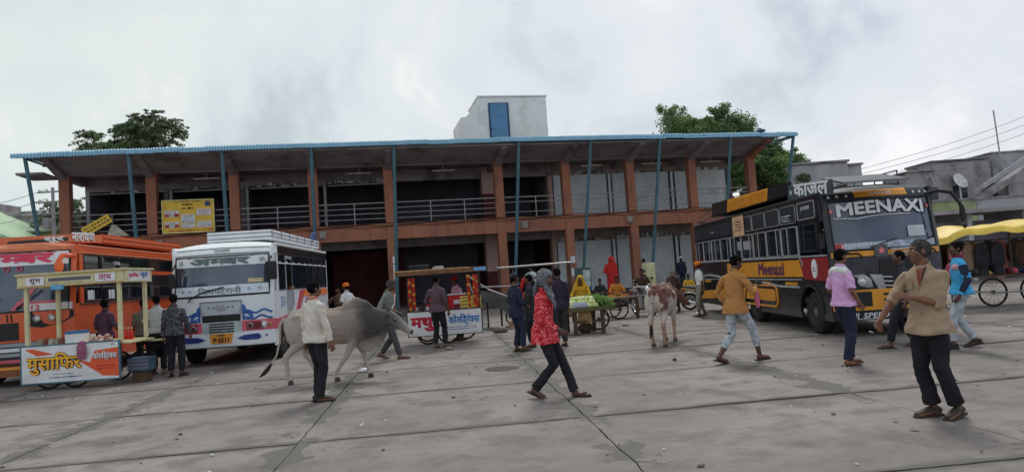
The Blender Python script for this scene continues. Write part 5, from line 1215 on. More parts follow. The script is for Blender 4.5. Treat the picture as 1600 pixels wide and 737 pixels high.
PURPG = cloth('purple_grey_cloth', srgb(92, 74, 82), .12); CHARC = cloth('charcoal_cloth', (.035, .035, .042), .3); YELC = cloth('yellow_cloth', srgb(204, 160, 50), .1); ORC = cloth('orange_cloth', srgb(226, 120, 44), .08); REDC = cloth('red_cloth', srgb(180, 44, 44), .1)
BROWNC = cloth('brown_cloth', srgb(78, 56, 46), .2); TEALC = cloth('teal_cloth', srgb(70, 130, 150), .1); DKGREY = cloth('slate_trouser_cloth', srgb(74, 72, 78), .2); TANC = cloth('tan_cloth', srgb(150, 124, 84), .15)
def band(pts, r_, n=8): mb = MB(); mb.tube(pts, r_, n); return mb
# 1 beige shirt man, nearest, right
def ex_beige(c):
    up, put = c['up'], c['put']
    put('undershirt', band([up(.0, .085, 1.42), up(.0, .112, 1.35), up(.0, .128, 1.26)], [(.040, .010), (.030, .010), (.006, .006)], 8), cloth('rust_cloth', srgb(140, 78, 60)), None)
    put('neck_cord', band([up(-.05, .0, 1.47), up(-.045, .07, 1.43), up(-.02, .128, 1.32)], .006), BLKC, None)
    for z in (1.24, 1.12, 1.0, .9): mb = MB(); mb.ball(up(.012, .138, z), .006, 6); put('button', mb, CHARC, None)
    mb = MB(); mb.box(-.03, .03, 0, .012, -.03, .04, Matrix.Translation(up(.085, .118, 1.27))); put('pocket', mb, BEIGE, None)
    w_ = c['arms'][1][2]; d = (c['arms'][1][2]-c['arms'][1][1]).normalized(); q = w_+d*.15; mb = MB(); mb.tube([q, q+Vector((-.01, .05, .015))], .005, 6); put('cigarette', mb, WHITEC, None)
person('grey haired man in dusty beige shirt, arm across his chest, nearest the camera', (3.86, 6.58), R(106), 1.68, SK, BEIGE, BLKC, hairmat=HAIRG, sleeve='rolled', hem=.80, lean=.02,
       twist=.42, hands=((-.06, .25, 1.18), (.16, .50, .88)), elbows=((-.5, -1, -.7), (.6, -.6, -.3)), head=(.02, 0, -.40), feet=((-.08, -.17, 0, .10, -.2), (.09, -.05, 0, .0, .15)), shoe='shoe', shoemat=mat('shoe_brown', srgb(64, 54, 48)), pz=.915, vox=.0075, seed=1, extras=ex_beige, belly=.015, curl=(.35, .9), pleg=.018, pfl=1.05, knees=(0, 1, 0))
# 2 red printed shirt man with check scarf
def ex_red(c):
    up, put, Hm = c['up'], c['put'], c['Hm']
    def fn(d):
        k = 1.0 if (d.y < .45 or d.z > .42) else .70
        if abs(d.x) > .62: k = 1.0
        return k*(1.24+.07*math.sin(9*(d.z+d.x*.7+d.y*.6))+.04*math.sin(17*(d.z-d.x*.4)))
    mb = MB(); mb.ball((0, -.012, .02), (.076, .094, .098), 26, Hm, fn); put('scarf_wrap', mb, CHECK, .009, wrinkle(.005, 40, 60, 2))
    mb = MB(); mb.tube([Hm @ Vector((.075, .02, -.03)), up(.06, .10, 1.40), up(.05, .165, 1.28), up(.045, .17, 1.22)], [(.055, .03), (.06, .028), (.045, .02), (.02, .012)], 10)
    mb.tube([Hm @ Vector((-.085, .01, -.03)), up(-.08, .06, 1.42), up(-.02, .13, 1.36)], [(.05, .03), (.055, .028), (.03, .02)], 10)
    mb.tube([Hm @ Vector((0, -.1, -.03)), up(0, -.10, 1.44), up(.02, -.12, 1.36)], [(.08, .03), (.10, .028), (.06, .02)], 10); put('scarf_tail', mb, CHECK, .010, wrinkle(.006, 40, 60, 5))
    mb = MB(); mb.tube([up(.045, .165, 1.24), up(.05, .175, 1.14), up(.04, .165, 1.08)], [.02, .014, .008], 8); put('tassel', mb, CHARC, None)
person('striding man in red printed shirt with grey check scarf wrapped round his head', (.33, 8.98), R(-112), 1.70, SKD, REDP, BLKC, hair=None, sleeve='long', hem=.76, lean=.06, feet=((-.10, .34, 0, -.12, .1), (.06, -.20, 0, .42, 0)),
       hands=((-.30, -.10, .82), (.22, .27, .90)), elbows=((-1, -.6, 0), (.6, -1, -.4)), head=(-.12, 0, -.1), pz=.895, vox=.009, seed=2, extras=ex_red, collar=True, curl=(.6, .5), cuff=.02, pleg=.004, pfl=.93)
# 3 cream shirt man from behind
def ex_cream(c):
    up, put = c['up'], c['put']
    mb = MB(); mb.ring((0, 0, 0), .066, .014, 16, 6, M=c['U'] @ Matrix.Translation((0, -.005, 1.468-.92)), axis='z'); put('neck_cloth', mb, cloth('orange_scarf_cloth', srgb(222, 110, 76)), None)
person('man in cream full sleeve shirt seen from behind, in front of the grey bull', (-2.88, 9.90), R(-38), 1.70, SK, CREAM, BLKC, sleeve='long', hem=.83, lean=.0, feet=((-.055, .03, 0, 0, .25), (.075, -.03, 0, 0, .5)), hands=((-.27, .02, .84), (.28, .06, .84)),
       head=(-.05, 0, -.2), pz=.92, vox=.009, seed=3, shoe='shoe', shoemat=mat('shoe_dark', (.02, .018, .018)), extras=ex_cream, cuff=.02, pfl=1.0, belly=.02)
# 4 pink shirt man
def ex_pink(c):
    up, put, Hm = c['up'], c['put'], c['Hm']
    mb = MB(); mb.tube([up(-.185, -.03, 1.352), up(-.11, -.035, 1.386), up(0, -.05, 1.40), up(.11, -.035, 1.386), up(.185, -.03, 1.352)], [.050, .062, .062, .062, .050], 12); put('shoulder_yoke', mb, WHITEC, .010)
    mb = MB(); mb.tube([Hm @ Vector((0, .075, .060)), Hm @ Vector((0, .125, .050)), Hm @ Vector((0, .150, .044))], [(.012, .065), (.008, .06), (.006, .04)], 10, side=Hm.to_3x3() @ Vector((0, 0, 1))); put('cap_peak', mb, CHARC, None)
    mb = MB(); mb.tube([up(-.12, .24, 1.04), up(-.12, .25, 1.12)], [.02, .02], 8); put('phone', mb, CHARC, None)
person('man in a pink shirt with white shoulders and dark jeans, standing before the black bus', (4.66, 9.96), R(-78), 1.66, SK, PINKC, DENIM, sleeve='half', hem=.86, feet=((-.09, .10, 0, 0, -.1), (.10, -.10, 0, 0, .1)), hands=((-.22, .20, .98), (.20, .12, .90)), head=(-.05, 0, .1), pz=.905,
       vox=.009, seed=4, extras=ex_pink, cuff=.03, pfl=1.05, belly=.02, elbows=((-.6, -1, 0), (.6, -1, 0)))
# 5 ochre shirt man
def ex_ochre(c):
    put, up = c['put'], c['up']; w_ = c['arms'][1][2]
    mb = MB(); mb.tube([w_+Vector((.0, .0, -.02)), w_+Vector((.0, .01, -.20)), w_+Vector((0, .02, -.30))], [.032, .040, .022], 10); put('pink_bottle', mb, cloth('pink_plastic', srgb(206, 110, 140)), None)
    mb = MB(); mb.ring(tuple(w_-(w_-c['arms'][1][1])*.12), .034, .010, 12, 6, axis='z'); put('bracelet', mb, cloth('orange_thread', srgb(210, 110, 70)), None)
    mb = MB(); mb.box(-.012, .012, -.04, .05, -.01, .07, Matrix.Translation(w_+Vector((.0, .09, .05)))); put('phone', mb, CHARC, None)
    kn = c['legs'][0][1]
    for q in (0, .045): mb = MB(); mb.ball(kn+Vector((.01, -.062, -.02+q)), (.045, .016, .014), 8); put('tear', mb, CHARC, None)
person('young man in an ochre shirt and torn pale jeans striding right with a pink bottle', (3.42, 10.95), R(-62), 1.76, SKD, OCHRE, GREYJ, sleeve='long', hem=.80, lean=.05, feet=((-.08, -.36, 0, .30, 0), (.09, .34, 0, 0, 0)), hands=((-.24, .08, .86), (.16, .30, 1.12)), elbows=((-1, -.6, 0), (.8, -.8, -.5)),
       head=(-.35, 0, -.25), pz=.885, vox=.009, seed=5, extras=ex_ochre, cuff=.34, pfl=.92, pleg=-.006, shoemat=STRAP)
# 6 blue jersey man
def ex_blue(c):
    put, up = c['put'], c['up']
    for a, e, w_ in c['arms']:
        mb = MB(); mb.tube([a.lerp(e, .12), a.lerp(e, .5), e, e.lerp(w_, .5), e.lerp(w_, .80)], [.069, .063, .057, .050, .043], 12); q = put('dark_sleeve', mb, NAVYC, .011); 
        mb = MB(); mb.tube([e.lerp(w_, .80), e.lerp(w_, .96)], [.046, .044], 10); put('cuff', mb, BLUEJ, None)
    mb = MB(); mb.ring((0, 0, 0), .064, .020, 14, 6, M=c['U'] @ Matrix.Translation((0, -.005, 1.468-.92)), axis='z'); put('neck_scarf', mb, cloth('maroon_cloth', srgb(130, 40, 62)), None)
    for q in range(3): mb = MB(); mb.box(-.10, .10, -.132, -.128, 1.02+.08*q, 1.035+.08*q); put('jersey_stripe', mb, WHITEC, None)
    mb = MB(); mb.ball(up(-.12, .05, 1.30), (.06, .09, .06), 8); put('patch', mb, cloth('white_red_patch', srgb(200, 150, 160)), .012)
person('man in sky blue sports vest over dark sleeves, behind the beige shirt man', (6.92, 10.85), R(72), 1.68, SKD, BLUEJ, GREYJ, sleeve='half', hem=.86, lean=.03, feet=((-.09, .22, 0, 0, 0), (.10, -.18, 0, .25, 0)), hands=((-.27, .10, .86), (.26, -.06, .84)), head=(0, 0, .3), pz=.905, vox=.011, seed=6,
       shoe='shoe', shoemat=mat('shoe_black', (.025, .022, .022)), extras=ex_blue, collar=False, pfl=.95)
person('person in black trousers and slippers hidden behind the beige shirt man', (6.28, 11.35), R(80), 1.62, SKD, CHARC, BLKC, sleeve='half', feet=((-.09, .30, 0, 0, 0), (.10, -.2, 0, .2, 0)), pz=.895, vox=.014, seed=7)
# 7 grey shirt man leaning behind the bull
def ex_sling(c):
    put, up = c['put'], c['up']; mb = MB(); mb.tube([up(-.16, .10, 1.40), up(-.02, .145, 1.2), up(.17, .10, .98)], [(.03, .012)]*3, 8); mb.tube([up(-.16, -.12, 1.40), up(.02, -.15, 1.2), up(.17, -.10, .98)], [(.03, .012)]*3, 8); q = put('shoulder_cloth', mb, WHITEC, None); q['kind'] = 'stuff'
person('grizzled man in a grey green shirt walking just beyond the bull', (-2.78, 14.75), R(-96), 1.74, SKD, GREYC, DKGREY, hairmat=HAIRG, sleeve='rolled', hem=.84, lean=.16, feet=((-.09, -.20, 0, .3, 0), (.10, .30, 0, -.1, 0)), hands=((-.2, .20, .95), (.2, .10, .88)), pz=.89, vox=.012, seed=8, shoe='shoe', shoemat=mat('shoe_tan', srgb(120, 100, 86)), extras=ex_sling, head=(-.3, 0, 0))
# 8 man at the cold drink cart, and its seller
person('man in a purple grey shirt with his back turned at the second drinks cart', (-1.86, 16.30), R(-22), 1.72, SKD, PURPG, BLKC, sleeve='rolled', hem=.84, lean=.02, feet=((-.09, -.02, 0, 0, 0), (.10, .12, 0, 0, .5)), hands=((-.22, .22, 1.02), (.24, .1, .86)), vox=.013, seed=9, shoe='shoe', shoemat=MATS['shoe_tan'], pz=.915)
def ex_capred(c):
    put, Hm = c['put'], c['Hm']; mb = MB(); mb.ball((0, -.01, .06), (.086, .105, .07), 14, Hm); mb.tube([Hm @ Vector((0, .07, .05)), Hm @ Vector((0, .16, .03))], [(.012, .07), (.006, .05)], 10, side=(0, 0, 1)); put('cap', mb, REDC, .012)
person('seller in a red cap and pale pink shirt behind the second drinks cart', (-1.50, 18.15), R(125), 1.66, SKD, cloth('pale_pink_cloth', srgb(206, 160, 180)), BLKC, sleeve='half', lean=.15, vox=.014, seed=10, extras=ex_capred)
# 9 the navy pair and the dark shirt man
def ex_hat(c):
    put, Hm = c['put'], c['Hm']; mb = MB(); mb.ball((0, -.02, .055), (.088, .105, .075), 14, Hm); put('knit_cap', mb, CHARC, .012)
    up = c['up']; mb = MB(); mb.ring((0, 0, 0), .07, .022, 14, 6, M=c['U'] @ Matrix.Translation((0, -.005, 1.46-.92)), axis='z'); put('neck_scarf', mb, cloth('olive_scarf', srgb(126, 108, 84)), None)
person('man in navy kurta and knit cap standing left of the red printed shirt man', (-.02, 14.50), R(-60), 1.62, SKD, NAVYC, NAVYC, sleeve='long', hem=.74, hands=((-.16, .20, 1.0), (.16, .20, 1.0)), feet=((-.09, .0, 0, 0, 0), (.09, .06, 0, 0, 0)), vox=.012, seed=11, extras=ex_hat, pfl=1.1, pleg=.01)
def ex_redsc(c):
    put, Hm, up = c['put'], c['Hm'], c['up']; mb = MB(); mb.tube([Hm @ Vector((.0, .07, .03)), Hm @ Vector((0, .12, -.02)), up(.0, .20, 1.40), up(0, .22, 1.28)], [(.05, .03), (.05, .04), (.05, .03), (.03, .02)], 10); put('scarf', mb, REDC, .012)
    mb = MB(); mb.ball(up(.02, .14, 1.18), (.08, .05, .12), 10); put('bundle', mb, cloth('red_white_cloth', srgb(190, 90, 84)), .014)
person('person with a bright red scarf beside the man in navy kurta', (.30, 15.15), R(75), 1.58, SKD, CHARC, BLKC, sleeve='long', hands=((-.1, .22, 1.2), (.1, .22, 1.15)), vox=.013, seed=12, extras=ex_redsc, hem=.6)
person('man in a dark shirt and loose trousers half hidden behind the red printed shirt man', (.90, 14.85), R(20), 1.68, SKD, cloth('dark_plum_cloth', srgb(52, 44, 60)), CHARC, sleeve='long', vox=.012, seed=13, pfl=1.1)
# 10 the left customers and the snack seller
person('man in dark grey printed shirt seen from behind at the corner of the white bus', (-6.98, 14.18), R(10), 1.68, SKD, GREYP, BLKC, sleeve='long', hem=.84, hands=((-.25, .06, .82), (.27, .12, .86)), feet=((-.10, 0, 0, 0, -.2), (.11, .02, 0, 0, .3)), vox=.010, seed=14, shoe='shoe', shoemat=MATS['shoe_black'], pfl=1.1, belly=.015)
person('man in a light grey half sleeve shirt seen from behind beside the snack cart', (-7.62, 14.75), R(18), 1.68, SKD, cloth('light_grey_cloth', srgb(178, 180, 182), .06), BLKC, sleeve='half', hem=.88, hands=((-.2, .2, 1.0), (.26, .12, .86)), vox=.011, seed=15, shoe='shoe', shoemat=MATS['shoe_tan'], pfl=1.05, belly=.02)
person('man in a drab grey shirt behind the pale posts of the snack cart', (-8.12, 15.15), R(30), 1.62, SKD, cloth('drab_grey_cloth', srgb(112, 106, 100), .1), BLKC, sleeve='half', hem=.86, vox=.013, seed=16)
person('seller in a plum shirt with his back turned behind the snack cart', (-8.72, 14.75), R(-15), 1.66, SKD, PLUM, BLKC, sleeve='half', hem=.86, hands=((-.2, .22, 1.0), (.22, .22, 1.0)), vox=.011, seed=17)
# 11 farther people
def ex_turban(m_):
    def f(c):
        put, Hm = c['put'], c['Hm']; mb = MB(); mb.ball((0, -.01, .065), (.095, .112, .075), 14, Hm, fn=lambda d: 1+.06*math.sin(12*(d.z+.5*d.x)))
        mb.ring((0, -.01, .035), .080, .030, 18, 8, M=Hm, axis='z'); put('turban', mb, m_, .012)
    return f
person('porter in an orange turban and white shirt near the dark shop bay', (-5.05, 20.9), R(60), 1.68, SKD, WHITEC, cloth('grey_pyjama', srgb(136, 140, 136), .1), sleeve='half', hem=.86, vox=.014, seed=18, extras=ex_turban(ORC), hands=((-.28, .2, 1.0), (.3, .15, .95)), lean=.08)
person('woman in a brown printed wrap beside the orange turbaned porter', (-5.42, 21.3), R(160), 1.6, SKD, patterned('brown_print_cloth', srgb(74, 54, 44), srgb(120, 104, 84), 18), TANC, sleeve='long', hem=.7, vox=.015, seed=19, hands=((-.15, .2, 1.15), (.2, .22, 1.3)), moustache=False, pfl=1.25)
person('man in a white and black shirt bending over the bar on the verandah', (.95, 35.0), R(150), 1.70, SKD, WHITEC, BLKC, sleeve='half', hem=.9, lean=.45, floor=.3, vox=.017, seed=20, hands=((-.3, .55, 1.0), (.35, .6, 1.1)))
person('man in a teal shirt beside the pillar of the stair bay', (.05, 34.2), R(110), 1.62, SKD, TEALC, BLKC, sleeve='half', floor=.3, vox=.017, seed=21, lean=.15)
person('man in a pale yellow shirt standing on the plinth right of a brown column', (6.62, 35.5), R(100), 1.66, SKD, cloth('pale_yellow_cloth', srgb(206, 204, 170), .06), DKGREY, sleeve='half', hem=.86, floor=.3, vox=.016, seed=22, hands=((-.2, .2, 1.0), (.24, .1, .9)))
person('slim person in navy clothes standing against the shutters beside the black bus', (9.02, 37.5), R(-10), 1.66, SKD, NAVYC, NAVYC, sleeve='long', hem=.74, floor=.3, vox=.016, seed=23, extras=ex_turban(WHITEC), pfl=1.1)
person('porter in orange turban, white vest and grey loincloth behind the black bus tail', (5.46, 20.6), R(95), 1.62, SKD, WHITEC, cloth('grey_loin', srgb(132, 126, 120), .12), sleeve='half', hem=.98, vox=.014, seed=24, extras=ex_turban(ORC), feet=((-.09, .14, 0, 0, 0), (.09, -.14, 0, .2, 0)), pz=.91, pfl=1.2, cuff=.3, lean=.06)
# ---- seated people: folded legs, cloth drawn over the head
def seated(label, loc, yaw, H, m, floor=0., veil=None, seed=0, skin=None, moustache=False, hat=None, reach=.3):
    """sitting cross legged on a low step; H = seated height"""
    skin = skin or SKD; t = thing('person', label, 'person', (loc[0], loc[1], floor), yaw); k = H/.88
    hm = Matrix.Translation((0, .06, .74)) @ Matrix.Rotation(-.15, 4, 'X')
    mb = MB(); head_parts(mb, hm); mb.tube([(0, .0, .50), (0, .02, .62), (0, .045, .70)], [.07, .052, .052], 10); mb.tube([(0, -.02, .12), (0, -.01, .35), (0, .0, .52)], [(.11, .15), (.09, .13), (.07, .12)], 12, side=(0, 1, 0))
    for s_ in (-1, 1):
        sh_ = Vector((s_*.17, .0, .52)); w_ = Vector((s_*.12, reach, .24)); el, w2 = ik(sh_, w_, .27, .24, (s_, -.6, -.3)); mb.tube([sh_, el, w2], [.042, .036, .025], 8); hand(mb, w2, w2-el, Vector((0, .2, -1)), .5, 1, s_, .012)
        mb.tube([(s_*.08, .0, .11), (s_*.34, .24, .10), (s_*.05, .40, .06)], [.09, .06, .045], 8); mb.tube([(s_*.05, .40, .05), (-s_*.06, .46, .04)], [.04, .025], 8)
    for i_ in range(len(mb.v)): mb.v[i_] = tuple(Vector(mb.v[i_])*k)
    link('body', remesh(mb, .014, 1), skin, t)
    mb = MB(); mb.tube([(0, -.03, .06), (0, -.02, .25), (0, -.01, .42), (0, .0, .52), (0, .01, .58)], [(.19, .22), (.14, .18), (.125, .175), (.11, .17), (.065, .08)], 14, side=(0, 1, 0))
    for s_ in (-1, 1):
        sh_ = Vector((s_*.17, .0, .52)); w_ = Vector((s_*.12, reach, .24)); el, w2 = ik(sh_, w_, .27, .24, (s_, -.6, -.3)); mb.tube([sh_, el, el.lerp(w2, .4)], [.058, .054, .05], 9); mb.tube([(s_*.06, -.02, .11), (s_*.34, .23, .11), (s_*.05, .38, .08)], [.12, .085, .07], 9); mb.ball(sh_, .06, 8)
    for i_ in range(len(mb.v)): mb.v[i_] = tuple(Vector(mb.v[i_])*k)
    link('garment', remesh(mb, .016, 2, wrinkle(.008, 18, 26, seed)), m, t)
    if veil:
        mb = MB(); mb.ball((0, .03, .76), (.105, .115, .13), 16, fn=lambda d: .72 if (d.y > .5 and abs(d.x) < .6 and d.z < .5) else 1.)
        mb.tube([(0, -.03, .72), (0, -.05, .60), (0, -.06, .45), (0, -.06, .25)], [(.08, .11), (.09, .16), (.10, .20), (.10, .19)], 12, side=(0, 1, 0))
        for s_ in (-1, 1): mb.tube([(s_*.09, .03, .72), (s_*.13, .05, .58), (s_*.10, .12, .44)], [.04, .06, .04], 8)
        for i_ in range(len(mb.v)): mb.v[i_] = tuple(Vector(mb.v[i_])*k)
        link('veil', remesh(mb, .016, 1, wrinkle(.006, 18, 30, seed+1)), veil, t)
    else:
        mb = hair_cap(hm, 'short', seed)
        for i_ in range(len(mb.v)): mb.v[i_] = tuple(Vector(mb.v[i_])*k)
        obj('hair', mb, HAIR, t, smooth=True)
    return t
seated('vendor woman in a yellow sari seated behind the vegetable cart', (1.78, 19.0), R(165), .84, YELC, .62, YELC, 31)
seated('woman in an orange yellow blouse seated low below the red draped figure', (3.95, 27.2), R(175), .92, cloth('dull_orange_cloth', srgb(190, 124, 56)), .36, None, 32)
seated('small dark haired child seated left of the red draped figure', (3.35, 27.6), R(170), .78, CHARC, .45, None, 33)
seated('person in yellow sitting on the plinth beside the tall navy figure', (7.75, 31.2), R(175), .80, YELC, .31, None, 34)
seated('man in a dark shirt with yellow scarf sitting by the parked motorcycle', (4.55, 24.9), R(165), .90, BROWNC, .62, None, 35)
# standing woman wrapped in red from head to foot
t = thing('person', 'standing woman wrapped head to foot in a bright red sari', 'person', (4.15, 29.6, .3), R(160)); t.scale = (1.12, 1.12, 1.16); 
mb = MB(); hm = Matrix.Translation((0, .03, 1.42)); head_parts(mb, hm); mb.tube([(0, 0, .25), (0, 0, .9), (0, 0, 1.2), (0, .01, 1.32)], [.10, .13, .12, .05], 10); mb.tube([(-.09, .02, .03), (-.09, .0, .8)], [.045, .07], 8); mb.tube([(.09, .02, .03), (.09, .0, .8)], [.045, .07], 8); mb.tube([(-.09, -.04, .03), (-.09, .12, .03)], .035, 8); mb.tube([(.09, -.04, .03), (.09, .12, .03)], .035, 8)
link('body', remesh(mb, .015, 1), SKD, t)
mb = MB(); mb.tube([(0, 0, .06), (0, 0, .35), (0, -.01, .75), (0, -.01, 1.05), (0, 0, 1.25), (0, .0, 1.36), (0, .01, 1.46), (0, .02, 1.55)], [(.20, .26), (.17, .22), (.16, .22), (.15, .22), (.13, .20), (.10, .12), (.115, .11), (.06, .06)], 18, side=(0, 1, 0))
mb.tube([(.2, .02, 1.22), (.26, .12, 1.0), (.10, .20, .92)], [.07, .07, .05], 8); link('sari', remesh(mb, .015, 2, wrinkle(.014, 20, 7, 4)), REDC, t)
# ================================================================== CATTLE
def gradmat(name, stops, patch=None, axis=0, scale=5):
    """hide colour that changes along the body, with blotches"""
    m = bpy.data.materials.new(name); m.use_nodes = True; t = m.node_tree; n = t.nodes; l = t.links; b = n['Principled BSDF']; b.inputs['Roughness'].default_value = .75; b.inputs['Specular IOR Level'].default_value = .25
    co = n.new('ShaderNodeTexCoord'); sx = n.new('ShaderNodeSeparateXYZ'); l.new(co.outputs['Object'], sx.inputs[0])
    no = n.new('ShaderNodeTexNoise'); no.inputs['Scale'].default_value = scale; no.inputs['Detail'].default_value = 5; l.new(co.outputs['Object'], no.inputs[0])
    a = n.new('ShaderNodeMath'); a.operation = 'MULTIPLY_ADD'; a.inputs[1].default_value = .35; l.new(no.outputs[0], a.inputs[0]); l.new(sx.outputs[axis], a.inputs[2])
    mr_ = n.new('ShaderNodeMapRange'); mr_.inputs['From Min'].default_value = -1.; mr_.inputs['From Max'].default_value = 1.8; l.new(a.outputs[0], mr_.inputs[0])
    r = n.new('ShaderNodeValToRGB'); r.color_ramp.elements[0].position = stops[0][0]; r.color_ramp.elements[0].color = tuple(stops[0][1])+(1,); r.color_ramp.elements[1].position = stops[-1][0]; r.color_ramp.elements[1].color = tuple(stops[-1][1])+(1,)
    for p, c in stops[1:-1]: e_ = r.color_ramp.elements.new(p); e_.color = tuple(c)+(1,)
    l.new(mr_.outputs[0], r.inputs[0]); out = r.outputs[0]
    z = n.new('ShaderNodeMapRange'); z.inputs['From Min'].default_value = .45; z.inputs['From Max'].default_value = .75; l.new(sx.outputs[2], z.inputs[0])
    x = n.new('ShaderNodeMixRGB'); l.new(z.outputs[0], x.inputs[0]); x.inputs[1].default_value = tuple(patch['leg'])+(1,); l.new(out, x.inputs[2]); out = x.outputs[0]
    k = n.new('ShaderNodeBump'); k.inputs['Strength'].default_value = .55; k.inputs['Distance'].default_value = .02; q = n.new('ShaderNodeTexNoise'); q.inputs['Scale'].default_value = 30; q.inputs['Detail'].default_value = 6; l.new(co.outputs['Object'], q.inputs[0]); l.new(q.outputs[0], k.inputs['Height']); l.new(k.outputs[0], b.inputs['Normal'])
    l.new(out, b.inputs['Base Color']); return m
HOOF = mat('hoof', (.05, .042, .036), rough=.7); HORN = mat('horn', srgb(96, 88, 78), rough=.5); TUFT = mat('tail_tuft', (.02, .018, .018), rough=.9)
def cattle(label, loc, yaw, m, legs, hump=1., head_dir=(1, 0, -.55), size=1., thin=1., dewlap=1., cat='cow', name='cow', tail=None, headm=None, gender=''):
    """faces +x. legs = 4 x offsets of the feet from rest: hind near, hind far, front near, front far"""
    t = thing(name, label, cat, loc, yaw); t.scale = (size,)*3
    mb = MB(); sp = [(-.70, 1.00, .10, .08), (-.64, .99, .20, .15), (-.50, .97, .275, .21*thin), (-.25, .94, .28, .235*thin), (.02, .91, .295, .255*thin), (.28, .91, .30, .25*thin), (.48, .93, .31, .22*thin), (.64, .95, .30, .18), (.80, .97, .25, .135), (.96, .99, .18, .105), (1.06, 1.01, .14, .09)]
    mb.tube([(x, 0, z) for x, z, _, _ in sp], [(a, b_) for _, _, a, b_ in sp], 16, side=(0, 0, 1))
    mb.tube([(-.62, 0, 1.19), (-.45, 0, 1.215), (-.2, 0, 1.20), (.1, 0, 1.19), (.4, 0, 1.22)], [(.03, .05), (.045, .08), (.04, .06), (.04, .06), (.05, .08)], 8, side=(0, 0, 1))
    for s_ in (-1, 1): mb.ball((-.46, s_*.15, 1.12), (.09, .06, .06), 8); mb.ball((.42, s_*.13, .90), (.16, .10, .25), 10); mb.ball((-.50, s_*.12, .86), (.17, .12, .24), 10)
    if hump: mb.tube([(.22, 0, 1.14), (.40, 0, 1.17+.04*hump), (.54, 0, 1.19+.06*hump), (.66, 0, 1.16+.05*hump), (.80, 0, 1.08)], [(.07, .08), (.12, .11), (.14, .11), (.12, .10), (.10, .09)], 12, side=(0, 0, 1))
    if dewlap: mb.tube([(.45, 0, .66), (.66, 0, .63), (.84, 0, .70), (1.0, 0, .86)], [(.10, .05), (.17*dewlap, .04), (.16*dewlap, .03), (.08, .04)], 8, side=(0, 0, 1))
    d = Vector(head_dir).normalized(); p0 = Vector((1.05, 0, 1.04)); rgt = d.cross(Vector((0, 0, 1))).normalized(); upv = rgt.cross(d)
    hp_ = [p0, p0+d*.13, p0+d*.28, p0+d*.42, p0+d*.50]
    mb.tube(hp_, [(.115, .095), (.12, .095), (.092, .068), (.068, .056), (.050, .052)], 12, side=upv)
    for s_ in (-1, 1):
        e0 = p0+rgt*s_*.09+upv*.04; mb.tube([e0, e0+rgt*s_*.10-upv*.02, e0+rgt*s_*.19-upv*.10], [(.02, .035), (.018, .048), (.006, .012)], 8, side=d); mb.ball(p0+d*.16+rgt*s_*.085+upv*.03, .03, 8)
    ho = []
    for i, (sx_, sy, back) in enumerate(((-.50, -.13, 1), (-.50, .13, 1), (.46, -.12, 0), (.46, .12, 0))):
        dx = legs[i]; fx = sx_+dx
        if back: pts = [(sx_, sy, .92), (sx_+.10+dx*.15, sy*1.05, .70), (sx_-.10+dx*.65, sy, .46), (sx_-.06+dx*.85, sy, .30), (fx-.03, sy, .13), (fx, sy, .06)]; rd = [(.16, .10), (.105, .075), (.055, .045), (.038, .034), (.036, .034), (.042, .040)]
        else: pts = [(sx_, sy, .82), (sx_+.02+dx*.1, sy, .62), (sx_+.03+dx*.5, sy, .42), (sx_+.0+dx*.75, sy, .27), (fx-.02, sy, .13), (fx, sy, .06)]; rd = [(.13, .09), (.075, .062), (.052, .047), (.036, .034), (.035, .034), (.042, .040)]
        mb.tube(pts, rd, 10, side=(1, 0, 0)); ho.append((fx, sy))
    if gender == 'm': mb.ball((-.02, 0, .60), (.12, .03, .07), 8); mb.ball((-.47, 0, .66), (.06, .06, .11), 8)
    tp = tail or [(-.69, 0, 1.12), (-.78, .0, 1.0), (-.80, .0, .75), (-.84, 0, .52), (-.92, 0, .34)]
    mb.tube(tp, [.035, .028, .022, .018, .014], 8)
    link('body', remesh(mb, .014, 1, lambda c: .006*np.sin(c[:, 0]*52+3*c[:, 2])*np.clip(1-np.abs(c[:, 0])/.45, 0, 1)*(c[:, 2] > .6)+.005*np.sin(c[:, 0]*30+c[:, 2]*22)*np.clip((c[:, 0]-.5)*3, 0, 1)), m, t)
    mb = MB(); e = Vector(tp[-1]); dd = (e-Vector(tp[-2])).normalized(); mb.tube([e-dd*.06, e+dd*.05, e+dd*.14+Vector((-.02, 0, 0)), e+dd*.22+Vector((-.05, 0, .01))], [.018, .036, .032, .006], 8); obj('tail_tuft', mb, TUFT, t, smooth=True)
    for fx, sy in ho: mb = MB(); mb.lathe([(.052, 0), (.050, .02), (.040, .075), (.01, .08)], (fx+.01, sy, 0), 10); obj('hoof', mb, HOOF, t, smooth=True)
    for s_ in (-1, 1):
        h0 = p0+rgt*s_*.06+upv*.10-d*.02; mb = MB(); mb.tube([h0, h0+rgt*s_*.05+upv*.05-d*.05, h0+rgt*s_*.06+upv*.10-d*.11], [.026, .018, .005], 8); obj('horn', mb, HORN, t, smooth=True)
        mb = MB(); mb.ball(p0+d*.165+rgt*s_*.102+upv*.035, (.02, .02, .018), 8); obj('eye', mb, EYED, t, smooth=True)
    mb = MB(); q = p0+d*.49; mb.ball(q, (.05, .052, .045), 10); obj('muzzle', mb, headm or HOOF, t, smooth=True)
    return t
g1, g2, g3 = srgb(176, 168, 158), srgb(150, 140, 132), srgb(72, 70, 72)
BULL = gradmat('bull_hide', [(.10, srgb(170, 163, 154)), (.40, srgb(158, 142, 132)), (.58, srgb(140, 128, 120)), (.67, srgb(70, 67, 68)), (.82, srgb(84, 82, 84)), (.93, srgb(156, 152, 150))], dict(leg=srgb(172, 162, 152)))
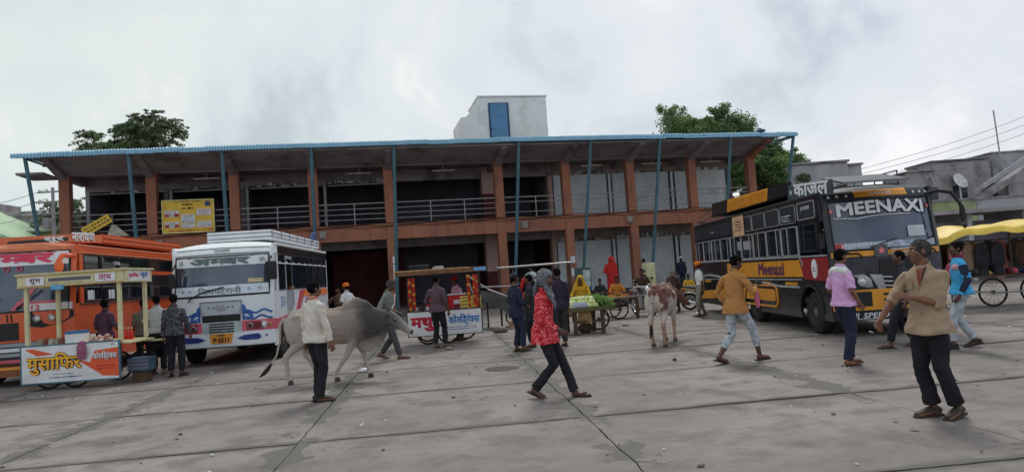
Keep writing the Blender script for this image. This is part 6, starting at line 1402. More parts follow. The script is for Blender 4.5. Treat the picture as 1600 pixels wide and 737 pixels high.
cattle('large grey humped bull with darker neck walking right past the white bus', (-3.28, 11.95, 0), R(2), BULL, (-.12, .30, -.30, .22), hump=1.15, head_dir=(.82, -.10, -.62), size=1.0, gender='m', cat='bull', name='zebu_bull', tail=[(-.70, 0, 1.12), (-.78, -.02, 1.0), (-.78, -.05, .75), (-.84, -.08, .50), (-.96, -.10, .33)], dewlap=1.15)
def patchmat():
    m = bpy.data.materials.new('patched_hide'); m.use_nodes = True; t = m.node_tree; n = t.nodes; l = t.links; b = n['Principled BSDF']; b.inputs['Roughness'].default_value = .75
    co = n.new('ShaderNodeTexCoord'); a = n.new('ShaderNodeTexNoise'); a.inputs['Scale'].default_value = 3.4; a.inputs['Detail'].default_value = 9; a.inputs['Roughness'].default_value = .70; l.new(co.outputs['Object'], a.inputs[0])
    sx = n.new('ShaderNodeSeparateXYZ'); l.new(co.outputs['Object'], sx.inputs[0])
    f = n.new('ShaderNodeMath'); f.operation = 'MULTIPLY_ADD'; f.inputs[1].default_value = .42; f.inputs[2].default_value = -.33; l.new(sx.outputs[2], f.inputs[0])
    g = n.new('ShaderNodeMath'); g.operation = 'ADD'; l.new(a.outputs[0], g.inputs[0]); l.new(f.outputs[0], g.inputs[1])
    r = n.new('ShaderNodeValToRGB'); r.color_ramp.elements[0].position = .555; r.color_ramp.elements[1].position = .60; r.color_ramp.elements[0].color = srgb(190, 180, 172)+(1,); r.color_ramp.elements[1].color = srgb(106, 64, 56)+(1,)
    l.new(g.outputs[0], r.inputs[0])
    z = n.new('ShaderNodeMapRange'); z.inputs['From Min'].default_value = .62; z.inputs['From Max'].default_value = .40; l.new(sx.outputs[2], z.inputs[0])
    x = n.new('ShaderNodeMixRGB'); l.new(z.outputs[0], x.inputs[0]); l.new(r.outputs[0], x.inputs[1]); x.inputs[2].default_value = srgb(164, 132, 116)+(1,)
    h = n.new('ShaderNodeMapRange'); h.inputs['From Min'].default_value = 1.0; h.inputs['From Max'].default_value = 1.06; l.new(sx.outputs[0], h.inputs[0])
    y = n.new('ShaderNodeMixRGB'); l.new(h.outputs[0], y.inputs[0]); l.new(x.outputs[0], y.inputs[1]); y.inputs[2].default_value = srgb(92, 58, 50)+(1,)
    l.new(y.outputs[0], b.inputs['Base Color']); return m
cattle('thin white cow with red brown patches standing in the yard centre', (2.93, 14.1, 0), R(66), patchmat(), (-.06, .05, .02, .20), hump=0, head_dir=(.45, -.62, -.62), size=.98, thin=.9, dewlap=.7, headm=mat('brown_muzzle', srgb(84, 56, 48)), tail=[(-.69, 0, 1.12), (-.76, .03, 1.0), (-.78, .05, .75), (-.78, .07, .55), (-.77, .08, .40)])
DCOW = gradmat('dark_brown_hide', [(.1, srgb(66, 46, 44)), (.5, srgb(58, 40, 38)), (.9, srgb(50, 36, 34))], dict(leg=srgb(60, 44, 42)))
cattle('dark brown cow standing behind the patched cow', (5.35, 23.6, 0), R(75), DCOW, (0, .05, 0, .1), hump=.8, size=1.0)
# ================================================================== CARTS
CREAMW = mat('cream_paint', srgb(210, 203, 164), rough=.6, var=.10, scale=5, dirt=(srgb(160, 140, 100), .55, .78, 6), bump=.1); WOOD = mat('cart_wood', srgb(88, 68, 54), rough=.85, var=.25, scale=9, stretch=(1, 1, 6)); IRON = mat('cart_iron', srgb(64, 60, 60), rough=.6, metal=.4, var=.3)
STEELD = mat('steel_vessel', srgb(176, 178, 182), rough=.3, metal=.8, var=.15)
def spokes_wheel(t, c, r_, nm='wheel', m=None, rz=0, n=16, th=.018):
    M_ = Matrix.Translation(c) @ Matrix.Rotation(rz, 4, 'Z'); mb = MB(); mb.ring((0, 0, 0), r_-th, th, 28, 6, M=M_, axis='y'); w_ = obj(nm, mb, TYRE, t, smooth=True)
    mb = MB(); mb.ring((0, 0, 0), r_-th*2.3, th*.45, 28, 5, M=M_, axis='y'); obj('rim', mb, m or IRON, w_, smooth=True)
    mb = MB()
    for k in range(n): a = 2*math.pi*k/n; mb.tube([M_ @ Vector((.03*math.cos(a+.4), 0, .03*math.sin(a+.4))), M_ @ Vector(((r_-th*2)*math.cos(a), 0, (r_-th*2)*math.sin(a)))], .004 if r_ < .4 else .007, 4)
    q = obj('spokes', mb, m or IRON, w_); q['kind'] = 'stuff'
    mb = MB(); mb.lathe([(.03, -.06), (.04, -.02), (.04, .02), (.03, .06)], n=10, axis='y', M=M_); obj('hub', mb, m or IRON, w_)
    return w_
# ---- snack cart on the left
t = thing('snack_cart', 'cream framed snack cart with a big white and orange signboard', 'cart', (-8.52, 13.32, 0), R(1.5))
for i in range(5): mb = MB(); mb.box(-.90, .92, .02+.205*i, .02+.205*i+.195, .80, .835); obj('plank', mb, CREAMW, t)
for x, y in ((-.86, .04), (.90, .04), (-.86, 1.0), (.90, 1.0)): mb = MB(); mb.box(x-.035, x+.035, y-.035, y+.035, .836, 2.0); obj('post', mb, CREAMW, t, bevel=.006)
for x, y in ((-.80, .12), (.84, .12), (-.80, .95), (.84, .95)): mb = MB(); mb.tube([(x, y, .25), (x, y, .80)], .025, 6); obj('leg', mb, IRON, t)
mb = MB(); mb.box(-.98, 1.02, -.04, -.01, 1.96, 2.2); fr = obj('front_header', mb, CREAMW, t, bevel=.004)
mb = MB(); mb.box(1.0, 1.03, .0, 1.05, 1.96, 2.2); sdh = obj('side_header', mb, CREAMW, t, bevel=.004); mb = MB(); mb.box(-1.0, -.97, .0, 1.05, 1.96, 2.2); obj('side_header', mb, CREAMW, t)
mb = MB(); mb.box(-1.02, 1.06, -.06, 1.1, 2.205, 2.235); obj('roof', mb, CREAMW, t)
for z in (1.965, 2.175): mb = MB(); mb.box(-.99, 1.03, -.055, -.041, z, z+.025); obj('moulding', mb, mat('moulding', srgb(190, 160, 110), rough=.6), fr)
mb = MB(); mb.box(-.42, .46, -.055, -.042, 2.03, 2.155); vf = obj('vent_frame', mb, CREAMW, fr); mb = MB(); mb.box(-.38, .42, -.059, -.056, 2.06, 2.125); obj('vent_slot', mb, DARK, vf)
for x0, x1, tx, mm in ((-.80, -.46, ['शुभ'], PURP), (.50, .88, ['लाभ'], mat('magenta_letter', srgb(170, 50, 110)))):
    mb = MB(); mb.box(x0, x1, -.060, -.056, 2.0, 2.16); q = obj('name_card', mb, WH, fr); lettering('lettering', tx, (x1-x0)*.62, .11, mm, q, XF(((x0+x1)/2, -.0605, 2.08), (1, 0, 0), (0, 0, 1)), .02)
mb = MB(); mb.box(1.03, 1.034, .12, .95, 1.99, 2.17); q = obj('name_card', mb, WH, sdh); lettering('lettering', ['मुसािफर'], .38, .12, PLET, q, XF((1.036, .33, 2.09), (0, 1, 0), (0, 0, 1)), .02); lettering('lettering', ['जूस'], .30, .12, BLUE, q, XF((1.036, .73, 2.09), (0, 1, 0), (0, 0, 1)), .02)
mb = MB(); mb.box(-.34, -.10, -.062, -.045, 1.90, 1.99); obj('blue_tag', mb, mat('tag_blue', srgb(96, 160, 200)), fr)
# signboard
mb = MB(); mb.box(-.92, .90, -.07, -.045, .16, .845); sb = obj('signboard', mb, WH, t); F0 = -.0705
ORP = mat('print_orange', srgb(226, 92, 52), rough=.5, var=.06)
def flat(poly, m, d, nm='print', par=None, y=F0): mb = MB(); mb.add([Vector((x, y-d, z)) for x, z in poly], [tuple(range(len(poly)))]); return obj(nm, mb, m, par or sb)
flat([(-.86, .80), (-.70, .80), (-.30, .68), (-.62, .66)], ORP, .001); flat([(.34, .44), (.46, .70), (.90, .74), (.90, .20), (.60, .22)], ORP, .001); flat([(.10, .56), (.34, .40), (.60, .22), (.56, .30), (.38, .48)], ORP, .0014)
for b_, m_, z_ in ((.075, DK, .003), (.045, mat('print_maroon', srgb(104, 40, 24)), .0075), (.018, mat('print_gold', srgb(246, 184, 56), var=.06), .012)):
    lettering('lettering', ['मुसािफर'], 1.02+b_*.3, .40+b_*.3, m_, sb, XF((-.30, F0-z_, .51), (1, 0, 0), (0, 0, 1)), b_)
lettering('lettering', ['को', '~ल', 'िड्रं', '~क', 'स'], .46, .19, DK, sb, XF((.653, F0-.003, .585), (1, 0, 0), (0, 0, 1)), .045); lettering('lettering', ['को', '~ल', 'िड्रं', '~क', 'स'], .45, .18, WLET, sb, XF((.65, F0-.008, .59), (1, 0, 0), (0, 0, 1)), .018)
scribble('print', .60, .05, 1, BLUEP, sb, XF((-.10, F0-.003, .245), (1, 0, 0), (0, 0, 1)), seed=31); scribble('print', .40, .035, 1, GLET, sb, XF((-.14, F0-.003, .305), (1, 0, 0), (0, 0, 1)), seed=32); scribble('print', .36, .10, 2, mat('print_deep_red', srgb(170, 40, 30)), sb, XF((.66, F0-.004, .38), (1, 0, 0), (0, 0, 1)), seed=33)
lettering('lettering', ['स्पेशल'], .09, .03, DK, sb, XF((.80, F0-.003, .80), (1, 0, 0), (0, 0, 1)), .01)
for q in ((-.94, .92, .845, .87), (-.94, .92, .135, .16)): mb = MB(); mb.box(q[0], q[1], -.075, -.04, q[2], q[3]); obj('frame', mb, mat('frame_teal', srgb(70, 110, 130)), sb)
for x in (-.94, .90): mb = MB(); mb.box(x, x+.025, -.075, -.04, .161, .844); obj('frame', mb, MATS['frame_teal'], sb)
for x, y in ((-.55, .15), (-.05, .15), (.35, .95), (.85, .95), (-.62, .95)): spokes_wheel(t, (x, y, .30), .30)
mb = MB(); mb.box(.92, 1.02, .1, 1.1, .78, .81); mb.box(.60, 1.25, .98, 1.06, .74, .775); q = obj('shelf_board', mb, CREAMW, t); q['kind'] = 'stuff'
def at1(name, label, cat, mb, m, x, y, z, group=None, smooth=True, rz=0):
    o = obj(name, mb, m, None, smooth=smooth); o.location = (-8.52+x, 13.32+y, z); o.rotation_euler = (0, 0, rz); return tag(o, label, cat, group)
mb = MB(); mb.tube([(0, 0, .0), (0, -.05, .02), (0, -.085, -.06), (.01, -.09, -.20), (.0, -.085, -.31)], [(.05, .02), (.06, .02), (.085, .022), (.095, .026), (.07, .02)], 12, side=(1, 0, 0)); o = at1('hand_towel', 'mauve hand towel draped over the snack cart signboard', 'towel', mb, mat('towel_mauve', srgb(150, 88, 116), rough=.95, var=.15, scale=12, bump=.4), .23, -.02, .86)
mb = MB(); mb.box(-.17, .17, -.12, .12, 0, .19); mb.cur = 1; mb.box(-.172, .172, -.122, .122, .192, .245); at1('carton', 'white carton with a blue top band on the snack cart', 'box', mb, [WH, mat('carton_blue', srgb(60, 116, 170))], -.12, .35, .836, smooth=False, rz=.1)
mb = MB(); mb.lathe([(.035, 0), (.045, .15), (.045, .16)], n=12); at1('steel_tumbler', 'tall pale tumbler beside the blue topped carton', 'tumbler', mb, WH, .22, .30, .836)
mb = MB(); mb.tube([(-.04, 0, 0), (-.04, .25, 0)], .001, 3)
rs = random.Random(12)
for k in range(7):
    mb = MB(); mb.lathe([(.030, 0), (.032, .01), (.032, .13), (.012, .18), (.012, .21)], n=10); mb.cur = 1; mb.lathe([(.015, .21), (.015, .235), (.001, .236)], n=8)
    at1('sauce_bottle', ['first', 'second', 'third', 'fourth', 'fifth', 'left rear', 'right rear'][k]+' red sauce bottle beside the right post of the snack cart', 'bottle', mb, [mat('sauce_red', srgb(206, 46, 30), rough=.15, var=.1), mat('cap_pale', srgb(230, 210, 170))], .60+.062*(k % 5), .55+.10*(k//5), .836, 'sauce bottles on the snack cart')
for k in range(5):
    mb = MB(); mb.lathe([(.045, 0), (.048, .02), (.048, .10), (.038, .115), (.04, .13), (.001, .131)], n=10)
    at1('glass_jar', ['leftmost', 'second', 'middle', 'fourth', 'rightmost'][k]+' stout jar in the row on the left of the snack cart', 'jar', mb, [mat('jar_%d' % (k % 3), [srgb(150, 140, 120), srgb(120, 60, 50), srgb(170, 170, 160)][k % 3], rough=.2, var=.3)], -.76+.105*k, .22+.02*(k % 2), .836, 'jars on the snack cart')
mb = MB()
for k in range(40): mb.ball((rs.gauss(0, .09), rs.gauss(0, .05), rs.random()*.10), rs.uniform(.025, .045), 6); mb.mi[-18:] = [k % 3]*18
at1('fried_snacks', 'heap of pale fried snacks on a tray on the snack cart', 'snacks', mb, [mat('snack_a', srgb(206, 180, 160)), mat('snack_b', srgb(180, 110, 110)), mat('snack_c', srgb(220, 200, 190))], .40, .25, .85)
mb = MB(); mb.lathe([(.14, 0), (.20, .02), (.21, .035), (.001, .02)], n=18); at1('steel_tray', 'round steel tray under the fried snacks', 'tray', mb, STEELD, .40, .25, .836)
for k in range(3): mb = MB(); mb.lathe([(.07, 0), (.09, .06), (.092, .065), (.001, .05)], n=14); mb.ball((0, 0, .06), (.075, .075, .04), 10); at1('steel_bowl', ['steel bowl of chopped onion', 'steel bowl of red chutney', 'steel bowl of green chutney'][k]+' on the snack cart', 'bowl', mb, [STEELD, REDC, STEELD][k], -.62+.20*k, .52, .836)
mb = MB(); mb.box(-.2, .2, -.16, .16, 0, .26)
o = tag(obj('plastic_crate', mb, mat('crate_teal', srgb(66, 86, 106), rough=.6, var=.2, scale=8), None, bevel=.01), 'dull blue plastic crate standing right of the snack cart sign', 'crate'); o.location = (-7.42, 13.72, .22)
for z in (.05, .12, .19):
    mb = MB(); mb.box(-.205, .205, -.164, -.16, z, z+.03); obj('crate_slot', mb, DARK, o)
mb = MB(); mb.box(-.14, .14, -.12, .12, 0, .21); o = tag(obj('wooden_stool', mb, WOOD, None, bevel=.01), 'low wooden stool under the blue crate', 'stool'); o.location = (-7.42, 13.72, 0)
# ---- drinks cart in the centre
X0, Y0, ZD = -1.80, 17.30, .82
t = thing('drinks_cart', 'cold drink cart with a white signboard lettered in red and blue', 'cart', (X0, Y0, 0), R(1))
for i in range(4): mb = MB(); mb.box(-.92, .92, .02+.25*i, .26+.25*i, .78, .815); obj('plank', mb, WOOD, t)
for x, y in ((-.88, .05), (.88, .05), (-.88, .98), (.88, .98), (.50, .98)): mb = MB(); mb.box(x-.025, x+.025, y-.025, y+.025, .25, 1.76); obj('post', mb, IRON, t)
mb = MB(); mb.box(-1.16, 1.08, -.10, 1.1, 1.84, 1.86); obj('roof', mb, mat('roof_brown', srgb(120, 84, 62), rough=.7, var=.2), t); mb = MB(); mb.box(-1.16, 1.08, -.125, -.10, 1.74, 1.86); obj('fascia', mb, MATS['roof_brown'], t); mb = MB(); mb.box(-1.17, .70, -.14, -.126, 1.835, 1.87); obj('edge_strip', mb, mat('tan_strip', srgb(176, 140, 100)), t)
mb = MB(); mb.box(.80, 1.10, -.145, -.127, 1.76, 1.84); obj('blue_sticker', mb, mat('sticker_blue', srgb(110, 170, 230)), t)
mb = MB(); mb.box(-.91, .91, -.06, -.03, .24, .83); sb = obj('signboard', mb, WH, t)
for q in ((-.93, .93, .83, .85), (-.93, .93, .22, .24)): mb = MB(); mb.box(q[0], q[1], -.068, -.03, q[2], q[3]); obj('frame', mb, IRON, sb)
for x in (-.93, .91): mb = MB(); mb.box(x, x+.02, -.068, -.03, .241, .829); obj('frame', mb, IRON, sb)
lettering('lettering', ['मथुरा'], .86, .36, mat('letter_crimson', srgb(190, 34, 60)), sb, XF((-.42, -.0615, .52), (1, 0, 0), (0, 0, 1)), .05); lettering('lettering', ['को', '~ल', 'िड्रं', '~क', 'स'], .76, .30, mat('letter_blue', srgb(46, 120, 186)), sb, XF((.48, -.0615, .58), (1, 0, 0), (0, 0, 1)), .035)
scribble('print', .78, .10, 2, BLUEP, sb, XF((.42, -.0615, .385), (1, 0, 0), (0, 0, 1)), seed=41); scribble('print', .2, .04, 1, PINKP, sb, XF((-.78, -.0615, .29), (1, 0, 0), (0, 0, 1)), seed=42); scribble('print', .2, .03, 1, DK, sb, XF((.72, -.0615, .28), (1, 0, 0), (0, 0, 1)), seed=43)
for x, y in ((-.45, .12), (.05, .12), (.45, .95), (-.55, .95)): spokes_wheel(t, (x, y, .28), .28)
def at2(name, label, cat, mb, m, x, y, z, group=None, smooth=True, bevel=0):
    o = obj(name, mb, m, None, smooth=smooth, bevel=bevel); o.location = (X0+x, Y0+y, z); return tag(o, label, cat, group)
for j in range(4):
    for i in range(2):
        mb = MB(); mb.box(-.12, .12, -.12, .12, 0, .080); mb.cur = 1; mb.box(-.10, .06, -.123, -.12, .02, .055)
        at2('juice_carton', 'flat yellow carton in the %s stack beside the right garlands, %s' % (['left', 'right'][i], ['lowest', 'second up', 'third up', 'topmost'][j]), 'carton', mb, [mat('carton_yellow', srgb(226, 206, 96), rough=.5), mat('carton_print', srgb(150, 110, 70))], .52+.27*i, .22, .816+.084*j, 'yellow cartons on the drinks cart', False)
RC = mat('cooler_red', srgb(206, 34, 44), rough=.35, var=.08)
for k, (x, w_) in enumerate(((-.30, .20), (.28, .22))):
    mb = MB(); mb.box(-w_, w_, -.14, .14, 0, .36); o = at2('cool_box', ['red cool box with white lid on the left half of the drinks cart', 'red cool box with white lid next to the yellow cartons'][k], 'cool box', mb, RC, x, .62, .816, 'red cool boxes', False, .02)
    mb = MB(); mb.box(-w_-.01, w_+.01, -.15, .15, .362, .40); obj('lid', mb, WHT, o, bevel=.01); mb = MB(); mb.box(-.08, .08, -.146, -.141, .14, .24); obj('print', mb, WLET, o)
GOLD = mat('sachet_gold', srgb(222, 150, 60), rough=.3, metal=.3); RSA = mat('sachet_red', srgb(186, 44, 30), rough=.3, var=.3, scale=20); 
for k, x in enumerate((-.82, -.72, .64, .78, .84)):
    g = thing('sachet_strip', ['leftmost red and gold sachet strip hanging from the cart roof', 'second sachet strip from the left of the drinks cart', 'inner sachet strip before the yellow cartons', 'middle right sachet strip before the yellow cartons', 'outermost right sachet strip of the drinks cart'][k], 'sachet strip', (X0+x, Y0-.08, .86), 0, 'sachet strips on the drinks cart')
    for j in range(11):
        mb = MB(); z = .80*j/11+.02; tw = .03*math.sin(j*2.1+k); mb.add([Vector(v) for v in ((-.038, tw, z), (.038, -tw, z), (.036, -tw*.5-.012, z+.066), (-.036, tw*.5-.012, z+.066))], [(0, 1, 2, 3)]); obj('sachet', mb, GOLD if (j+k) % 3 == 0 else RSA, g)
mb = MB(); mb.lathe([(.20, 0), (.25, .10), (.27, .12), (.25, .125), (.001, .10)], n=20); at2('steel_basin', 'dark metal basin on the roof of the drinks cart', 'basin', mb, mat('basin_dark', srgb(56, 62, 76), rough=.5), -.62, .3, 1.862)
mb = MB(); mb.box(-.14, .14, -.1, .1, 0, .05); mb.box(-.09, .12, -.08, .08, .05, .08); at2('newspaper_pile', 'small pile of folded papers on the drinks cart roof', 'papers', mb, mat('paper_grey', srgb(176, 172, 166)), -.12, .25, 1.862, smooth=False)
for k in range(4): mb = MB(); mb.lathe([(.05, 0), (.06, .08), (.045, .12), (.001, .12)], n=10); at2('steel_jug', ['steel jug at the left end of the drinks cart', 'second steel jug from the left on the drinks cart', 'steel jug just left of the red cool box', 'steel jug in front of the red cool box'][k], 'jug', mb, [STEELD, DK, STEELD, WH][k], -.72+.14*k, .18+.05*(k % 2), .816, 'jugs on the drinks cart')
mb = MB()
for k in range(26): mb.ball((rs.gauss(0, .07), rs.gauss(0, .04), rs.random()*.12), .032, 6)
at2('onion_heap', 'small heap of pink onions before the right cool box', 'onions', mb, mat('onion_pink', srgb(150, 70, 96), rough=.4, var=.3, scale=12), .30, .25, .82)
# ---- vegetable cart
X0, Y0 = 1.80, 17.20
t = thing('vegetable_cart', 'wooden vegetable cart heaped with cabbages and green leaves', 'cart', (X0, Y0, 0), R(9))
for i in range(5): mb = MB(); mb.box(-.60, .60, .0+.20*i, .19+.20*i, .60, .635); obj('plank', mb, WOOD, t)
mb = MB(); mb.box(-.62, .62, -.03, -.002, .58, .68); obj('rim_board', mb, mat('rim_olive', srgb(96, 90, 60)), t)
for x, y in ((-.38, .06), (.32, .06), (-.38, .92), (.32, .92)): mb = MB(); mb.box(x-.045, x+.045, y-.045, y+.045, 0, .60); obj('leg', mb, WOOD, t, bevel=.008)
mb = MB(); mb.box(-.38, .32, .04, .08, .30, .35); obj('stretcher', mb, WOOD, t)
for x in (.50, .50): spokes_wheel(t, (x, 1.06, .30), .30); break
CAB = mat('cabbage', srgb(190, 206, 130), rough=.6, var=.14, scale=9, bump=.4, bscale=20); CAB2 = mat('cabbage_white', srgb(226, 224, 176), rough=.6, var=.1, scale=12, bump=.5)
cabm = []
for v in range(3):
    mb = MB(); mb.ball((0, 0, 0), .075, 14, fn=lambda d, v=v: 1+.10*noise.noise(d*3+Vector((v, 2, 1)))+.04*abs(math.sin(6*d.x+4*d.z))); me = mb.mesh('cabbage', smooth=True); cabm.append(me)
rs = random.Random(3); nC = 0
for row in range(3):
    for i in range(8-row):
        for j in range(2):
            x = -.50+.095*i+.05*row+rs.uniform(-.02, .02); y = .12+.15*j+.05*row+rs.uniform(-.02, .02); z = .70+.085*row+rs.uniform(-.01, .01)
            me = cabm[nC % 3]; o = bpy.data.objects.new('cabbage', me); col.objects.link(o)
            if not me.materials: me.materials.append([CAB, CAB2, CAB][nC % 3])
            o.location = (X0+x, Y0+y, z); s_ = rs.uniform(.75, 1.05); o.scale = (s_,)*3; o.rotation_euler = (rs.random()*3, rs.random()*3, rs.random()*3); tag(o, 'pale green cabbage heaped on the left of the vegetable cart', 'cabbage', 'cabbages on the vegetable cart'); nC += 1
GL = leafmat('greens', (.15, .30, .07), (.38, .58, .18))
o = foliage('leafy_greens', [(X0+.30, Y0+.45, .80, .36, .40, .11, 3), (X0+.1, Y0+.62, .86, .4, .3, .1, 2), (X0+.45, Y0+.25, .70, .2, .2, .06, 1)], 3600, .035, GL, None, 5); tag(o, 'bunches of leafy greens piled on the right of the vegetable cart', 'greens', kind='stuff')
mb = MB(); mb.ball((0, 0, 0), (.20, .22, .19), 16, fn=lambda d: 1+.12*noise.noise(d*2.5)); o = tag(obj('sack', mb, mat('sack_tan', srgb(176, 140, 114), rough=.9, var=.12, bump=.3), None, smooth=True), 'round tan sack tied on the left end of the vegetable cart', 'sack'); o.location = (X0-.70, Y0+.42, .80)
mb = MB(); mb.box(-.16, .16, 0, .1, 0, .62); o = tag(obj('crate', mb, WOOD, None, bevel=.01), 'upright wooden crate supporting the tan sack', 'crate'); o.location = (X0-.70, Y0+.38, 0)
mb = MB(); mb.tube([(-.30, 0, .62), (-.22, 0, .72), (.05, -.02, .72), (.12, 0, .66)], [(.05, .02), (.09, .03), (.08, .03), (.03, .01)], 8); o = tag(obj('plastic_bag', mb, mat('poly_bag', srgb(170, 180, 196), rough=.3), None, smooth=True), 'pale plastic bag lying before the cabbages', 'bag'); o.location = (X0-.15, Y0+.02, 0)
mb = MB(); mb.tube([(0, 0, .28), (0, -.01, .40), (0, 0, .60)], [(.20, .03), (.17, .03), (.15, .02)], 12, side=(1, 0, 0)); o = tag(obj('hanging_cloth', mb, TANC, None, smooth=True), 'mustard cloth hanging under the vegetable cart', 'cloth'); o.location = (X0-.14, Y0+.06, 0)
mb = MB(); mb.ball((0, 0, 0), (.2, .15, .14), 10); o = tag(obj('basket', mb, WOOD, None, smooth=True), 'dark basket on the ground under the vegetable cart', 'basket'); o.location = (X0-.1, Y0+.5, .13)
t = thing('low_handcart', 'low dark handcart with one wheel behind the vegetable cart', 'cart', (3.15, 21.6, 0), R(6)); 
for i in range(4): mb = MB(); mb.box(-.6, .7, .2*i, .2*i+.19, .62, .66); obj('plank', mb, WOOD, t)
spokes_wheel(t, (.0, -.03, .31), .31); spokes_wheel(t, (.0, .85, .31), .31)
for x in (-.5, .6): mb = MB(); mb.box(x-.04, x+.04, 0, .08, 0, .62); obj('leg', mb, WOOD, t)
mb = MB(); mb.tube([(-.6, .3, .5), (-.2, .3, .35), (.3, .3, .4)], [.03]*3, 6); obj('axle_bow', mb, IRON, t)
# ---- yellow roofed stall at the right edge
X0, Y0 = 11.9, 17.4
t = thing('clothes_stall', 'clothes stall on spoked wheels under a sagging yellow tarpaulin', 'stall', (X0, Y0, 0), R(-4))
for i in range(5): mb = MB(); mb.box(-1.05, 2.2, .22*i, .22*i+.21, .74, .78); obj('plank', mb, WOOD, t)
for x, y in ((-1.0, .02), (2.1, .02), (-1.0, 1.05), (2.1, 1.05), (.5, .02)): mb = MB(); mb.tube([(x, y, .05 if x != .5 else .7), (x, y, 1.84)], .022, 6); obj('pole', mb, WOOD, t)
def tarp(a, b_):
    x = -1.5+4.4*a; y = -.45+2.0*b_; z = 1.86+.12*math.sin(math.pi*min(1, b_*1.2))+.10*math.sin(math.pi*min(1, a*1.05))-.05*math.sin(a*19+b_*3)*(.4+b_)-.03*math.sin(a*31)-(.13 if b_ < .04 else 0)-(.10*(1-a*6) if a < .16 else 0)
    return Vector((x, y-.03*math.sin(a*40)*(b_ < .1), z))
mb = MB(); mb.grid(tarp, 60, 24); obj('tarpaulin', mb, mat('tarp_yellow', srgb(222, 190, 78), rough=.5, var=.10, scale=3, dirt=(srgb(196, 150, 50), .55, .8, 4)), t, smooth=True)
spokes_wheel(t, (-.05, -.04, .36), .36, th=.022, n=12); spokes_wheel(t, (.95, -.04, .36), .36, th=.022, n=12)
mb = MB(); mb.tube([(-.6, -.08, .42), (.0, -.08, .34), (1.6, -.08, .36)], .022, 6); obj('axle_bar', mb, STEEL, t)
mb = MB(); mb.tube([(-1.0, .1, 1.66), (2.1, .1, 1.66)], .014, 5); obj('hanging_rail', mb, IRON, t)
GCOL = [CHARC, CHARC, NAVYC, cloth('stall_pink', srgb(190, 130, 126)), CHARC, cloth('stall_tan', srgb(150, 126, 108)), CHARC, BROWNC]
def garment(x, y, z, L_, w_, m, label, k):
    mb = MB(); mb.tube([(0, 0, 0), (0, 0, -.06), (0, 0, -.3), (.01, .01, -L_*.7), (0, 0, -L_)], [(.04, .03), (w_*.9, .05), (w_, .06), (w_*.95, .07), (w_*1.05, .06)], 12, side=(1, 0, 0))
    for s_ in (-1, 1): mb.tube([(s_*w_*.8, 0, -.06), (s_*w_*1.15, .01, -.25), (s_*w_*1.15, .0, -L_*.7)], [.035, .04, .035], 8)
    o = link('hanging_garment', remesh(mb, .016, 1, wrinkle(.012, 24, 8, k)), m, None); o.location = (X0+x, Y0+y, z); tag(o, label, 'garment', 'garments hanging in the yellow roofed stall')
garment(-.15, .08, 1.62, .86, .13, CHARC, 'long black coat hanging in the stall, leftmost of the two', 1); garment(.22, .06, 1.62, .84, .12, CHARC, 'long black coat hanging in the stall, rightmost of the two', 2)
garment(-.72, .20, 1.60, .55, .15, GCOL[3], 'dusty pink garment hanging at the left of the stall', 3); garment(-.42, .18, 1.62, .70, .10, GCOL[5], 'tan garment hanging next to the black coats', 4)
garment(.9, .12, 1.6, .6, .14, BROWNC, 'brown garment at the right edge of the stall', 5)
for k in range(9):
    garment(-.95+.36*k, .75+.1*(k % 2), 1.66, .80+.06*(k % 3), .17, [CHARC, BROWNC, NAVYC, GCOL[5], CHARC, GCOL[3], DKGREY, CHARC, BROWNC][k], ['first', 'second', 'third', 'fourth', 'fifth', 'sixth', 'seventh', 'eighth', 'ninth'][k]+' garment from the left in the back row of the stall', 10+k)
rs = random.Random(15)
for k in range(13):
    x = -.98+.16*k+rs.uniform(-.03, .03); h = rs.uniform(.08, .24); c_ = [(150, 60, 70), (60, 70, 120), (180, 170, 160), (210, 90, 120), (70, 66, 70), (40, 50, 110), (190, 160, 90)][k % 7]
    mb = MB(); mb.ball((0, 0, h*.5), (.10, .14, h*.55), 10, fn=lambda d: 1+.12*noise.noise(d*3+Vector((k, 0, 0)))); o = obj('folded_clothes', mb, mat('fold_%d' % (k % 7), srgb(*c_), rough=.9, var=.2), None, smooth=True); o.location = (X0+x, Y0+.18+.25*(k % 2), .77); tag(o, ['crimson', 'slate blue', 'off white', 'pink', 'dark grey', 'royal blue', 'mustard'][k % 7]+' cloth bundle on the stall boards, '+('front row' if k % 2 == 0 else 'back row')+(', left half' if k < 7 else ', right half'), 'clothes bundle', 'cloth bundles on the stall')
mb = MB(); mb.ball((0, 0, 0), (.12, .10, .18), 10, fn=lambda d: 1+.1*noise.noise(d*3)); o = tag(obj('cloth_bag', mb, mat('bag_pink', srgb(206, 90, 120)), None, smooth=True), 'pink bag hanging beside the man in the sky blue vest', 'bag'); o.location = (10.75, 17.2, .98)
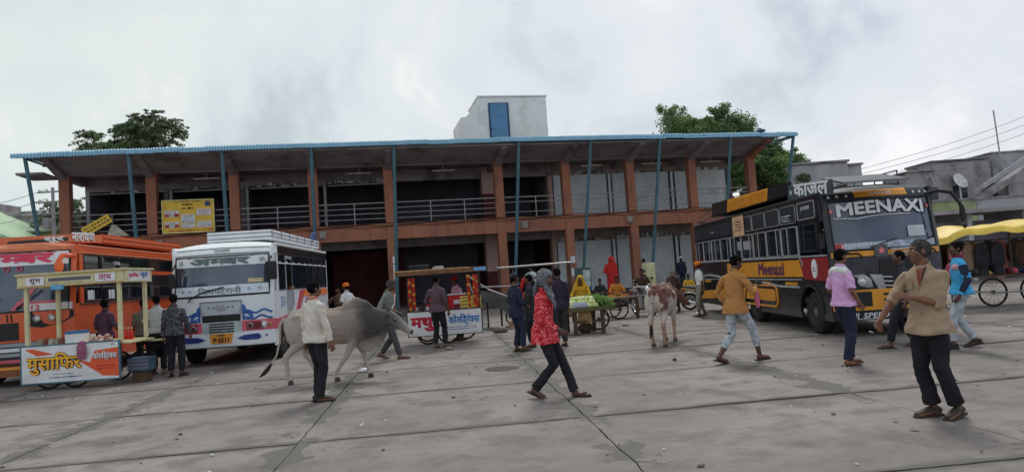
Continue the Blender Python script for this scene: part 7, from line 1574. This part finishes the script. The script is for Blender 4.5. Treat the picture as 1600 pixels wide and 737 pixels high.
# ---- motorcycles
def motorcycle(label, loc, yaw, bodym, lean=.12):
    t = thing('motorcycle', label, 'motorcycle', loc, yaw); t.rotation_euler = (0, lean, yaw)
    for y in (.62, -.62): spokes_wheel_yz(t, (0, y, .30), .30)
    P_ = lambda nm, mb, m, par=None: obj(nm, mb, m, par or t, smooth=True)
    mb = MB(); mb.tube([(0, .42, .78), (0, .30, .84), (0, .08, .80), (0, -.02, .72)], [(.06, .08), (.12, .13), (.11, .13), (.06, .09)], 12, side=(0, 0, 1)); P_('fuel_tank', mb, bodym)
    mb = MB(); mb.tube([(0, 0, .76), (0, -.3, .77), (0, -.62, .82), (0, -.74, .84)], [(.04, .10), (.05, .13), (.05, .12), (.03, .07)], 10, side=(0, 0, 1)); P_('seat', mb, RUBBER)
    mb = MB(); mb.tube([(0, .42, .80), (0, .30, .45), (0, .0, .32), (0, -.30, .38), (0, -.40, .70)], .025, 6); P_('frame', mb, IRON)
    mb = MB(); mb.box(-.10, .10, -.10, .22, .28, .52); mb.box(-.08, .08, .0, .16, .5, .64); q = obj('engine', mb, STEELD, t, bevel=.02)
    for s_ in (-1, 1): mb = MB(); mb.tube([(s_*.08, .62, .30), (s_*.08, .44, .84)], .02, 6); P_('fork', mb, CHROME)
    mb = MB(); mb.tube([(-.34, .26, .98), (-.22, .36, .98), (0, .42, .94), (.22, .36, .98), (.34, .26, .98)], .014, 6); hb = P_('handlebar', mb, CHROME)
    for s_ in (-1, 1): mb = MB(); mb.tube([(s_*.24, .36, .98), (s_*.30, .36, 1.12)], .006, 4); mb.ball((s_*.31, .36, 1.16), (.06, .015, .04), 8); q = P_('mirror', mb, RUBBER, hb)
    mb = MB(); mb.ball((0, .54, .86), (.09, .08, .09), 12); h = P_('headlight', mb, CHROME); mb = MB(); mb.ball((0, .60, .86), (.075, .03, .075), 10); P_('lens', mb, LAMP, h)
    mb = MB(); mb.tube([(.10, .1, .30), (.14, -.3, .26), (.14, -.75, .34)], [.02, .035, .04], 8); P_('exhaust', mb, CHROME)
    for y in (.62, -.62): mb = MB(); mb.tube([(0, y+.33*math.cos(a), .30+.33*math.sin(a)) for a in [R(30+15*k) for k in range(9)]], [(.01, .06)]*9, 6, side=(0, 0, 1)); P_('mudguard', mb, bodym)
    mb = MB(); mb.tube([(0, -.76, .70), (0, -.80, .74)], .04, 8); P_('tail_lamp', mb, REDC)
    return t
def spokes_wheel_yz(t, c, r_):
    mb = MB(); mb.ring(c, r_-.04, .04, 24, 8, axis='x'); w_ = obj('wheel', mb, TYRE, t, smooth=True); mb = MB(); mb.ring(c, r_-.085, .012, 24, 5, axis='x'); obj('rim', mb, CHROME, w_, smooth=True)
    mb = MB()
    for k in range(14): a = 2*math.pi*k/14; mb.tube([c, (c[0], c[1]+(r_-.09)*math.cos(a), c[2]+(r_-.09)*math.sin(a))], .004, 4)
    mb.lathe([(.05, -.04), (.05, .04)], c, 10, axis='x'); q = obj('spokes', mb, CHROME, w_); q['kind'] = 'stuff'
motorcycle('motorcycle with a bright headlight parked left of the patched cow', (4.12, 22.6, 0), R(195), mat('bike_black', (.02, .02, .025), rough=.25, coat=.5))
motorcycle('fallen looking silver motorcycle parked behind the black bus tail', (6.45, 23.4, 0), R(250), mat('bike_silver', srgb(130, 130, 138), rough=.3, coat=.4), .25)
# ---- things by the building
mb = MB(); mb.box(-.17, .17, -.1, .1, 0, .98); o = tag(obj('cabinet', mb, mat('cabinet_cream', srgb(206, 204, 156), rough=.6, var=.08), None, bevel=.01), 'narrow cream cabinet standing behind the patched cow', 'cabinet'); o.location = (5.55, 28.4, .72)
for k in range(2): mb = MB(); mb.box(-.15, .15, -.108, -.1, .05+.46*k, .46+.46*k); obj('door', mb, mat('cabinet_door', srgb(190, 190, 150)), o)
mb = MB(); mb.box(-.35, .35, -.3, .3, 0, .45); o = tag(obj('stone_block', mb, PLINTH, None, bevel=.02), 'grey stone block under the cream cabinet', 'block'); o.location = (5.55, 28.4, .27)
mb = MB(); mb.lathe([(.26, 0), (.28, .4), (.28, .75), (.24, .8), (.001, .8)], n=18); o = tag(obj('steel_drum', mb, STEELD, None, smooth=True), 'shiny steel drum beside the motorcycle headlight', 'drum'); o.location = (4.75, 26.8, .27)
mb = MB(); mb.box(-.42, .42, -.02, .02, 0, 1.15); o = tag(obj('notice_board', mb, mat('board_teal', srgb(70, 84, 84), rough=.6), None), 'dark poster board right of the column behind the yellow sari vendor', 'board'); o.location = (3.35, 34.2, .55); o.rotation_euler = (0, 0, .2)
mb = MB(); mb.box(.0, .38, -.026, -.021, .2, 1.05); obj('poster', mb, mat('poster_grey', srgb(170, 176, 178), var=.5, scale=3), o)
t = thing('poster_pair', 'two small pale posters pasted on the brown column', 'posters', bld.location); t.rotation_euler = bld.rotation_euler
for z0, z1 in ((2.0, 2.35), (1.3, 1.72)): mb = MB(); mb.box(3.05, 3.30, -.02, -.014, z0, z1); obj('poster', mb, WH, t)
t = thing('poster_pair', 'pale posters pasted on the column left of the drinks cart roof', 'posters', bld.location); t.rotation_euler = bld.rotation_euler
for z0, z1 in ((1.75, 2.5), (2.55, 2.9)): mb = MB(); mb.box(-6.12, -5.92, -.02, -.014, z0, z1); obj('poster', mb, WH, t)
t = thing('barrier_bar', 'long horizontal grey bar on posts across the stair bay', 'barrier', (.6, 22.0, 0), .0)
mb = MB(); mb.tube([(-1.15, 0, 1.83), (1.2, 0, 1.86)], .03, 8); obj('bar', mb, STEEL, t)
for x in (-1.1, 1.15): mb = MB(); mb.tube([(x, 0, 0), (x, 0, 1.83)], .03, 8); obj('post', mb, IRON, t)
# farm trolley of bent sheet metal tipped by the steps
t = thing('tipped_trolley', 'tipped grey metal trolley with handles right of the drinks cart', 'trolley', (-.75, 21.4, 0), R(-15)); TG = mat('trolley_grey', srgb(84, 84, 86), rough=.6, metal=.2, var=.3, scale=2, dirt=(srgb(70, 54, 44), .5, .75, 3))
mb = MB(); mb.prism([(-.65, 1.15), (-.60, 1.05), (.9, .22), (.9, .62), (.2, 1.02)], 0, .04, axis='y'); obj('tray_side', mb, TG, t); mb = MB(); mb.prism([(-.65, 1.15), (-.60, 1.05), (.9, .22), (.9, .62), (.2, 1.02)], .9, .94, axis='y'); obj('tray_side', mb, TG, t)
mb = MB(); mb.prism([(-.60, 1.05), (.9, .22), (.9, .25), (-.6, 1.09)], .04, .9, axis='y'); obj('tray_floor', mb, TG, t)
mb = MB(); mb.tube([(-.6, .0, 1.1), (-.75, .0, 1.6), (-.72, .0, 1.65), (-.1, .0, 1.2), (.6, .0, .9)], .022, 6); obj('handle', mb, STEEL, t); mb = MB(); mb.tube([(-.4, -.02, 1.28), (.75, -.02, 1.25)], .02, 6); obj('handle', mb, STEEL, t)
spokes_wheel(t, (.55, .45, .28), .28)
mb = MB(); mb.tube([(-.3, .45, .0), (-.3, .45, .9)], .03, 6); obj('prop', mb, IRON, t)
mb = MB(); mb.lathe([(.10, 0), (.13, .22), (.135, .24), (.001, .22)], n=14); o = tag(obj('paint_tin', mb, mat('tin_orange', srgb(190, 150, 130), var=.4, scale=6), None, smooth=True), 'pale tin with orange print beside the tipped trolley', 'tin'); o.location = (-.15, 20.6, .0)
mb = MB(); mb.ball((0, 0, 0), (.22, .16, .10), 10, fn=lambda d: 1+.2*noise.noise(d*3)); o = tag(obj('sack', mb, mat('sack_grey', srgb(120, 110, 100)), None, smooth=True), 'grey sack on the ground between trolley and drinks cart', 'sack'); o.location = (-.5, 19.6, .08)
for k, (x, y) in enumerate(((5.6, 21.6), (2.9, 18.9), (4.0, 20.6), (-2.9, 12.9), (-1.6, 15.9), (1.1, 19.6))):
    mb = MB(); mb.ball((0, 0, 0), (.10, .07, .045), 8, fn=lambda d: 1+.3*noise.noise(d*2+Vector((k, 0, 0)))); o = tag(obj('trash_bag', mb, [WH, mat('trash_grey', srgb(130, 126, 120)), WH][k % 3], None, smooth=True), ['white scrap by the black bus tail', 'grey scrap behind the vegetable cart', 'white scrap left of the patched cow', 'white scrap under the bull', 'grey scrap left of the drinks cart wheels', 'white scrap beyond the vegetable cart'][k], 'scrap'); o.location = (x, y, .03)

rs = random.Random(33)
for k, (x, y, z, kind) in enumerate(((1.9, 24.6, 0, 0), (2.6, 25.2, 0, 1), (4.6, 25.6, 0, 0), (5.9, 26.4, .0, 1), (6.9, 27.6, .27, 0), (2.3, 26.6, .0, 1), (-2.9, 24.5, 0, 0), (-3.6, 25.3, 0, 1), (-4.3, 24.2, 0, 0), (.6, 25.5, 0, 1))):
    where = ['left of the seated child', 'before the seated child', 'left of the steel drum', 'right of the steel drum', 'by the tall navy figure', 'behind the yellow sari vendor', 'behind the drinks cart', 'left behind the drinks cart', 'by the orange turbaned porter', 'under the grey barrier bar'][k]
    mb = MB()
    if kind: mb.lathe([(.20, 0), (.28, .22), (.29, .25), (.001, .2)], n=14); o = tag(obj('basket', mb, WOOD, None, smooth=True), 'round woven basket on the ground '+where, 'basket')
    else: mb.ball((0, 0, .2), (.24, .2, .26), 12, fn=lambda d, k=k: 1+.16*noise.noise(d*2.5+Vector((k, 0, 0)))); o = tag(obj('sack', mb, [mat('sack_jute', srgb(150, 130, 104), rough=.95, var=.2, bump=.4), mat('sack_white', srgb(186, 184, 176), rough=.8, var=.12, bump=.3)][k % 2], None, smooth=True), 'stuffed sack standing '+where, 'sack')
    o.location = (x, y, z)
